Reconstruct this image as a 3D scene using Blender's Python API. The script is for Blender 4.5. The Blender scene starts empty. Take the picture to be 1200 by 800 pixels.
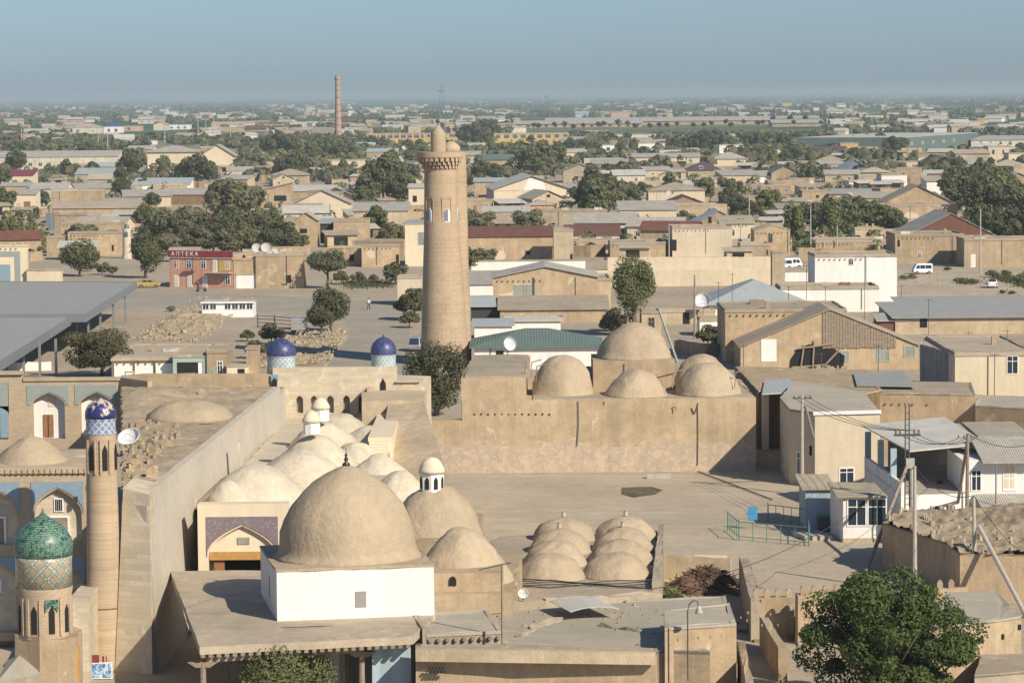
import bpy, bmesh, math, random
from mathutils import Vector, Matrix, noise
R = math.radians
rnd = random.Random(7)
SC = bpy.context.scene
COL = SC.collection
# ---------------------------------------------------------------- camera
F = 3600.0; CX, CY = 600.0, 400.0; CAMZ = 32.0
pitch = math.atan(288.5 / F); roll = R(0.48)
Fw = Vector((0, math.cos(pitch), -math.sin(pitch)))
U0 = Vector((0, math.sin(pitch), math.cos(pitch))); R0 = Vector((1, 0, 0))
Rt = R0 * math.cos(roll) - U0 * math.sin(roll)
Up = U0 * math.cos(roll) + R0 * math.sin(roll)
cd = bpy.data.cameras.new('camera'); cam = bpy.data.objects.new('camera', cd); COL.objects.link(cam)
m3 = Matrix((Rt, Up, -Fw)).transposed()
cam.matrix_world = Matrix.Translation((0, 0, CAMZ)) @ m3.to_4x4()
cd.sensor_width = 36.0; cd.sensor_fit = 'HORIZONTAL'; cd.lens = F / 1200 * 36
cd.clip_start = 1; cd.clip_end = 120000
SC.camera = cam
# ---------------------------------------------------------------- light
SUN_AZ = 42.0; SUN_EL = 34.0
wd = bpy.data.worlds.new('World'); SC.world = wd; wd.use_nodes = True
nt = wd.node_tree
bg = nt.nodes['Background']
sky = nt.nodes.new('ShaderNodeTexSky'); sky.sky_type = 'NISHITA'; sky.sun_disc = False
sky.sun_elevation = R(SUN_EL)
sdir = Vector((math.sin(R(SUN_AZ)) * math.cos(R(SUN_EL)), -math.cos(R(SUN_AZ)) * math.cos(R(SUN_EL)), math.sin(R(SUN_EL))))
sky.sun_rotation = math.atan2(sdir.x, sdir.y)
sky.altitude = 100; sky.air_density = 1.0; sky.dust_density = 0.6; sky.ozone_density = 2.0
hsv = nt.nodes.new('ShaderNodeHueSaturation'); hsv.inputs['Saturation'].default_value = 0.78; hsv.inputs['Value'].default_value = 0.7
nt.links.new(sky.outputs[0], hsv.inputs['Color']); tnt = nt.nodes.new('ShaderNodeMix'); tnt.data_type = 'RGBA'; tnt.blend_type = 'MULTIPLY'; tnt.inputs[0].default_value = 1; tnt.inputs[7].default_value = (.69, .93, 1.30, 1)
nt.links.new(hsv.outputs[0], tnt.inputs[6]); nt.links.new(tnt.outputs[2], bg.inputs[0])
bg.inputs[1].default_value = 0.09
sl = bpy.data.lights.new('sun', 'SUN'); sl.energy = 4.8; sl.angle = R(0.5); sl.color = (1.0, 0.90, 0.75)
so = bpy.data.objects.new('sun', sl); COL.objects.link(so)
so.rotation_euler = sdir.to_track_quat('Z', 'Y').to_euler()
SC.view_settings.view_transform = 'Standard'; SC.view_settings.look = 'None'
SC.view_settings.exposure = 0.3; SC.view_settings.gamma = 1.0
SC.render.engine = 'CYCLES'
SC.cycles.max_bounces = 6; SC.cycles.diffuse_bounces = 3; SC.cycles.volume_bounces = 0
SC.cycles.transparent_max_bounces = 6
# ---------------------------------------------------------------- pixel -> place
def ray(px, py): return Fw * F + Rt * (px - CX) + Up * (CY - py)
def P(px, py, z=0.0):
    d = ray(px, py); t = (z - CAMZ) / d.z
    return Vector((d.x * t, d.y * t, z))
def AT(px, py, y):
    d = ray(px, py); t = y / d.y
    return Vector((d.x * t, y, CAMZ + d.z * t))
def XAT(px, y, z):
    py = CY
    for _ in range(4):
        v = AT(px, py, y); py += (v.z - z) * F / y
    return AT(px, py, y).x
def proj(v):
    q = Vector(v) - Vector((0, 0, CAMZ)); f = q.dot(Fw)
    return CX + q.dot(Rt) * F / f, CY - q.dot(Up) * F / f
# ---------------------------------------------------------------- materials
MATS = {}
def nd(nt, t, **kw):
    n = nt.nodes.new(t)
    for k, v in kw.items(): setattr(n, k, v)
    return n
def ramp(nt, fac, stops):
    r = nd(nt, 'ShaderNodeValToRGB'); e = r.color_ramp.elements
    while len(e) > 2: e.remove(e[-1])
    for i, (p, c) in enumerate(stops):
        if i > 1: e.new(p)
        e[i].position = p; e[i].color = (*c, 1) if len(c) == 3 else c
    nt.links.new(fac, r.inputs[0]); return r.outputs[0]
def mul(c, k): return tuple(max(0, min(1, x * k)) for x in c)
def mixc(nt, fac, a, b, mode='MIX'):
    m = nd(nt, 'ShaderNodeMix', data_type='RGBA', blend_type=mode)
    for s, v in ((m.inputs[0], fac), (m.inputs[6], a), (m.inputs[7], b)):
        if hasattr(v, 'links'): nt.links.new(v, s)
        elif isinstance(v, (int, float)): s.default_value = v
        else: s.default_value = (*v, 1)
    return m.outputs[2]
def mathn(nt, op, a, b=None, c=None):
    m = nd(nt, 'ShaderNodeMath', operation=op)
    for i, v in enumerate((a, b, c)):
        if v is None: continue
        if hasattr(v, 'links'): nt.links.new(v, m.inputs[i])
        else: m.inputs[i].default_value = v
    return m.outputs[0]
def noisen(nt, vec, scale, detail=3, rough=.55, dist=0.0):
    n = nd(nt, 'ShaderNodeTexNoise'); n.inputs['Scale'].default_value = scale
    n.inputs['Detail'].default_value = detail; n.inputs['Roughness'].default_value = rough
    n.inputs['Distortion'].default_value = dist
    nt.links.new(vec, n.inputs['Vector']); return n.outputs['Fac']
def newmat(name):
    m = bpy.data.materials.new(name); m.use_nodes = True; nt = m.node_tree
    b = nt.nodes['Principled BSDF']; MATS[name] = m
    return m, nt, b
def objrand(nt, col, amt=.12):
    o = nd(nt, 'ShaderNodeObjectInfo')
    k = mathn(nt, 'MULTIPLY_ADD', o.outputs['Random'], amt * 2, 1 - amt)
    c = nd(nt, 'ShaderNodeCombineColor')
    for i in range(3): nt.links.new(k, c.inputs[i])
    return mixc(nt, 1.0, col, c.outputs[0], 'MULTIPLY')
def plaster(name, base, var=.16, rough=.92, bump=.35, streak=.25, patch=None, patchamt=.5, scale=1.0, rand=.06, bscale=6, tracks=0, wear=None):
    """earth / plaster wall: large drift, blotches, fine grain, vertical rain streaks, optional worn patches"""
    if name[:3] in ('mud', 'gre', 'dus', 'rub', 'cre', 'pal', 'asp', 'old'):
        wf = (1.02, .965, .865) if name[:3] in ('mud', 'rub', 'dus') else (1, .965, .89); base = tuple(x * k for x, k in zip(base, wf)); patch = patch and tuple(x * k for x, k in zip(patch, wf))
    m, nt, b = newmat(name)
    g = nd(nt, 'ShaderNodeNewGeometry'); pos = g.outputs['Position']
    n1 = noisen(nt, pos, .18 * scale, 4, .6); n2 = noisen(nt, pos, 1.1 * scale, 5, .65, .4); n3 = noisen(nt, pos, 7 * scale, 3, .7)
    c1 = ramp(nt, n1, [(.3, mul(base, 1 - var)), (.7, mul(base, 1 + var))])
    c2 = ramp(nt, n2, [(.3, (1 - var * 1.3,) * 3), (.62, (1 + 0 * var,) * 3)])
    c3 = ramp(nt, n3, [(.3, (1 - var * .8,) * 3), (.7, (1, 1, 1))])
    c = mixc(nt, 1, mixc(nt, 1, c1, c2, 'MULTIPLY'), c3, 'MULTIPLY')
    if streak:
        mp = nd(nt, 'ShaderNodeMapping'); mp.inputs['Scale'].default_value = (1.6, 1.6, .12); nt.links.new(pos, mp.inputs[0])
        n4 = noisen(nt, mp.outputs[0], 1.0, 4, .7)
        c4 = ramp(nt, n4, [(.38, (1 - streak,) * 3), (.55, (1, 1, 1))])
        c = mixc(nt, 1, c, c4, 'MULTIPLY')
    if patch:
        n5 = noisen(nt, pos, .55 * scale, 6, .7, .6)
        f = ramp(nt, n5, [(.5 + .2 * (1 - patchamt), (0, 0, 0)), (.56 + .2 * (1 - patchamt), (1, 1, 1))])
        c = mixc(nt, f, c, patch)
    if tracks:
        mp = nd(nt, 'ShaderNodeMapping'); mp.inputs['Scale'].default_value = (.05, .55, 1); mp.inputs['Rotation'].default_value = (0, 0, .12); nt.links.new(pos, mp.inputs[0])
        c = mixc(nt, 1, c, ramp(nt, noisen(nt, mp.outputs[0], 1.0, 6, .75, .5), [(.36, (1 - tracks,) * 3), (.5, (1, 1, 1)), (.66, (1 + tracks * .4,) * 3)]), 'MULTIPLY')
    if wear:   # plaster fallen off the foot of the wall, with its own ragged outline
        sp = nd(nt, 'ShaderNodeSeparateXYZ'); nt.links.new(pos, sp.inputs[0])
        mp = nd(nt, 'ShaderNodeMapping'); mp.inputs['Scale'].default_value = (.35, .35, 1.1); nt.links.new(pos, mp.inputs[0])
        k = mathn(nt, 'SUBTRACT', mathn(nt, 'MULTIPLY', noisen(nt, mp.outputs[0], 1.3, 7, .75, .6), wear[1] * 2), sp.outputs[2])
        c = mixc(nt, ramp(nt, k, [(.0, (0, 0, 0)), (.3, (1, 1, 1))]), c, mixc(nt, ramp(nt, noisen(nt, pos, 1.7, 6, .75, .8), [(.42, (0, 0, 0)), (.6, (1, 1, 1))]), wear[0], mul(wear[0], 1.3)))
    if rand: c = objrand(nt, c, rand)
    nt.links.new(c, b.inputs['Base Color']); b.inputs['Roughness'].default_value = rough
    b.inputs['Specular IOR Level'].default_value = .15
    if bump:
        bp = nd(nt, 'ShaderNodeBump'); bp.inputs['Strength'].default_value = bump; bp.inputs['Distance'].default_value = .12
        nb = noisen(nt, pos, bscale, 5, .7); nt.links.new(nb, bp.inputs['Height']); nt.links.new(bp.outputs[0], b.inputs['Normal'])
    return m
def sheetroof(name, base, pitch_=.18, axis=0, var=.12, rough=.5, metal=0., rust=None, depth=.03):
    """corrugated or seamed sheet: ribs along the slope in object space"""
    m, nt, b = newmat(name)
    tc = nd(nt, 'ShaderNodeTexCoord'); g = nd(nt, 'ShaderNodeNewGeometry'); pos = g.outputs['Position']
    n1 = noisen(nt, pos, .35, 5, .65); n2 = noisen(nt, pos, 2.2, 4, .6)
    c = ramp(nt, n1, [(.3, mul(base, 1 - var)), (.7, mul(base, 1 + var))])
    c = mixc(nt, 1, c, ramp(nt, n2, [(.3, (1 - var,) * 3), (.6, (1, 1, 1))]), 'MULTIPLY')
    sp = nd(nt, 'ShaderNodeSeparateXYZ'); nt.links.new(tc.outputs['Object'], sp.inputs[0])
    ax = sp.outputs[axis]; ay = sp.outputs[1 - axis]
    panel = mathn(nt, 'FLOOR', mathn(nt, 'DIVIDE', ax, 1.05)); row = mathn(nt, 'FLOOR', mathn(nt, 'DIVIDE', ay, 1.6))
    wn = nd(nt, 'ShaderNodeTexWhiteNoise', noise_dimensions='2D'); cb = nd(nt, 'ShaderNodeCombineXYZ')
    nt.links.new(panel, cb.inputs[0]); nt.links.new(row, cb.inputs[1]); nt.links.new(cb.outputs[0], wn.inputs['Vector'])
    c = mixc(nt, 1, c, ramp(nt, wn.outputs['Value'], [(0, (1 - var,) * 3), (1, (1, 1, 1))]), 'MULTIPLY')
    if rust:
        f = ramp(nt, noisen(nt, pos, .8, 6, .7), [(.55, (0, 0, 0)), (.68, (1, 1, 1))]); c = mixc(nt, f, c, rust)
    c = objrand(nt, c, .07)
    nt.links.new(c, b.inputs['Base Color']); b.inputs['Roughness'].default_value = rough; b.inputs['Metallic'].default_value = metal
    s = mathn(nt, 'SINE', mathn(nt, 'MULTIPLY', ax, 2 * math.pi / pitch_))
    bp = nd(nt, 'ShaderNodeBump'); bp.inputs['Strength'].default_value = .5; bp.inputs['Distance'].default_value = depth
    nt.links.new(s, bp.inputs['Height']); nt.links.new(bp.outputs[0], b.inputs['Normal'])
    return m
def plain(name, base, rough=.6, metal=0., var=.08, emit=None):
    m, nt, b = newmat(name)
    g = nd(nt, 'ShaderNodeNewGeometry')
    n1 = noisen(nt, g.outputs['Position'], 3.0, 4, .6)
    c = ramp(nt, n1, [(.3, mul(base, 1 - var)), (.7, mul(base, 1 + var))])
    nt.links.new(c, b.inputs['Base Color']); b.inputs['Roughness'].default_value = rough; b.inputs['Metallic'].default_value = metal
    return m
def cyl(nt, rad):
    tc = nd(nt, 'ShaderNodeTexCoord'); sp = nd(nt, 'ShaderNodeSeparateXYZ'); nt.links.new(tc.outputs['Object'], sp.inputs[0])
    th = mathn(nt, 'ARCTAN2', sp.outputs[0], mathn(nt, 'MULTIPLY', sp.outputs[1], -1.0))
    return mathn(nt, 'MULTIPLY', th, rad), sp.outputs[2], tc.outputs['Object']
def brickwork(name, base, mortar, rad=None, bw=.27, bh=.075, bands=None, var=.12, patch=None):
    """fired brick; rad: wrap round a tower of that radius; bands: [(z0,z1)] with raised-brick lozenge pattern"""
    m, nt, b = newmat(name)
    g = nd(nt, 'ShaderNodeNewGeometry'); pos = g.outputs['Position']
    if rad: u, v, ob = cyl(nt, rad)
    else:
        tc = nd(nt, 'ShaderNodeTexCoord'); sp = nd(nt, 'ShaderNodeSeparateXYZ'); nt.links.new(tc.outputs['Object'], sp.inputs[0])
        u = mathn(nt, 'ADD', sp.outputs[0], sp.outputs[1]); v = sp.outputs[2]
    cb = nd(nt, 'ShaderNodeCombineXYZ'); nt.links.new(u, cb.inputs[0]); nt.links.new(v, cb.inputs[1])
    bt = nd(nt, 'ShaderNodeTexBrick'); nt.links.new(cb.outputs[0], bt.inputs['Vector'])
    bt.inputs['Scale'].default_value = 1; bt.inputs['Brick Width'].default_value = bw; bt.inputs['Row Height'].default_value = bh
    bt.inputs['Mortar Size'].default_value = .01; bt.inputs['Color1'].default_value = (*mul(base, 1 - var), 1)
    bt.inputs['Color2'].default_value = (*mul(base, 1 + var), 1); bt.inputs['Mortar'].default_value = (*mortar, 1)
    n1 = noisen(nt, pos, .3, 5, .65)
    c = mixc(nt, 1, bt.outputs['Color'], ramp(nt, n1, [(.3, (.82, .82, .82)), (.7, (1.08, 1.06, 1.04))]), 'MULTIPLY')
    mp = nd(nt, 'ShaderNodeMapping'); mp.inputs['Scale'].default_value = (.25, .25, 1.6); nt.links.new(pos, mp.inputs[0])
    c = mixc(nt, 1, c, ramp(nt, noisen(nt, mp.outputs[0], 1, 4, .7), [(.35, (.96, .955, .95)), (.6, (1.01, 1.01, 1.01))]), 'MULTIPLY')
    if patch:
        c = mixc(nt, ramp(nt, noisen(nt, pos, .7, 6, .7, .5), [(.55, (0, 0, 0)), (.62, (1, 1, 1))]), c, patch)
    h = bt.outputs['Fac']
    if bands:
        dn = mathn(nt, 'MULTIPLY', mathn(nt, 'SINE', mathn(nt, 'MULTIPLY', mathn(nt, 'ADD', u, v), 6.5)),
                   mathn(nt, 'SINE', mathn(nt, 'MULTIPLY', mathn(nt, 'SUBTRACT', u, v), 6.5)))
        dots = mathn(nt, 'GREATER_THAN', dn, .32)
        mask = None
        for z0, z1 in bands:
            k = mathn(nt, 'MULTIPLY', mathn(nt, 'GREATER_THAN', v, z0), mathn(nt, 'LESS_THAN', v, z1))
            mask = k if mask is None else mathn(nt, 'ADD', mask, k)
            for ze in (z0, z1):
                e = mathn(nt, 'LESS_THAN', mathn(nt, 'ABSOLUTE', mathn(nt, 'SUBTRACT', v, ze)), .06)
                c = mixc(nt, mathn(nt, 'MULTIPLY', e, .16), c, mul(base, .45))
        c = mixc(nt, mathn(nt, 'MULTIPLY', mathn(nt, 'MULTIPLY', mask, dots), .22), c, mul(base, .5))
    nt.links.new(c, b.inputs['Base Color']); b.inputs['Roughness'].default_value = .9; b.inputs['Specular IOR Level'].default_value = .2
    bp = nd(nt, 'ShaderNodeBump'); bp.inputs['Strength'].default_value = .3; bp.inputs['Distance'].default_value = -.03
    nt.links.new(h, bp.inputs['Height']); nt.links.new(bp.outputs[0], b.inputs['Normal'])
    return m
def tilework(name, ca, cb_, ground, rad=1.4, per=.8, line=.16, kind='lattice', rough=.3):
    """glazed tile: lattice (lozenges on brick) or rows (small glazed bricks)"""
    m, nt, b = newmat(name)
    u, v, ob = cyl(nt, rad)
    g = nd(nt, 'ShaderNodeNewGeometry'); pos = g.outputs['Position']
    if kind == 'rows':
        cb = nd(nt, 'ShaderNodeCombineXYZ'); nt.links.new(u, cb.inputs[0]); nt.links.new(v, cb.inputs[1])
        bt = nd(nt, 'ShaderNodeTexBrick'); nt.links.new(cb.outputs[0], bt.inputs['Vector'])
        bt.inputs['Scale'].default_value = 1; bt.inputs['Brick Width'].default_value = per; bt.inputs['Row Height'].default_value = per * .33
        bt.inputs['Mortar Size'].default_value = line * .1; bt.inputs['Color1'].default_value = (*ca, 1); bt.inputs['Color2'].default_value = (*cb_, 1)
        bt.inputs['Mortar'].default_value = (*ground, 1)
        c = bt.outputs['Color']
        c = mixc(nt, ramp(nt, noisen(nt, pos, 5, 4, .75), [(.5, (0, 0, 0)), (.58, (1, 1, 1))]), c, mul(ca, .45))
        c = mixc(nt, ramp(nt, noisen(nt, pos, 9, 4, .75), [(.59, (0, 0, 0)), (.66, (1, 1, 1))]), c, ground)
    else:
        cells = []
        for op in ('ADD', 'SUBTRACT'):
            q = mathn(nt, 'FRACT', mathn(nt, 'DIVIDE', mathn(nt, op, u, v), per))
            cells.append(mathn(nt, 'ABSOLUTE', mathn(nt, 'SUBTRACT', q, .5)))
        d = mathn(nt, 'MINIMUM', cells[0], cells[1])
        ln = mathn(nt, 'LESS_THAN', d, line)
        ln2 = mathn(nt, 'MULTIPLY', mathn(nt, 'GREATER_THAN', d, line * 1.7), mathn(nt, 'LESS_THAN', d, line * 2.3))
        wn = noisen(nt, pos, 14, 2, .6)
        c = mixc(nt, ln, ground, mixc(nt, mathn(nt, 'GREATER_THAN', wn, .5), ca, cb_))
        c = mixc(nt, ln2, c, mul(ca, .8))
    c = mixc(nt, 1, c, ramp(nt, noisen(nt, pos, 1.5, 4, .6), [(.3, (.8, .8, .8)), (.6, (1, 1, 1))]), 'MULTIPLY')
    nt.links.new(c, b.inputs['Base Color']); b.inputs['Roughness'].default_value = rough
    return m
def mosaic(name, ca, cb_, cc, scale=5, rough=.35):
    m, nt, b = newmat(name)
    g = nd(nt, 'ShaderNodeNewGeometry'); pos = g.outputs['Position']
    v = nd(nt, 'ShaderNodeTexVoronoi'); v.inputs['Scale'].default_value = scale; nt.links.new(pos, v.inputs['Vector'])
    v2 = nd(nt, 'ShaderNodeTexVoronoi'); v2.inputs['Scale'].default_value = scale * .45; nt.links.new(pos, v2.inputs['Vector'])
    c = ramp(nt, v.outputs['Distance'], [(.12, cc), (.3, ca), (.62, cb_)])
    c = mixc(nt, ramp(nt, v2.outputs['Distance'], [(.18, (1, 1, 1)), (.26, (0, 0, 0))]), c, cc)
    nt.links.new(c, b.inputs['Base Color']); b.inputs['Roughness'].default_value = rough
    return m
def foliage(name, dark, light, rough=.7):
    m, nt, b = newmat(name)
    g = nd(nt, 'ShaderNodeNewGeometry'); pos = g.outputs['Position']
    c = ramp(nt, noisen(nt, pos, 1.0, 4, .7), [(.3, dark), (.72, light)])
    c = mixc(nt, 1, c, ramp(nt, noisen(nt, pos, 9, 2, .6), [(.3, (.7, .7, .7)), (.7, (1.2, 1.2, 1.15))]), 'MULTIPLY')
    c = objrand(nt, c, .2)
    tr = nd(nt, 'ShaderNodeBsdfTranslucent'); mx = nd(nt, 'ShaderNodeMixShader'); mx.inputs[0].default_value = .3
    nt.links.new(c, b.inputs['Base Color']); nt.links.new(c, tr.inputs[0]); b.inputs['Roughness'].default_value = rough
    b.inputs['Specular IOR Level'].default_value = .25
    out = nt.nodes['Material Output']; nt.links.new(b.outputs[0], mx.inputs[1]); nt.links.new(tr.outputs[0], mx.inputs[2]); nt.links.new(mx.outputs[0], out.inputs[0])
    return m
MUD = (.45, .365, .26)
plaster('mud', MUD, patch=(.52, .435, .325), patchamt=.5, streak=.12)
plaster('mud_warm', (.49, .39, .275), patch=(.55, .45, .33), patchamt=.45, streak=.1)
plaster('mud_pale', (.55, .465, .345), patch=(.46, .375, .27), patchamt=.4, streak=.1)
plaster('mud_grey', (.43, .38, .31), patch=(.50, .44, .35), patchamt=.5, streak=.12)
plaster('mud_fort', (.50, .405, .29), patch=(.56, .47, .36), patchamt=.35, streak=.1, bump=.35, wear=((.40, .32, .235), 2.6))
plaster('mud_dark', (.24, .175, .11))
plaster('mud_dome', (.44, .37, .28), var=.1, streak=.0, patch=(.37, .30, .21), patchamt=.55, bump=.9, bscale=2.2, scale=1.7)
plaster('cream_dome', (.60, .545, .44), var=.12, streak=.0, patch=(.50, .44, .34), patchamt=.6, bump=.8, bscale=2.5, scale=1.7)
plaster('mud_roof', (.42, .37, .30), var=.14, streak=0, patch=(.48, .42, .34), patchamt=.5, bump=.4, rand=.12, tracks=.06)
plaster('grey_roof', (.40, .365, .305), var=.08, streak=0, patch=(.45, .41, .34), patchamt=.5, bump=.3, rand=.1, tracks=.06)
plaster('white_wash', (.80, .77, .70), var=.05, streak=.06, patch=(.66, .61, .53), patchamt=.3, bump=.3, rand=.02)
plaster('pale_plaster', (.56, .52, .45), var=.08, streak=.03, patch=(.48, .44, .37), patchamt=.4, bump=.25)
plaster('old_white', (.66, .62, .53), var=.1, streak=.3, patch=(.5, .43, .33), patchamt=.3, bump=.2, rand=.05)
plaster('cream', (.64, .56, .43), var=.06, streak=.07, patch=(.5, .41, .28), patchamt=.3, bump=.2, rand=.06)
plaster('cream_light', (.72, .63, .49), var=.05, streak=.05, bump=.15, rand=.05)
plaster('blue_wash', (.42, .52, .56), var=.06, streak=.2, bump=.15)
plaster('orange_wall', (.60, .33, .22), var=.08, streak=.2, bump=.15)
plaster('ochre_wall', (.58, .40, .14), var=.07, streak=.15, bump=.1)
plaster('pink_wall', (.55, .36, .26), var=.07, streak=.15, bump=.1)
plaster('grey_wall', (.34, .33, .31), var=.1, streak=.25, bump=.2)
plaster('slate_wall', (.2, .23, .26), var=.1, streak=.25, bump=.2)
plaster('rubble', (.41, .345, .255), var=.16, streak=0, patch=(.46, .39, .29), patchamt=.6, bump=.9, bscale=3, scale=1.6)
brickwork('tan_brick', (.47, .37, .25), (.39, .31, .22))
brickwork('pale_brick', (.56, .48, .35), (.48, .40, .29), bh=.3, bw=.9, var=.1, patch=(.62, .54, .41))
brickwork('minaret_brick', (.48, .365, .24), (.41, .31, .21), rad=2.4, bands=[(3.2, 4.6), (6.2, 7.4), (8.9, 11.0), (12.4, 15.2), (21.6, 22.6)])
brickwork('tower_brick', (.47, .36, .24), (.40, .31, .21), rad=.9)
brickwork('red_brick', (.44, .31, .22), (.35, .27, .2), rad=2.4)
plain('dusty_dish', (.45, .43, .39), .7)
sheetroof('slate_sheet', (.42, .385, .32), var=.14, rough=.8, rust=(.34, .31, .25))
sheetroof('pale_sheet', (.50, .475, .405), var=.1, rough=.75, depth=.015)
sheetroof('blue_sheet', (.37, .40, .385), var=.06, rough=.7, pitch_=.5, depth=.008)
sheetroof('green_sheet', (.12, .17, .15), var=.08, rough=.75, pitch_=.35)
sheetroof('rust_sheet', (.17, .07, .045), var=.15, rough=.8)
sheetroof('red_sheet', (.25, .035, .045), var=.08, rough=.5)
sheetroof('purple_sheet', (.12, .075, .085), var=.08, rough=.6)
sheetroof('steel_sheet', (.31, .31, .285), var=.06, rough=.85, pitch_=.5, depth=.008)
sheetroof('royal_sheet', (.05, .1, .32), var=.08, rough=.5)
sheetroof('boards', (.36, .28, .19), pitch_=.25, var=.2, rough=.9, depth=.05)
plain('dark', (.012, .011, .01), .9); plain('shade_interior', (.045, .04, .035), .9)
plain('glass', (.03, .04, .05), .12); plain('white_paint', (.75, .74, .70), .5); plain('green_paint', (.10, .22, .18), .5)
plain('pale_green_paint', (.33, .42, .36), .6)
plain('wood', (.22, .135, .07), .8, var=.25); plain('old_wood', (.27, .21, .15), .85, var=.25); plain('golden_wood', (.46, .25, .07), .7, var=.15)
plain('brown_door', (.27, .13, .055), .7, var=.2)
plain('concrete', (.40, .37, .31), .9, var=.12); plain('steel_grey', (.22, .24, .25), .5, .3); plain('dark_steel', (.07, .075, .08), .5)
plain('cable', (.03, .03, .03), .7); plain('tyre', (.015, .015, .015), .8); plain('blue_plastic', (.05, .25, .42), .4)
plain('teal_plastic', (.03, .32, .27), .5); plain('car_white', (.78, .78, .77), .25, var=.02); plain('car_yellow', (.40, .27, .05), .4)
plain('car_silver', (.35, .38, .38), .3, .4); plain('red_cloth', (.2, .03, .03), .8); plain('skin', (.36, .2, .13), .6); plain('hair', (.02, .015, .012), .7)
plain('shirt_white', (.7, .7, .68), .8); plain('trousers', (.05, .055, .08), .8); plain('shirt_dark', (.06, .05, .05), .8)
plain('bronze', (.06, .05, .035), .4, .6); plain('dish', (.62, .62, .60), .5); plain('purple_tile', (.02, .02, .05), .5)
plaster('bark', (.20, .15, .10), var=.2, bump=.5, bscale=12)
tilework('teal_rows', (.004, .12, .085), (.02, .19, .14), (.24, .27, .19), rad=1.45, per=.30, line=.2, kind='rows', rough=.42)
tilework('teal_lattice', (.05, .22, .18), (.62, .6, .52), (.44, .36, .25), rad=1.45, per=.78, line=.07)
tilework('blue_glaze', (.05, .06, .16), (.065, .08, .19), (.10, .115, .23), rad=1.2, per=.4, line=.05, kind='rows', rough=.42)
tilework('white_lattice', (.52, .56, .54), (.44, .50, .50), (.24, .34, .37), rad=1.2, per=.42, line=.2, rough=.35)
tilework('blue_star_band', (.45, .5, .53), (.4, .44, .5), (.06, .09, .3), rad=.86, per=.42, line=.2, rough=.35)
mosaic('sky_mosaic', (.17, .27, .35), (.22, .30, .36), (.40, .40, .34), 15)
mosaic('grey_mosaic', (.22, .28, .27), (.28, .31, .28), (.42, .4, .32), 15)
mosaic('purple_mosaic', (.15, .115, .14), (.22, .17, .18), (.42, .38, .36), 14)
m, nt_, b_ = newmat('worn_blue')     # blue glaze with the tiles fallen off in patches
g_ = nd(nt_, 'ShaderNodeNewGeometry')
sp_ = nd(nt_, 'ShaderNodeSeparateXYZ'); nt_.links.new(g_.outputs['Position'], sp_.inputs[0])
f_ = ramp(nt_, mathn(nt_, 'ADD', noisen(nt_, g_.outputs['Position'], 3.2, 4, .7), mathn(nt_, 'MULTIPLY', mathn(nt_, 'SUBTRACT', sp_.outputs[2], 14.55), .18)), [(.56, (0, 0, 0)), (.6, (1, 1, 1))])
nt_.links.new(mixc(nt_, f_, (.03, .03, .12), (.50, .43, .32)), b_.inputs['Base Color']); b_.inputs['Roughness'].default_value = .35
foliage('leaf_near', (.055, .088, .024), (.175, .235, .07))
foliage('leaf_green', (.11, .125, .05), (.24, .245, .11))
foliage('leaf_dusty', (.13, .125, .07), (.23, .215, .125))
foliage('leaf_olive', (.10, .095, .05), (.21, .185, .095))
foliage('leaf_dark', (.085, .092, .045), (.19, .19, .095))
plain('brush', (.13, .075, .045), .9, var=.3)
foliage('leaf_russet', (.06, .028, .024), (.11, .05, .042))
foliage('grass_leaf', (.07, .085, .035), (.15, .15, .07))
# ground
m, nt_, b_ = newmat('earth_ground')
g_ = nd(nt_, 'ShaderNodeNewGeometry'); pos_ = g_.outputs['Position']
c_ = ramp(nt_, noisen(nt_, pos_, .05, 5, .6), [(.3, (.37, .31, .235)), (.7, (.455, .385, .285))])
c_ = mixc(nt_, 1, c_, ramp(nt_, noisen(nt_, pos_, .6, 6, .7, .5), [(.3, (.78, .77, .75)), (.62, (1.04, 1.03, 1.0))]), 'MULTIPLY')
c_ = mixc(nt_, 1, c_, ramp(nt_, noisen(nt_, pos_, 5, 4, .7), [(.3, (.86, .86, .86)), (.7, (1.05, 1.05, 1.05))]), 'MULTIPLY')
sp_ = nd(nt_, 'ShaderNodeSeparateXYZ'); nt_.links.new(pos_, sp_.inputs[0])
far_ = ramp(nt_, mathn(nt_, 'DIVIDE', sp_.outputs[1], 6000), [(.2, (0, 0, 0)), (.5, (1, 1, 1))])
mpf = nd(nt_, 'ShaderNodeMapping'); mpf.inputs['Scale'].default_value = (.0011, .0007, 1); nt_.links.new(pos_, mpf.inputs[0])
vor = nd(nt_, 'ShaderNodeTexVoronoi'); nt_.links.new(mpf.outputs[0], vor.inputs['Vector']); vor.inputs['Scale'].default_value = 1.7
fld = ramp(nt_, vor.outputs['Color'], [(.2, (.055, .095, .035)), (.45, (.085, .12, .045)), (.7, (.16, .16, .09)), (.85, (.24, .21, .15))])
c_ = mixc(nt_, far_, c_, fld)
nt_.links.new(c_, b_.inputs['Base Color']); b_.inputs['Roughness'].default_value = .95
b_.inputs['Specular IOR Level'].default_value = .1
bp_ = nd(nt_, 'ShaderNodeBump'); bp_.inputs['Strength'].default_value = .4; bp_.inputs['Distance'].default_value = .15
nt_.links.new(noisen(nt_, pos_, 1.6, 6, .7), bp_.inputs['Height']); nt_.links.new(bp_.outputs[0], b_.inputs['Normal'])
plaster('asphalt', (.37, .34, .285), var=.1, streak=0, patch=(.42, .38, .315), patchamt=.6, bump=.2, scale=.7, tracks=.08)
plaster('field_crop', (.055, .115, .04), var=.25, streak=0, bump=0, scale=.05)
plaster('manure', (.17, .13, .085), var=.3, streak=0, bump=.6)
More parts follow.
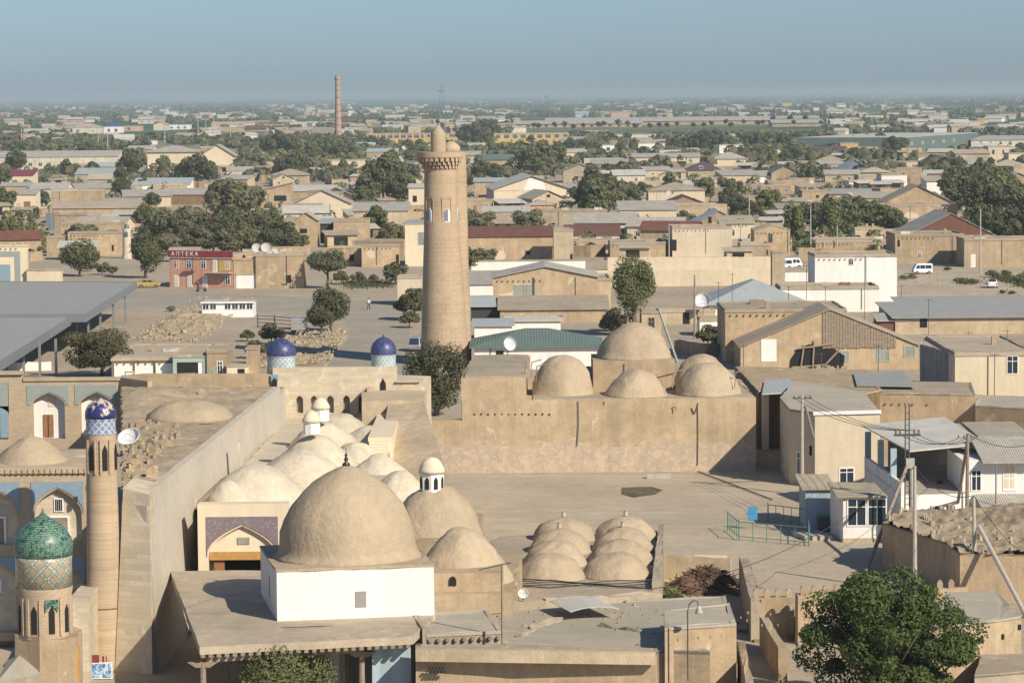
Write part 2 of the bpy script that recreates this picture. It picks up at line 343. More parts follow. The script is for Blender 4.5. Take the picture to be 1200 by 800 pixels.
plaster('dust_plaza', (.44, .39, .315), var=.12, streak=0, patch=(.38, .33, .265), patchamt=.5, bump=.3, scale=.6, tracks=.06)
# ---------------------------------------------------------------- mesh helpers
class MB:
    def __init__(s): s.v = []; s.f = []
    def pts(s, vs): n = len(s.v); s.v += [tuple(v) for v in vs]; return n
    def face(s, vs): n = s.pts(vs); s.f.append(tuple(range(n, n + len(vs)))); return s
    def box(s, x0, x1, y0, y1, z0, z1):
        n = s.pts([(x0, y0, z0), (x1, y0, z0), (x1, y1, z0), (x0, y1, z0), (x0, y0, z1), (x1, y0, z1), (x1, y1, z1), (x0, y1, z1)])
        for q in ((0, 1, 5, 4), (1, 2, 6, 5), (2, 3, 7, 6), (3, 0, 4, 7), (4, 5, 6, 7), (3, 2, 1, 0)): s.f.append(tuple(n + i for i in q))
        return s
    def prism(s, poly, z0, z1):
        """poly [(x,y)], z0/z1 numbers or lists"""
        k = len(poly); Z0 = z0 if isinstance(z0, (list, tuple)) else [z0] * k; Z1 = z1 if isinstance(z1, (list, tuple)) else [z1] * k
        n = s.pts([(p[0], p[1], Z0[i]) for i, p in enumerate(poly)] + [(p[0], p[1], Z1[i]) for i, p in enumerate(poly)])
        for i in range(k):
            j = (i + 1) % k; s.f.append((n + i, n + j, n + k + j, n + k + i))
        s.f.append(tuple(n + k + i for i in range(k))); s.f.append(tuple(n + i for i in reversed(range(k))))
        return s
    def hexa(s, bot, top):
        k = len(bot); n = s.pts(list(bot) + list(top))
        for i in range(k):
            j = (i + 1) % k; s.f.append((n + i, n + j, n + k + j, n + k + i))
        s.f.append(tuple(n + k + i for i in range(k))); s.f.append(tuple(n + i for i in reversed(range(k))))
        return s
    def slab(s, pts, t): return s.hexa([(p[0], p[1], p[2] - t) for p in pts], pts)
    def extr(s, prof, axis, a, b):
        """profile polygon extruded: axis 'x' prof=(y,z); axis 'y' prof=(x,z)"""
        f = (lambda q, c: (c, q[0], q[1])) if axis == 'x' else (lambda q, c: (q[0], c, q[1]))
        return s.hexa([f(q, a) for q in prof], [f(q, b) for q in prof])
    def lathe(s, prof, seg=24, c=(0, 0, 0), amp=0., fr=.5, sq=1.0, capb=True):
        n0 = len(s.v)
        for r, z in prof:
            for i in range(seg):
                a = 2 * math.pi * i / seg; x = r * math.cos(a) + c[0]; y = r * math.sin(a) * sq + c[1]; zz = z + c[2]
                if amp:
                    q = 1.5 * noise.noise(Vector((x * fr, y * fr, zz * fr))) + .9 * noise.noise(Vector((x * fr * 2.7 + 9, y * fr * 2.7, zz * fr * 2.7)))
                    k = 1 + amp * q / max(r, .6) if r > .01 else 1
                    x = c[0] + (x - c[0]) * k; y = c[1] + (y - c[1]) * k; zz += amp * .5 * q if z > prof[0][1] + .01 else 0
                s.v.append((x, y, zz))
        m = len(prof)
        for j in range(m - 1):
            for i in range(seg):
                k = (i + 1) % seg
                s.f.append((n0 + j * seg + i, n0 + j * seg + k, n0 + (j + 1) * seg + k, n0 + (j + 1) * seg + i))
        s.f.append(tuple(n0 + (m - 1) * seg + i for i in range(seg)))
        if capb: s.f.append(tuple(n0 + i for i in reversed(range(seg))))
        return s
    def tube(s, path, r, seg=6):
        path = [Vector(p) for p in path]; rs = r if isinstance(r, (list, tuple)) else [r] * len(path)
        rings = []
        for i, p in enumerate(path):
            d = (path[min(i + 1, len(path) - 1)] - path[max(i - 1, 0)]).normalized()
            up = Vector((0, 0, 1)) if abs(d.z) < .95 else Vector((1, 0, 0))
            a = d.cross(up).normalized(); b = d.cross(a)
            n = s.pts([p + (a * math.cos(2 * math.pi * k / seg) + b * math.sin(2 * math.pi * k / seg)) * rs[i] for k in range(seg)])
            rings.append(n)
        for i in range(len(rings) - 1):
            for k in range(seg):
                l = (k + 1) % seg; s.f.append((rings[i] + k, rings[i] + l, rings[i + 1] + l, rings[i + 1] + k))
        s.f.append(tuple(rings[0] + k for k in range(seg))); s.f.append(tuple(rings[-1] + k for k in reversed(range(seg))))
        return s
    def wall(s, poly, z0, z1, step=1.4, jz=.05, jx=.03, th=None, seed=0):
        """prism with a hand-made, uneven top edge"""
        r = random.Random(seed + len(s.v)); out = []
        for i in range(len(poly)):
            a = Vector(poly[i][:2]); b = Vector(poly[(i + 1) % len(poly)][:2]); k = max(1, min(60, int((b - a).length / step)))
            for q in range(k):
                p = a.lerp(b, q / k)
                if q: p += Vector((r.uniform(-jx, jx), r.uniform(-jx, jx)))
                out.append((p.x, p.y))
        return s.prism(out, z0, [z1 + r.uniform(-jz, jz) for _ in out])
    def build(s, name, mat, parent=None, smooth=False, loc=None):
        me = bpy.data.meshes.new(name); me.from_pydata(s.v, [], s.f)
        if loc is not None:
            l = Vector(loc); me.transform(Matrix.Translation(-l))
        bm = bmesh.new(); bm.from_mesh(me); bmesh.ops.recalc_face_normals(bm, faces=bm.faces); bm.to_mesh(me); bm.free()
        me.materials.append(MATS[mat])
        if smooth:
            me.polygons.foreach_set('use_smooth', [True] * len(me.polygons))
            if smooth == 'auto' and hasattr(me, 'set_sharp_from_angle'): me.set_sharp_from_angle(angle=R(35))
        o = bpy.data.objects.new(name, me); COL.objects.link(o)
        if parent is not None: o.parent = parent
        if loc is not None: o.location = loc
        return o
def tag(o, label=None, cat=None, group=None, kind=None):
    for k, v in (('label', label), ('category', cat), ('group', group), ('kind', kind)):
        if v: o[k] = v
    return o
def thing(name, label, cat, loc=(0, 0, 0), rz=0, group=None):
    o = bpy.data.objects.new(name, None); o.empty_display_size = .5; COL.objects.link(o)
    o.location = loc; o.rotation_euler = (0, 0, rz)
    return tag(o, label, cat, group)
KIDS = {}
def kids(o):
    return [c for c in bpy.data.objects if c.parent == o]
def dup(src, loc, rz=0, scale=1.0, tree=None):
    """copy a thing, its parts and sub-parts; tree = cached child structure"""
    if src.name not in KIDS:
        KIDS[src.name] = [(c, kids(c)) for c in kids(src)]
    r = src.copy(); COL.objects.link(r); r.location = loc; r.rotation_euler = (0, 0, rz)
    r.scale = scale if isinstance(scale, (tuple, list)) else (scale,) * 3
    for c, gs in KIDS[src.name]:
        c2 = c.copy(); COL.objects.link(c2); c2.parent = r
        for g in gs:
            g2 = g.copy(); COL.objects.link(g2); g2.parent = c2
    return r
PENDING = []   # copies whose labels are finished once every landmark is known
def later(o, base, cat, group, px, py): PENDING.append((o, base, px, py)); o['category'] = cat; o['group'] = group
def dome_prof(r, h, n=9, pointy=.25, z=0, flare=0.):
    pr = []
    if flare: pr.append((r * (1 + flare), z)); z += .12
    for i in range(n):
        a = math.pi / 2 * i / n; rr = r * math.cos(a); zz = h * math.sin(a)
        t = i / n; rr = rr * (1 - pointy * .45 * math.sin(math.pi * t)); pr.append((rr, z + zz * (1 - pointy * .12 * math.sin(math.pi * t))))
    pr.append((.04, z + h)); return pr
def pointed(w, zs, zt, n=9):
    L = [(w / 2 * (1 - (i / n) ** 1.75), zs + (zt - zs) * (i / n) ** .85) for i in range(n + 1)]
    return [(-x, z) for x, z in L] + [(x, z) for x, z in reversed(L[:-1])]
def arch_cell(mw, ms, mb, x0, x1, z0, z1, cx, w, zb, zs, zt, y, dep, sp=None, mrev=None):
    mrev = mrev or mw
    arc = [(cx + x, z) for x, z in pointed(w, zs, zt)]
    l, r = cx - w / 2, cx + w / 2
    if l > x0: mw.face([(x0, y, z0), (l, y, z0), (l, y, z1), (x0, y, z1)])
    if r < x1: mw.face([(r, y, z0), (x1, y, z0), (x1, y, z1), (r, y, z1)])
    if zb > z0: mw.face([(l, y, z0), (r, y, z0), (r, y, zb), (l, y, zb)])
    for a, b in zip(arc[:-1], arc[1:]): mw.face([(a[0], y, a[1]), (b[0], y, b[1]), (b[0], y, z1), (a[0], y, z1)])
    out = [(l, zb)] + arc + [(r, zb)]
    for a, b in zip(out, out[1:] + out[:1]): mrev.face([(a[0], y, a[1]), (b[0], y, b[1]), (b[0], y + dep, b[1]), (a[0], y + dep, a[1])])
    if mb is not None: mb.face([(a[0], y + dep, a[1]) for a in out])
    if ms is not None and sp:
        s0, s1, sz = sp; g = .1; yy = y - .05
        ar2 = [(cx + (x - cx) * (1 + 2 * g / w), z + g) for x, z in arc]
        ar2[0] = (ar2[0][0], zs); ar2[-1] = (ar2[-1][0], zs)
        for a, b in zip(ar2[:-1], ar2[1:]): ms.slabxz([(a[0], a[1]), (b[0], b[1]), (b[0], sz), (a[0], sz)], yy, y + .01)
        ms.slabxz([(s0, zs), (ar2[0][0], zs), (ar2[0][0], sz), (s0, sz)], yy, y + .01)
        ms.slabxz([(ar2[-1][0], zs), (s1, zs), (s1, sz), (ar2[-1][0], sz)], yy, y + .01)
def slabxz(s, pts, y0, y1): return s.hexa([(p[0], y0, p[1]) for p in pts], [(p[0], y1, p[1]) for p in pts])
MB.slabxz = slabxz
def zone(px, py): return any(a_ < px < b_ and c_ < py < d_ for a_, b_, c_, d_ in ((598, 968, 138, 160), (428, 548, 158, 174), (577, 670, 158, 174), (978, 1152, 157, 182), (80, 225, 146, 163), (165, 280, 178, 204)))
def struct(mb, name, mat, **k): return tag(mb.build(name, mat, **k), kind='structure')
# ================================================================ SETTING
g = MB(); g.face([(-45000, -200, 0), (45000, -200, 0), (45000, 60000, 0), (-45000, 60000, 0)])
struct(g, 'ground', 'earth_ground')
def sheet(pix, z, name, mat, world=None):
    b = MB(); b.face([(p.x, p.y, z) for p in [P(x, y, 0) for x, y in pix]]); return struct(b, name, mat)
sheet([(-20, 352), (150, 341), (300, 345), (398, 352), (470, 353), (560, 354), (560, 372), (480, 378), (478, 470), (345, 470), (388, 420), (412, 392), (404, 374), (330, 366), (160, 360), (-20, 380)], .004, 'road', 'asphalt')
sheet([(496, 556), (940, 556), (1010, 600), (1110, 700), (900, 712), (480, 690)], .004, 'courtyard', 'dust_plaza')
sheet([(1045, 316), (1215, 316), (1215, 375), (1045, 380)], .004, 'plaza', 'dust_plaza')
sheet([(-40, 690), (235, 700), (245, 860), (-40, 860)], .004, 'street', 'dust_plaza')
sheet([(728, 571), (764, 570), (777, 574), (768, 579), (742, 583), (728, 579)], .008, 'stained_ground', 'manure')
# far fields
for i, (x0, x1, y0, y1) in enumerate([(-60, 240, 141.5, 152), (600, 905, 124, 130.5), (300, 420, 139, 143), (905, 1010, 146, 151), (940, 1240, 122, 126.5), (420, 600, 124.5, 128)]):
    sheet([(x0, y0), (x1, y0 - (x1 - x0) / 120), (x1, y1 - (x1 - x0) / 120), (x0, y1)], .15, 'crop_field', 'field_crop')
# ================================================================ HOUSES
def window(parent, x, y, z, w, h, kind='w', side=None):
    """front wall at y; kind w white casement, b bare dark opening, d door, g glass pale frame"""
    if kind == 'b':
        m = MB().box(x - w / 2, x + w / 2, y - .012, y + .05, z, z + h); return m.build('opening', 'dark', parent)
    if kind == 'd' or kind == 'dw':
        m = MB().box(x - w / 2, x + w / 2, y - .05, y + .05, z, z + h)
        o = m.build('door', 'brown_door' if kind == 'd' else 'white_paint', parent)
        k = MB().box(x - w * .36, x - w * .06, y - .075, y - .05, z + h * .12, z + h * .45); k.box(x + w * .06, x + w * .36, y - .075, y - .05, z + h * .12, z + h * .45)
        k.box(x - w * .36, x - w * .06, y - .075, y - .05, z + h * .52, z + h * .92); k.box(x + w * .06, x + w * .36, y - .075, y - .05, z + h * .52, z + h * .92)
        k.build('door_panel', 'wood' if kind == 'd' else 'cream_light', o); return o
    f = MB(); t = .09
    f.box(x - w / 2, x - w / 2 + t, y - .06, y + .04, z, z + h); f.box(x + w / 2 - t, x + w / 2, y - .06, y + .04, z, z + h)
    f.box(x - w / 2 + t, x + w / 2 - t, y - .06, y + .04, z, z + t); f.box(x - w / 2 + t, x + w / 2 - t, y - .06, y + .04, z + h - t, z + h)
    n = max(2, int(w / .7))
    for i in range(1, n):
        xx = x - w / 2 + w * i / n; f.box(xx - .03, xx + .03, y - .055, y + .03, z + t, z + h - t)
    if h > 1: f.box(x - w / 2 + t, x + w / 2 - t, y - .05, y + .03, z + h * .68, z + h * .68 + .06)
    o = f.build('window', {'w': 'white_paint', 'g': 'pale_green_paint', 'o': 'old_wood'}[kind], parent)
    MB().box(x - w / 2 + .04, x + w / 2 - .04, y - .02, y + .03, z + .04, z + h - .04).build('pane', 'glass' if kind != 'g' else 'grey_wall', o)
    return o
def body(W, D, h, rtype, rise, seed=0):
    m = MB(); ov = 0
    if rtype in ('flat', 'hip', 'none'): m.wall([(-W / 2, 0), (W / 2, 0), (W / 2, D), (-W / 2, D)], 0, h, seed=seed, jz=.03)
    elif rtype == 'gx': m.extr([(0, 0), (D, 0), (D, h), (D / 2, h + rise), (0, h)], 'x', -W / 2, W / 2)
    elif rtype == 'gy': m.extr([(-W / 2, 0), (W / 2, 0), (W / 2, h), (0, h + rise), (-W / 2, h)], 'y', 0, D)
    elif rtype == 'shed': m.extr([(0, 0), (D, 0), (D, h + rise), (0, h)], 'x', -W / 2, W / 2)
    elif rtype == 'shedr': m.extr([(-W / 2, 0), (W / 2, 0), (W / 2, h + rise), (-W / 2, h)], 'y', 0, D)
    return m
def roofm(W, D, h, rtype, rise, ov=.35, t=.1, rim=.22, seed=0):
    m = MB(); a, b = -W / 2 - ov, W / 2 + ov; r = random.Random(seed + 5)
    if rtype == 'flat':
        e = .09; P4 = [(-W / 2 - e, -e), (W / 2 + e, -e), (W / 2 + e, D + e), (-W / 2 - e, D + e)]
        m.wall(P4, h - .16, h + .05, jz=.035, seed=seed)
        if rim:
            for (x0, x1, y0, y1) in ((-W / 2, W / 2, .0, .28), (-W / 2, W / 2, D - .28, D), (-W / 2, -W / 2 + .28, .28, D - .28), (W / 2 - .28, W / 2, .28, D - .28)):
                m.wall([(x0, y0), (x1, y0), (x1, y1), (x0, y1)], h - .02, h + .05 + rim, jz=.06, seed=seed + 3)
    elif rtype == 'gx':
        s = rise / (D / 2); T = h + t
        m.slab([(a, -ov, T - s * ov), (b, -ov, T - s * ov), (b, D / 2, T + rise), (a, D / 2, T + rise)], t)
        m.slab([(a, D / 2, T + rise), (b, D / 2, T + rise), (b, D + ov, T - s * ov), (a, D + ov, T - s * ov)], t)
    elif rtype == 'gy':
        s = rise / (W / 2); T = h + t
        m.slab([(a, -ov, T - s * ov), (0, -ov, T + rise), (0, D + ov, T + rise), (a, D + ov, T - s * ov)], t)
        m.slab([(0, -ov, T + rise), (b, -ov, T - s * ov), (b, D + ov, T - s * ov), (0, D + ov, T + rise)], t)
    elif rtype == 'shed':
        s = rise / D; T = h + t
        m.slab([(a, -ov, T - s * ov), (b, -ov, T - s * ov), (b, D + ov, T + rise + s * ov), (a, D + ov, T + rise + s * ov)], t)
    elif rtype == 'shedr':
        s = rise / W; T = h + t
        m.slab([(a, -ov, T - s * ov), (b, -ov, T + rise + s * ov), (b, D + ov, T + rise + s * ov), (a, D + ov, T - s * ov)], t)
    elif rtype == 'hip':
        k = min(W, D) / 2; T = h + .02; y0, y1 = -ov, D + ov
        if W >= D: r0, r1 = (a + k + ov, D / 2, T + rise), (b - k - ov, D / 2, T + rise)
        else: r0, r1 = (0, y0 + k + ov, T + rise), (0, y1 - k - ov, T + rise)
        n = m.pts([(a, y0, T), (b, y0, T), (b, y1, T), (a, y1, T), r0, r1, (a, y0, T - .12), (b, y0, T - .12), (b, y1, T - .12), (a, y1, T - .12)])
        fs = [(0, 1, 5, 4), (1, 2, 5), (2, 3, 4, 5), (3, 0, 4)] if W >= D else [(0, 1, 4), (1, 2, 5, 4), (2, 3, 5), (3, 0, 4, 5)]
        for f in fs + [(6, 7, 1, 0), (7, 8, 2, 1), (8, 9, 3, 2), (9, 6, 0, 3), (9, 8, 7, 6)]: m.f.append(tuple(n + i for i in f))
    return m
GEO = {}
HID = [0]
FOOT = []      # occupied discs
def house(x0, x1, yt, yb, dep=9, roof='flat', rise=1.6, wall='mud', rmat=None, wins=(), yb2=None, z0=0, label='', name='mud_house', cat='house', group=None, ov=.35, rz=None, rim=.22, hmin=1.8, extra=None, base=None):
    HID[0] += 1; sd = HID[0]
    A = P(x0, yb, z0); B = P(x1, yb2, z0) if yb2 is not None else Vector((XAT(x1, A.y, z0), A.y, z0))
    if rz is not None:
        ln = (B - A).length; B = A + Vector((math.cos(R(rz)), math.sin(R(rz)), 0)) * ln / max(.5, math.cos(R(rz)))
    W = (B - A).length; ang = math.atan2(B.y - A.y, B.x - A.x)
    h = max(hmin, AT((x0 + x1) / 2, yt, (A.y + B.y) / 2).z - z0)
    c = (A + B) / 2
    t = thing(name, label, cat, c, ang, group)
    if base: later(t, base, cat, group, (x0 + x1) / 2, (yt + yb) / 2)
    body(W, dep, h, roof, rise, sd).build('wall', wall, t)
    if roof != 'none': roofm(W, dep, h, roof, rise, ov=ov, seed=sd, rim=rim).build('roof', rmat or ('mud_roof' if roof == 'flat' else 'slate_sheet'), t)
    for w in wins:
        u, z, ww, hh = w[:4]; k = w[4] if len(w) > 4 else 'w'
        window(t, -W / 2 + u * W, 0, z * h if z < 1 and z > 0 and len(w) > 5 else z, ww, hh, k)
    n = Vector((-math.sin(ang), math.cos(ang), 0))
    cc = c + n * dep / 2; FOOT.append((cc.x, cc.y, max(W, dep) / 2))
    r_ = random.Random(sd * 7); W_ = W
    if name == 'ruined_house': W = 0
    if A.y < 1300 and roof == 'flat' and W > 6 and dep > 4 and rmat != 'cream':
        for k in range(r_.randrange(1, 4)):
            x_, y_, s_ = r_.uniform(-W * .4, W * .4), r_.uniform(dep * .15, dep * .85), r_.uniform(.25, .6); kd = r_.randrange(3)
            if kd == 0: MB().box(x_ - .25, x_ + .25, y_ - .25, y_ + .25, h, h + .9).build('chimney', 'mud', t)
            elif kd == 1: MB().wall([(x_ - s_ * 2, y_ - s_), (x_ + s_ * 2, y_ - s_ * .7), (x_ + s_ * 1.7, y_ + s_), (x_ - s_ * 1.8, y_ + s_)], h, h + .35, step=.4, jz=.18, seed=k).build('roof_bundle', r_.choice(('old_wood', 'rubble', 'mud_dark', 'pale_sheet')), t)
            else: MB().box(x_ - .9, x_ + .9, y_ - .5, y_ + .6, h, h + .55).build('roof_hatch', r_.choice(('old_white', 'mud_grey', 'old_wood')), t)
    if A.y < 900 and W > 7 and h > 2.4 and not label.startswith(('white', 'long sun')):
        if r_.random() < .6: x_, z_ = -W * r_.uniform(.12, .35), h * r_.uniform(.3, .6); MB().slabxz([(x_ + W * .12 * r_.uniform(.5, 1.3) * math.cos(q * .7), z_ + h * .24 * r_.uniform(.6, 1.15) * math.sin(q * .7)) for q in range(9)], -.015, .01).build('plaster_patch', r_.choice(('mud_pale', 'mud', 'mud_grey', 'cream')), t) if wall.startswith('mud') else None
        if r_.random() < .7: x_ = r_.uniform(-W * .45, W * .45); MB().tube([(x_, -.06, h * .1), (x_, -.06, h - .1)], .05, 5).build('down_pipe', 'dark_steel', t)
        if not wins and r_.random() < .75: window(t, r_.uniform(-W * .35, W * .35), 0, .9 if r_.random() < .6 else 0, .9, 1.3, r_.choice('bowb'))
        if r_.random() < .5:
            n_q = int(W / .9); x_ = -W / 2 + .6; m_ = MB()
            for k in range(min(9, n_q)): m_.box(x_ + k * .8, x_ + k * .8 + .16, -.22, .05, h - .55, h - .4)
            m_.build('beam_ends', 'wood', t)
    W = W_; GEO[sd] = (W, h, dep)
    t_ = t; t_['_w'] = W; del t_['_w']
    return t, W, h
def blk(poly_px, z1, z0=0, wall='mud', rmat='mud_roof', label='', name='mud_house', cat='house', group=None, rim=.2, seed=0, thing_=None, base=None):
    """block whose roof outline is given where it is seen, at height z1"""
    pts = [P(x, y, z1) for x, y in poly_px]; c = sum(pts, Vector()) / len(pts)
    t = thing_ or thing(name, label, cat, (c.x, c.y, z0), 0, group)
    loc = Vector(t.location); pl = [(p.x - loc.x, p.y - loc.y) for p in pts]; lz = loc.z
    MB().wall(pl, z0 - lz, z1 - lz, seed=seed, jz=.03).build('wall', wall, t)
    m = MB(); m.wall(pl, z1 - lz - .1, z1 - lz + .06, seed=seed, jz=.03)
    cx = sum(p[0] for p in pl) / len(pl); cy = sum(p[1] for p in pl) / len(pl)
    if rim:
        inn = []
        for i, p in enumerate(pl):
            q = Vector(p) ; a = Vector(pl[i - 1]); b = Vector(pl[(i + 1) % len(pl)])
            d = ((a - q).normalized() + (b - q).normalized()); d = d.normalized() * .4 if d.length > .05 else (Vector((cx, cy)) - q).normalized() * .4
            if (q + d - Vector((cx, cy))).length > (q - Vector((cx, cy))).length: d = -d
            inn.append((q.x + d.x, q.y + d.y))
        for i in range(len(pl)):
            j = (i + 1) % len(pl); zt = z1 - lz
            m.wall([pl[i], pl[j], inn[j], inn[i]], zt - .05, zt + rim, jz=.05, seed=seed + i)
    m.build('roof', rmat, t)
    for p in pts: FOOT.append((p.x, p.y, 4))
    FOOT.append((c.x, c.y, max((p - c).length for p in pts) * .8))
    return t, loc

# ================================================================ MADRASA (left)
mad = thing('brick_madrasa', 'large tan brick madrasa with blue tiled arcades, rubble strewn roof and a slim corner minaret', 'madrasa', (-27, 171, 0))
mo = Vector(mad.location)
class L(MB):
    """mesh collected in world space, stored relative to its thing"""
    def b(s, name, mat, parent, root, smooth=False):
        o0 = Vector(root.location)
        s.v = [(x - o0.x, y - o0.y, z - o0.z) for x, y, z in s.v]
        return s.build(name, mat, parent, smooth)
YF = 178.0; ZT = 10.6
mw, ms, mb, mr = L(), L(), L(), L()
pitchm = 3.72; cx2 = AT(68, 600, YF).x
for k in range(0, 4):
    cx = cx2 - k * pitchm; x0, x1 = cx - pitchm / 2, cx + pitchm / 2
    if k == 0: x1 = AT(101, 600, YF).x
    ms, mb = L(), L()
    arch_cell(mw, ms, mb, x0, x1, 5.6, 9.9, cx, 2.75, 6.1, 7.9, 9.35, YF, .42, (cx - 1.55, cx + 1.5, 9.75))
    arch_cell(mw, ms, mb, x0, x1, 0.4, 5.6, cx, 2.75, .9, 3.6, 5.0, YF, .42, (cx - 1.55, cx + 1.5, 5.35))
    ms.b('tile_spandrels', 'sky_mosaic', mad, mad); mb.b('niche_wall', 'pale_brick', mad, mad)
    w = L(); w.box(cx - .28, cx + .28, YF + .34, YF + .44, 7.95, 8.75); wo = w.b('lattice_window', 'white_paint', mad, mad)
    w = L()
    for q in range(4): w.box(cx - .2 + q * .11, cx - .13 + q * .11, YF + .31, YF + .34, 8.02, 8.68)
    w.b('lattice_hole', 'dark', wo, mad)
    w = L(); w.box(cx - .5, cx + .5, YF + .32, YF + .44, 6.12, 7.6); wo = w.b('door', 'old_wood', mad, mad)
    w = L(); w.box(cx - .62, cx + .62, YF + .28, YF + .44, 7.6, 7.72); w.box(cx - .62, cx - .5, YF + .28, YF + .44, 6.12, 7.6); w.box(cx + .5, cx + .62, YF + .28, YF + .44, 6.12, 7.6); w.b('door_frame', 'white_paint', wo, mad)
    w = L(); w.box(cx - .28, cx + .28, YF + .34, YF + .44, 3.2, 4.0); w.b('lattice_window', 'white_paint', mad, mad)
xr = AT(101, 600, YF).x
mw.box(cx2 - 3.5 * pitchm, xr, YF, YF + .001, 9.9, ZT - .35)
mw.b('arcade_wall', 'tan_brick', mad, mad)
w = L(); w.box(cx2 - 3.5 * pitchm, xr, YF - .12, YF + .5, ZT - .35, ZT)
for q in range(46): w.box(cx2 - 12.9 + q * .33, cx2 - 12.75 + q * .33, YF - .2, YF - .12, ZT - .33, ZT - .06)
w.b('cornice', 'tan_brick', mad, mad)
# end pier of the front wing and its roof
w = L(); w.wall([(-40, YF + .9), (xr, YF + .9), (xr + .25, 190), (-40, 190)], 0, 10.2, seed=3); w.b('front_wing', 'mud_pale', mad, mad)
for px, ty, hw, yd in ((35, 511, 46, 184.5), (92, 531, 17, 187)):
    c = AT(px, ty, yd); r = hw * yd / F
    w = L(); w.lathe(dome_prof(r, c.z - 10.1, 10, .5, 10.1), 28, (c.x, yd, 0), .12, .6); w.b('dome', 'mud_dome', mad, mad, True)
# courtyard wall far side
YC = 240.0
def cw(px0, px1, ptop, holes, base, root=mad):
    pass
mw, ms, mb = L(), L(), L()
X = lambda px: AT(px, 480, YC).x
Zc = lambda py: AT(90, py, YC).z
for i, (cx, a, b_, wd_) in enumerate(((57, 28, 85, 38), (113, 85, 143, 38))):
    ms, mb = L(), L(); arch_cell(mw, ms, mb, X(a), X(b_), 4.6, Zc(446), X(cx), wd_ * YC / F, 5.4, Zc(474), Zc(460), YC, .7, (X(cx - 25), X(cx + 24), Zc(451)))
    ms.b('tile_spandrels', 'grey_mosaic', mad, mad); mb.b('niche_wall', 'white_wash', mad, mad)
    d = L(); d.box(X(cx - 2) - .4, X(cx - 2) + .4, YC + .62, YC + .75, 5.5, 7.25); do = d.b('door', 'brown_door', mad, mad)
    d = L(); d.box(X(cx - 2) - .02, X(cx - 2) + .02, YC + .58, YC + .62, 5.5, 7.2); d.b('door_gap', 'dark', do, mad)
    d = L(); d.box(X(cx + 2) - .25, X(cx + 2) + .25, YC + .65, YC + .72, 7.9, 8.6); d.b('plaster_niche', 'cream_light', mad, mad)
ms, mb = L(), L(); arch_cell(mw, ms, mb, X(-30), X(28), 4.6, Zc(438), X(-6), 30 * YC / F, 5.4, Zc(486), Zc(476), YC, .6, (X(-26), X(10), Zc(447)))
mw.box(X(-30), X(28), YC - .25, YC + .4, Zc(438), Zc(434)); mw.box(X(28), X(143), YC - .12, YC + .4, Zc(446), Zc(442))
mw.b('courtyard_wall', 'tan_brick', mad, mad); ms.b('tile_spandrels', 'grey_mosaic', mad, mad); mb.b('niche_wall', 'white_wash', mad, mad)
d = L(); d.box(X(0), X(10), YC - .05, YC + .1, Zc(512), Zc(475)); d.b('blue_tile_panel', 'sky_mosaic', mad, mad)
# canted corner + rear parapet
p0, p1, p2 = P(143, 443, 10), P(178, 446, 9.9), P(326, 447, 9.9)
w = L(); w.prism([(p0.x, 240), (p0.x + 2.6, 236.5), (p0.x + 2.9, 237), (p0.x, 241)], 5, 10.2); w.b('canted_wall', 'tan_brick', mad, mad)
w = L(); w.hexa([(p0.x + .5, 239.28, 8.4), (p0.x + 2.2, 236.99, 8.4), (p0.x + 2.2, 236.99, 9.4), (p0.x + .5, 239.28, 9.4)], [(p0.x + .5, 239.22, 8.4), (p0.x + 2.2, 236.93, 8.4), (p0.x + 2.2, 236.93, 9.4), (p0.x + .5, 239.22, 9.4)]); w.b('tile_panel', 'grey_mosaic', mad, mad)
w = L(); w.wall([(p0.x, 240.2), (p2.x, 240.2), (p2.x, 241), (p0.x, 241)], 5, 10.3, step=.9, jz=.13, seed=5); w.b('rear_parapet', 'mud', mad, mad)
# side wing with the long wall and rubble roof
a = P(172, 578, 10); b = P(328, 452, 10)
w = L(); n_ = 40; poly = [(AT(143, 560, 172).x, 171.5), (a.x, a.y), (b.x, b.y), (b.x, 240), (AT(143, 460, 238).x, 240), (AT(143, 520, 205).x, 205)]
w.hexa([(x + (.55 if i in (1, 2) else 0), y, 0) for i, (x, y) in enumerate(poly)], [(x, y, 9.3) for x, y in poly]); w.b('side_wing', 'pale_plaster', mad, mad)
w = L(); n_ = 40; 
for i in range(n_):
    t0, t1 = .03 + .97 * i / n_, .03 + .97 * (i + 1) / n_; q0, q1 = a.lerp(b, t0), a.lerp(b, t1)
    z0_, z1_ = 9.95 + .12 * noise.noise(Vector((i * .7, 1, 0))), 9.95 + .12 * noise.noise(Vector((i * .7 + .7, 1, 0)))
    w.hexa([(q0.x - .45, q0.y, 9.2), (q1.x - .45, q1.y, 9.2), (q1.x + .02, q1.y, 9.2), (q0.x + .02, q0.y, 9.2)], [(q0.x - .45, q0.y, z0_), (q1.x - .45, q1.y, z1_), (q1.x + .02, q1.y, z1_), (q0.x + .02, q0.y, z0_)])
w.b('parapet', 'pale_plaster', mad, mad)
def hfield(root, name, mat, poly_fn, nx, ny, x0, x1, y0, y1, zf, smooth=True):
    w = L(); n0 = 0
    for j in range(ny + 1):
        for i in range(nx + 1):
            x = x0 + (x1 - x0) * i / nx; y = y0 + (y1 - y0) * j / ny; w.v.append((x, y, zf(x, y)))
    for j in range(ny):
        for i in range(nx):
            if poly_fn(x0 + (x1 - x0) * (i + .5) / nx, y0 + (y1 - y0) * (j + .5) / ny): w.f.append((j * (nx + 1) + i, j * (nx + 1) + i + 1, (j + 1) * (nx + 1) + i + 1, (j + 1) * (nx + 1) + i))
    return w.b(name, mat, root, root, smooth)
def nz(x, y, s, k=0): return noise.noise(Vector((x * s, y * s, k)))
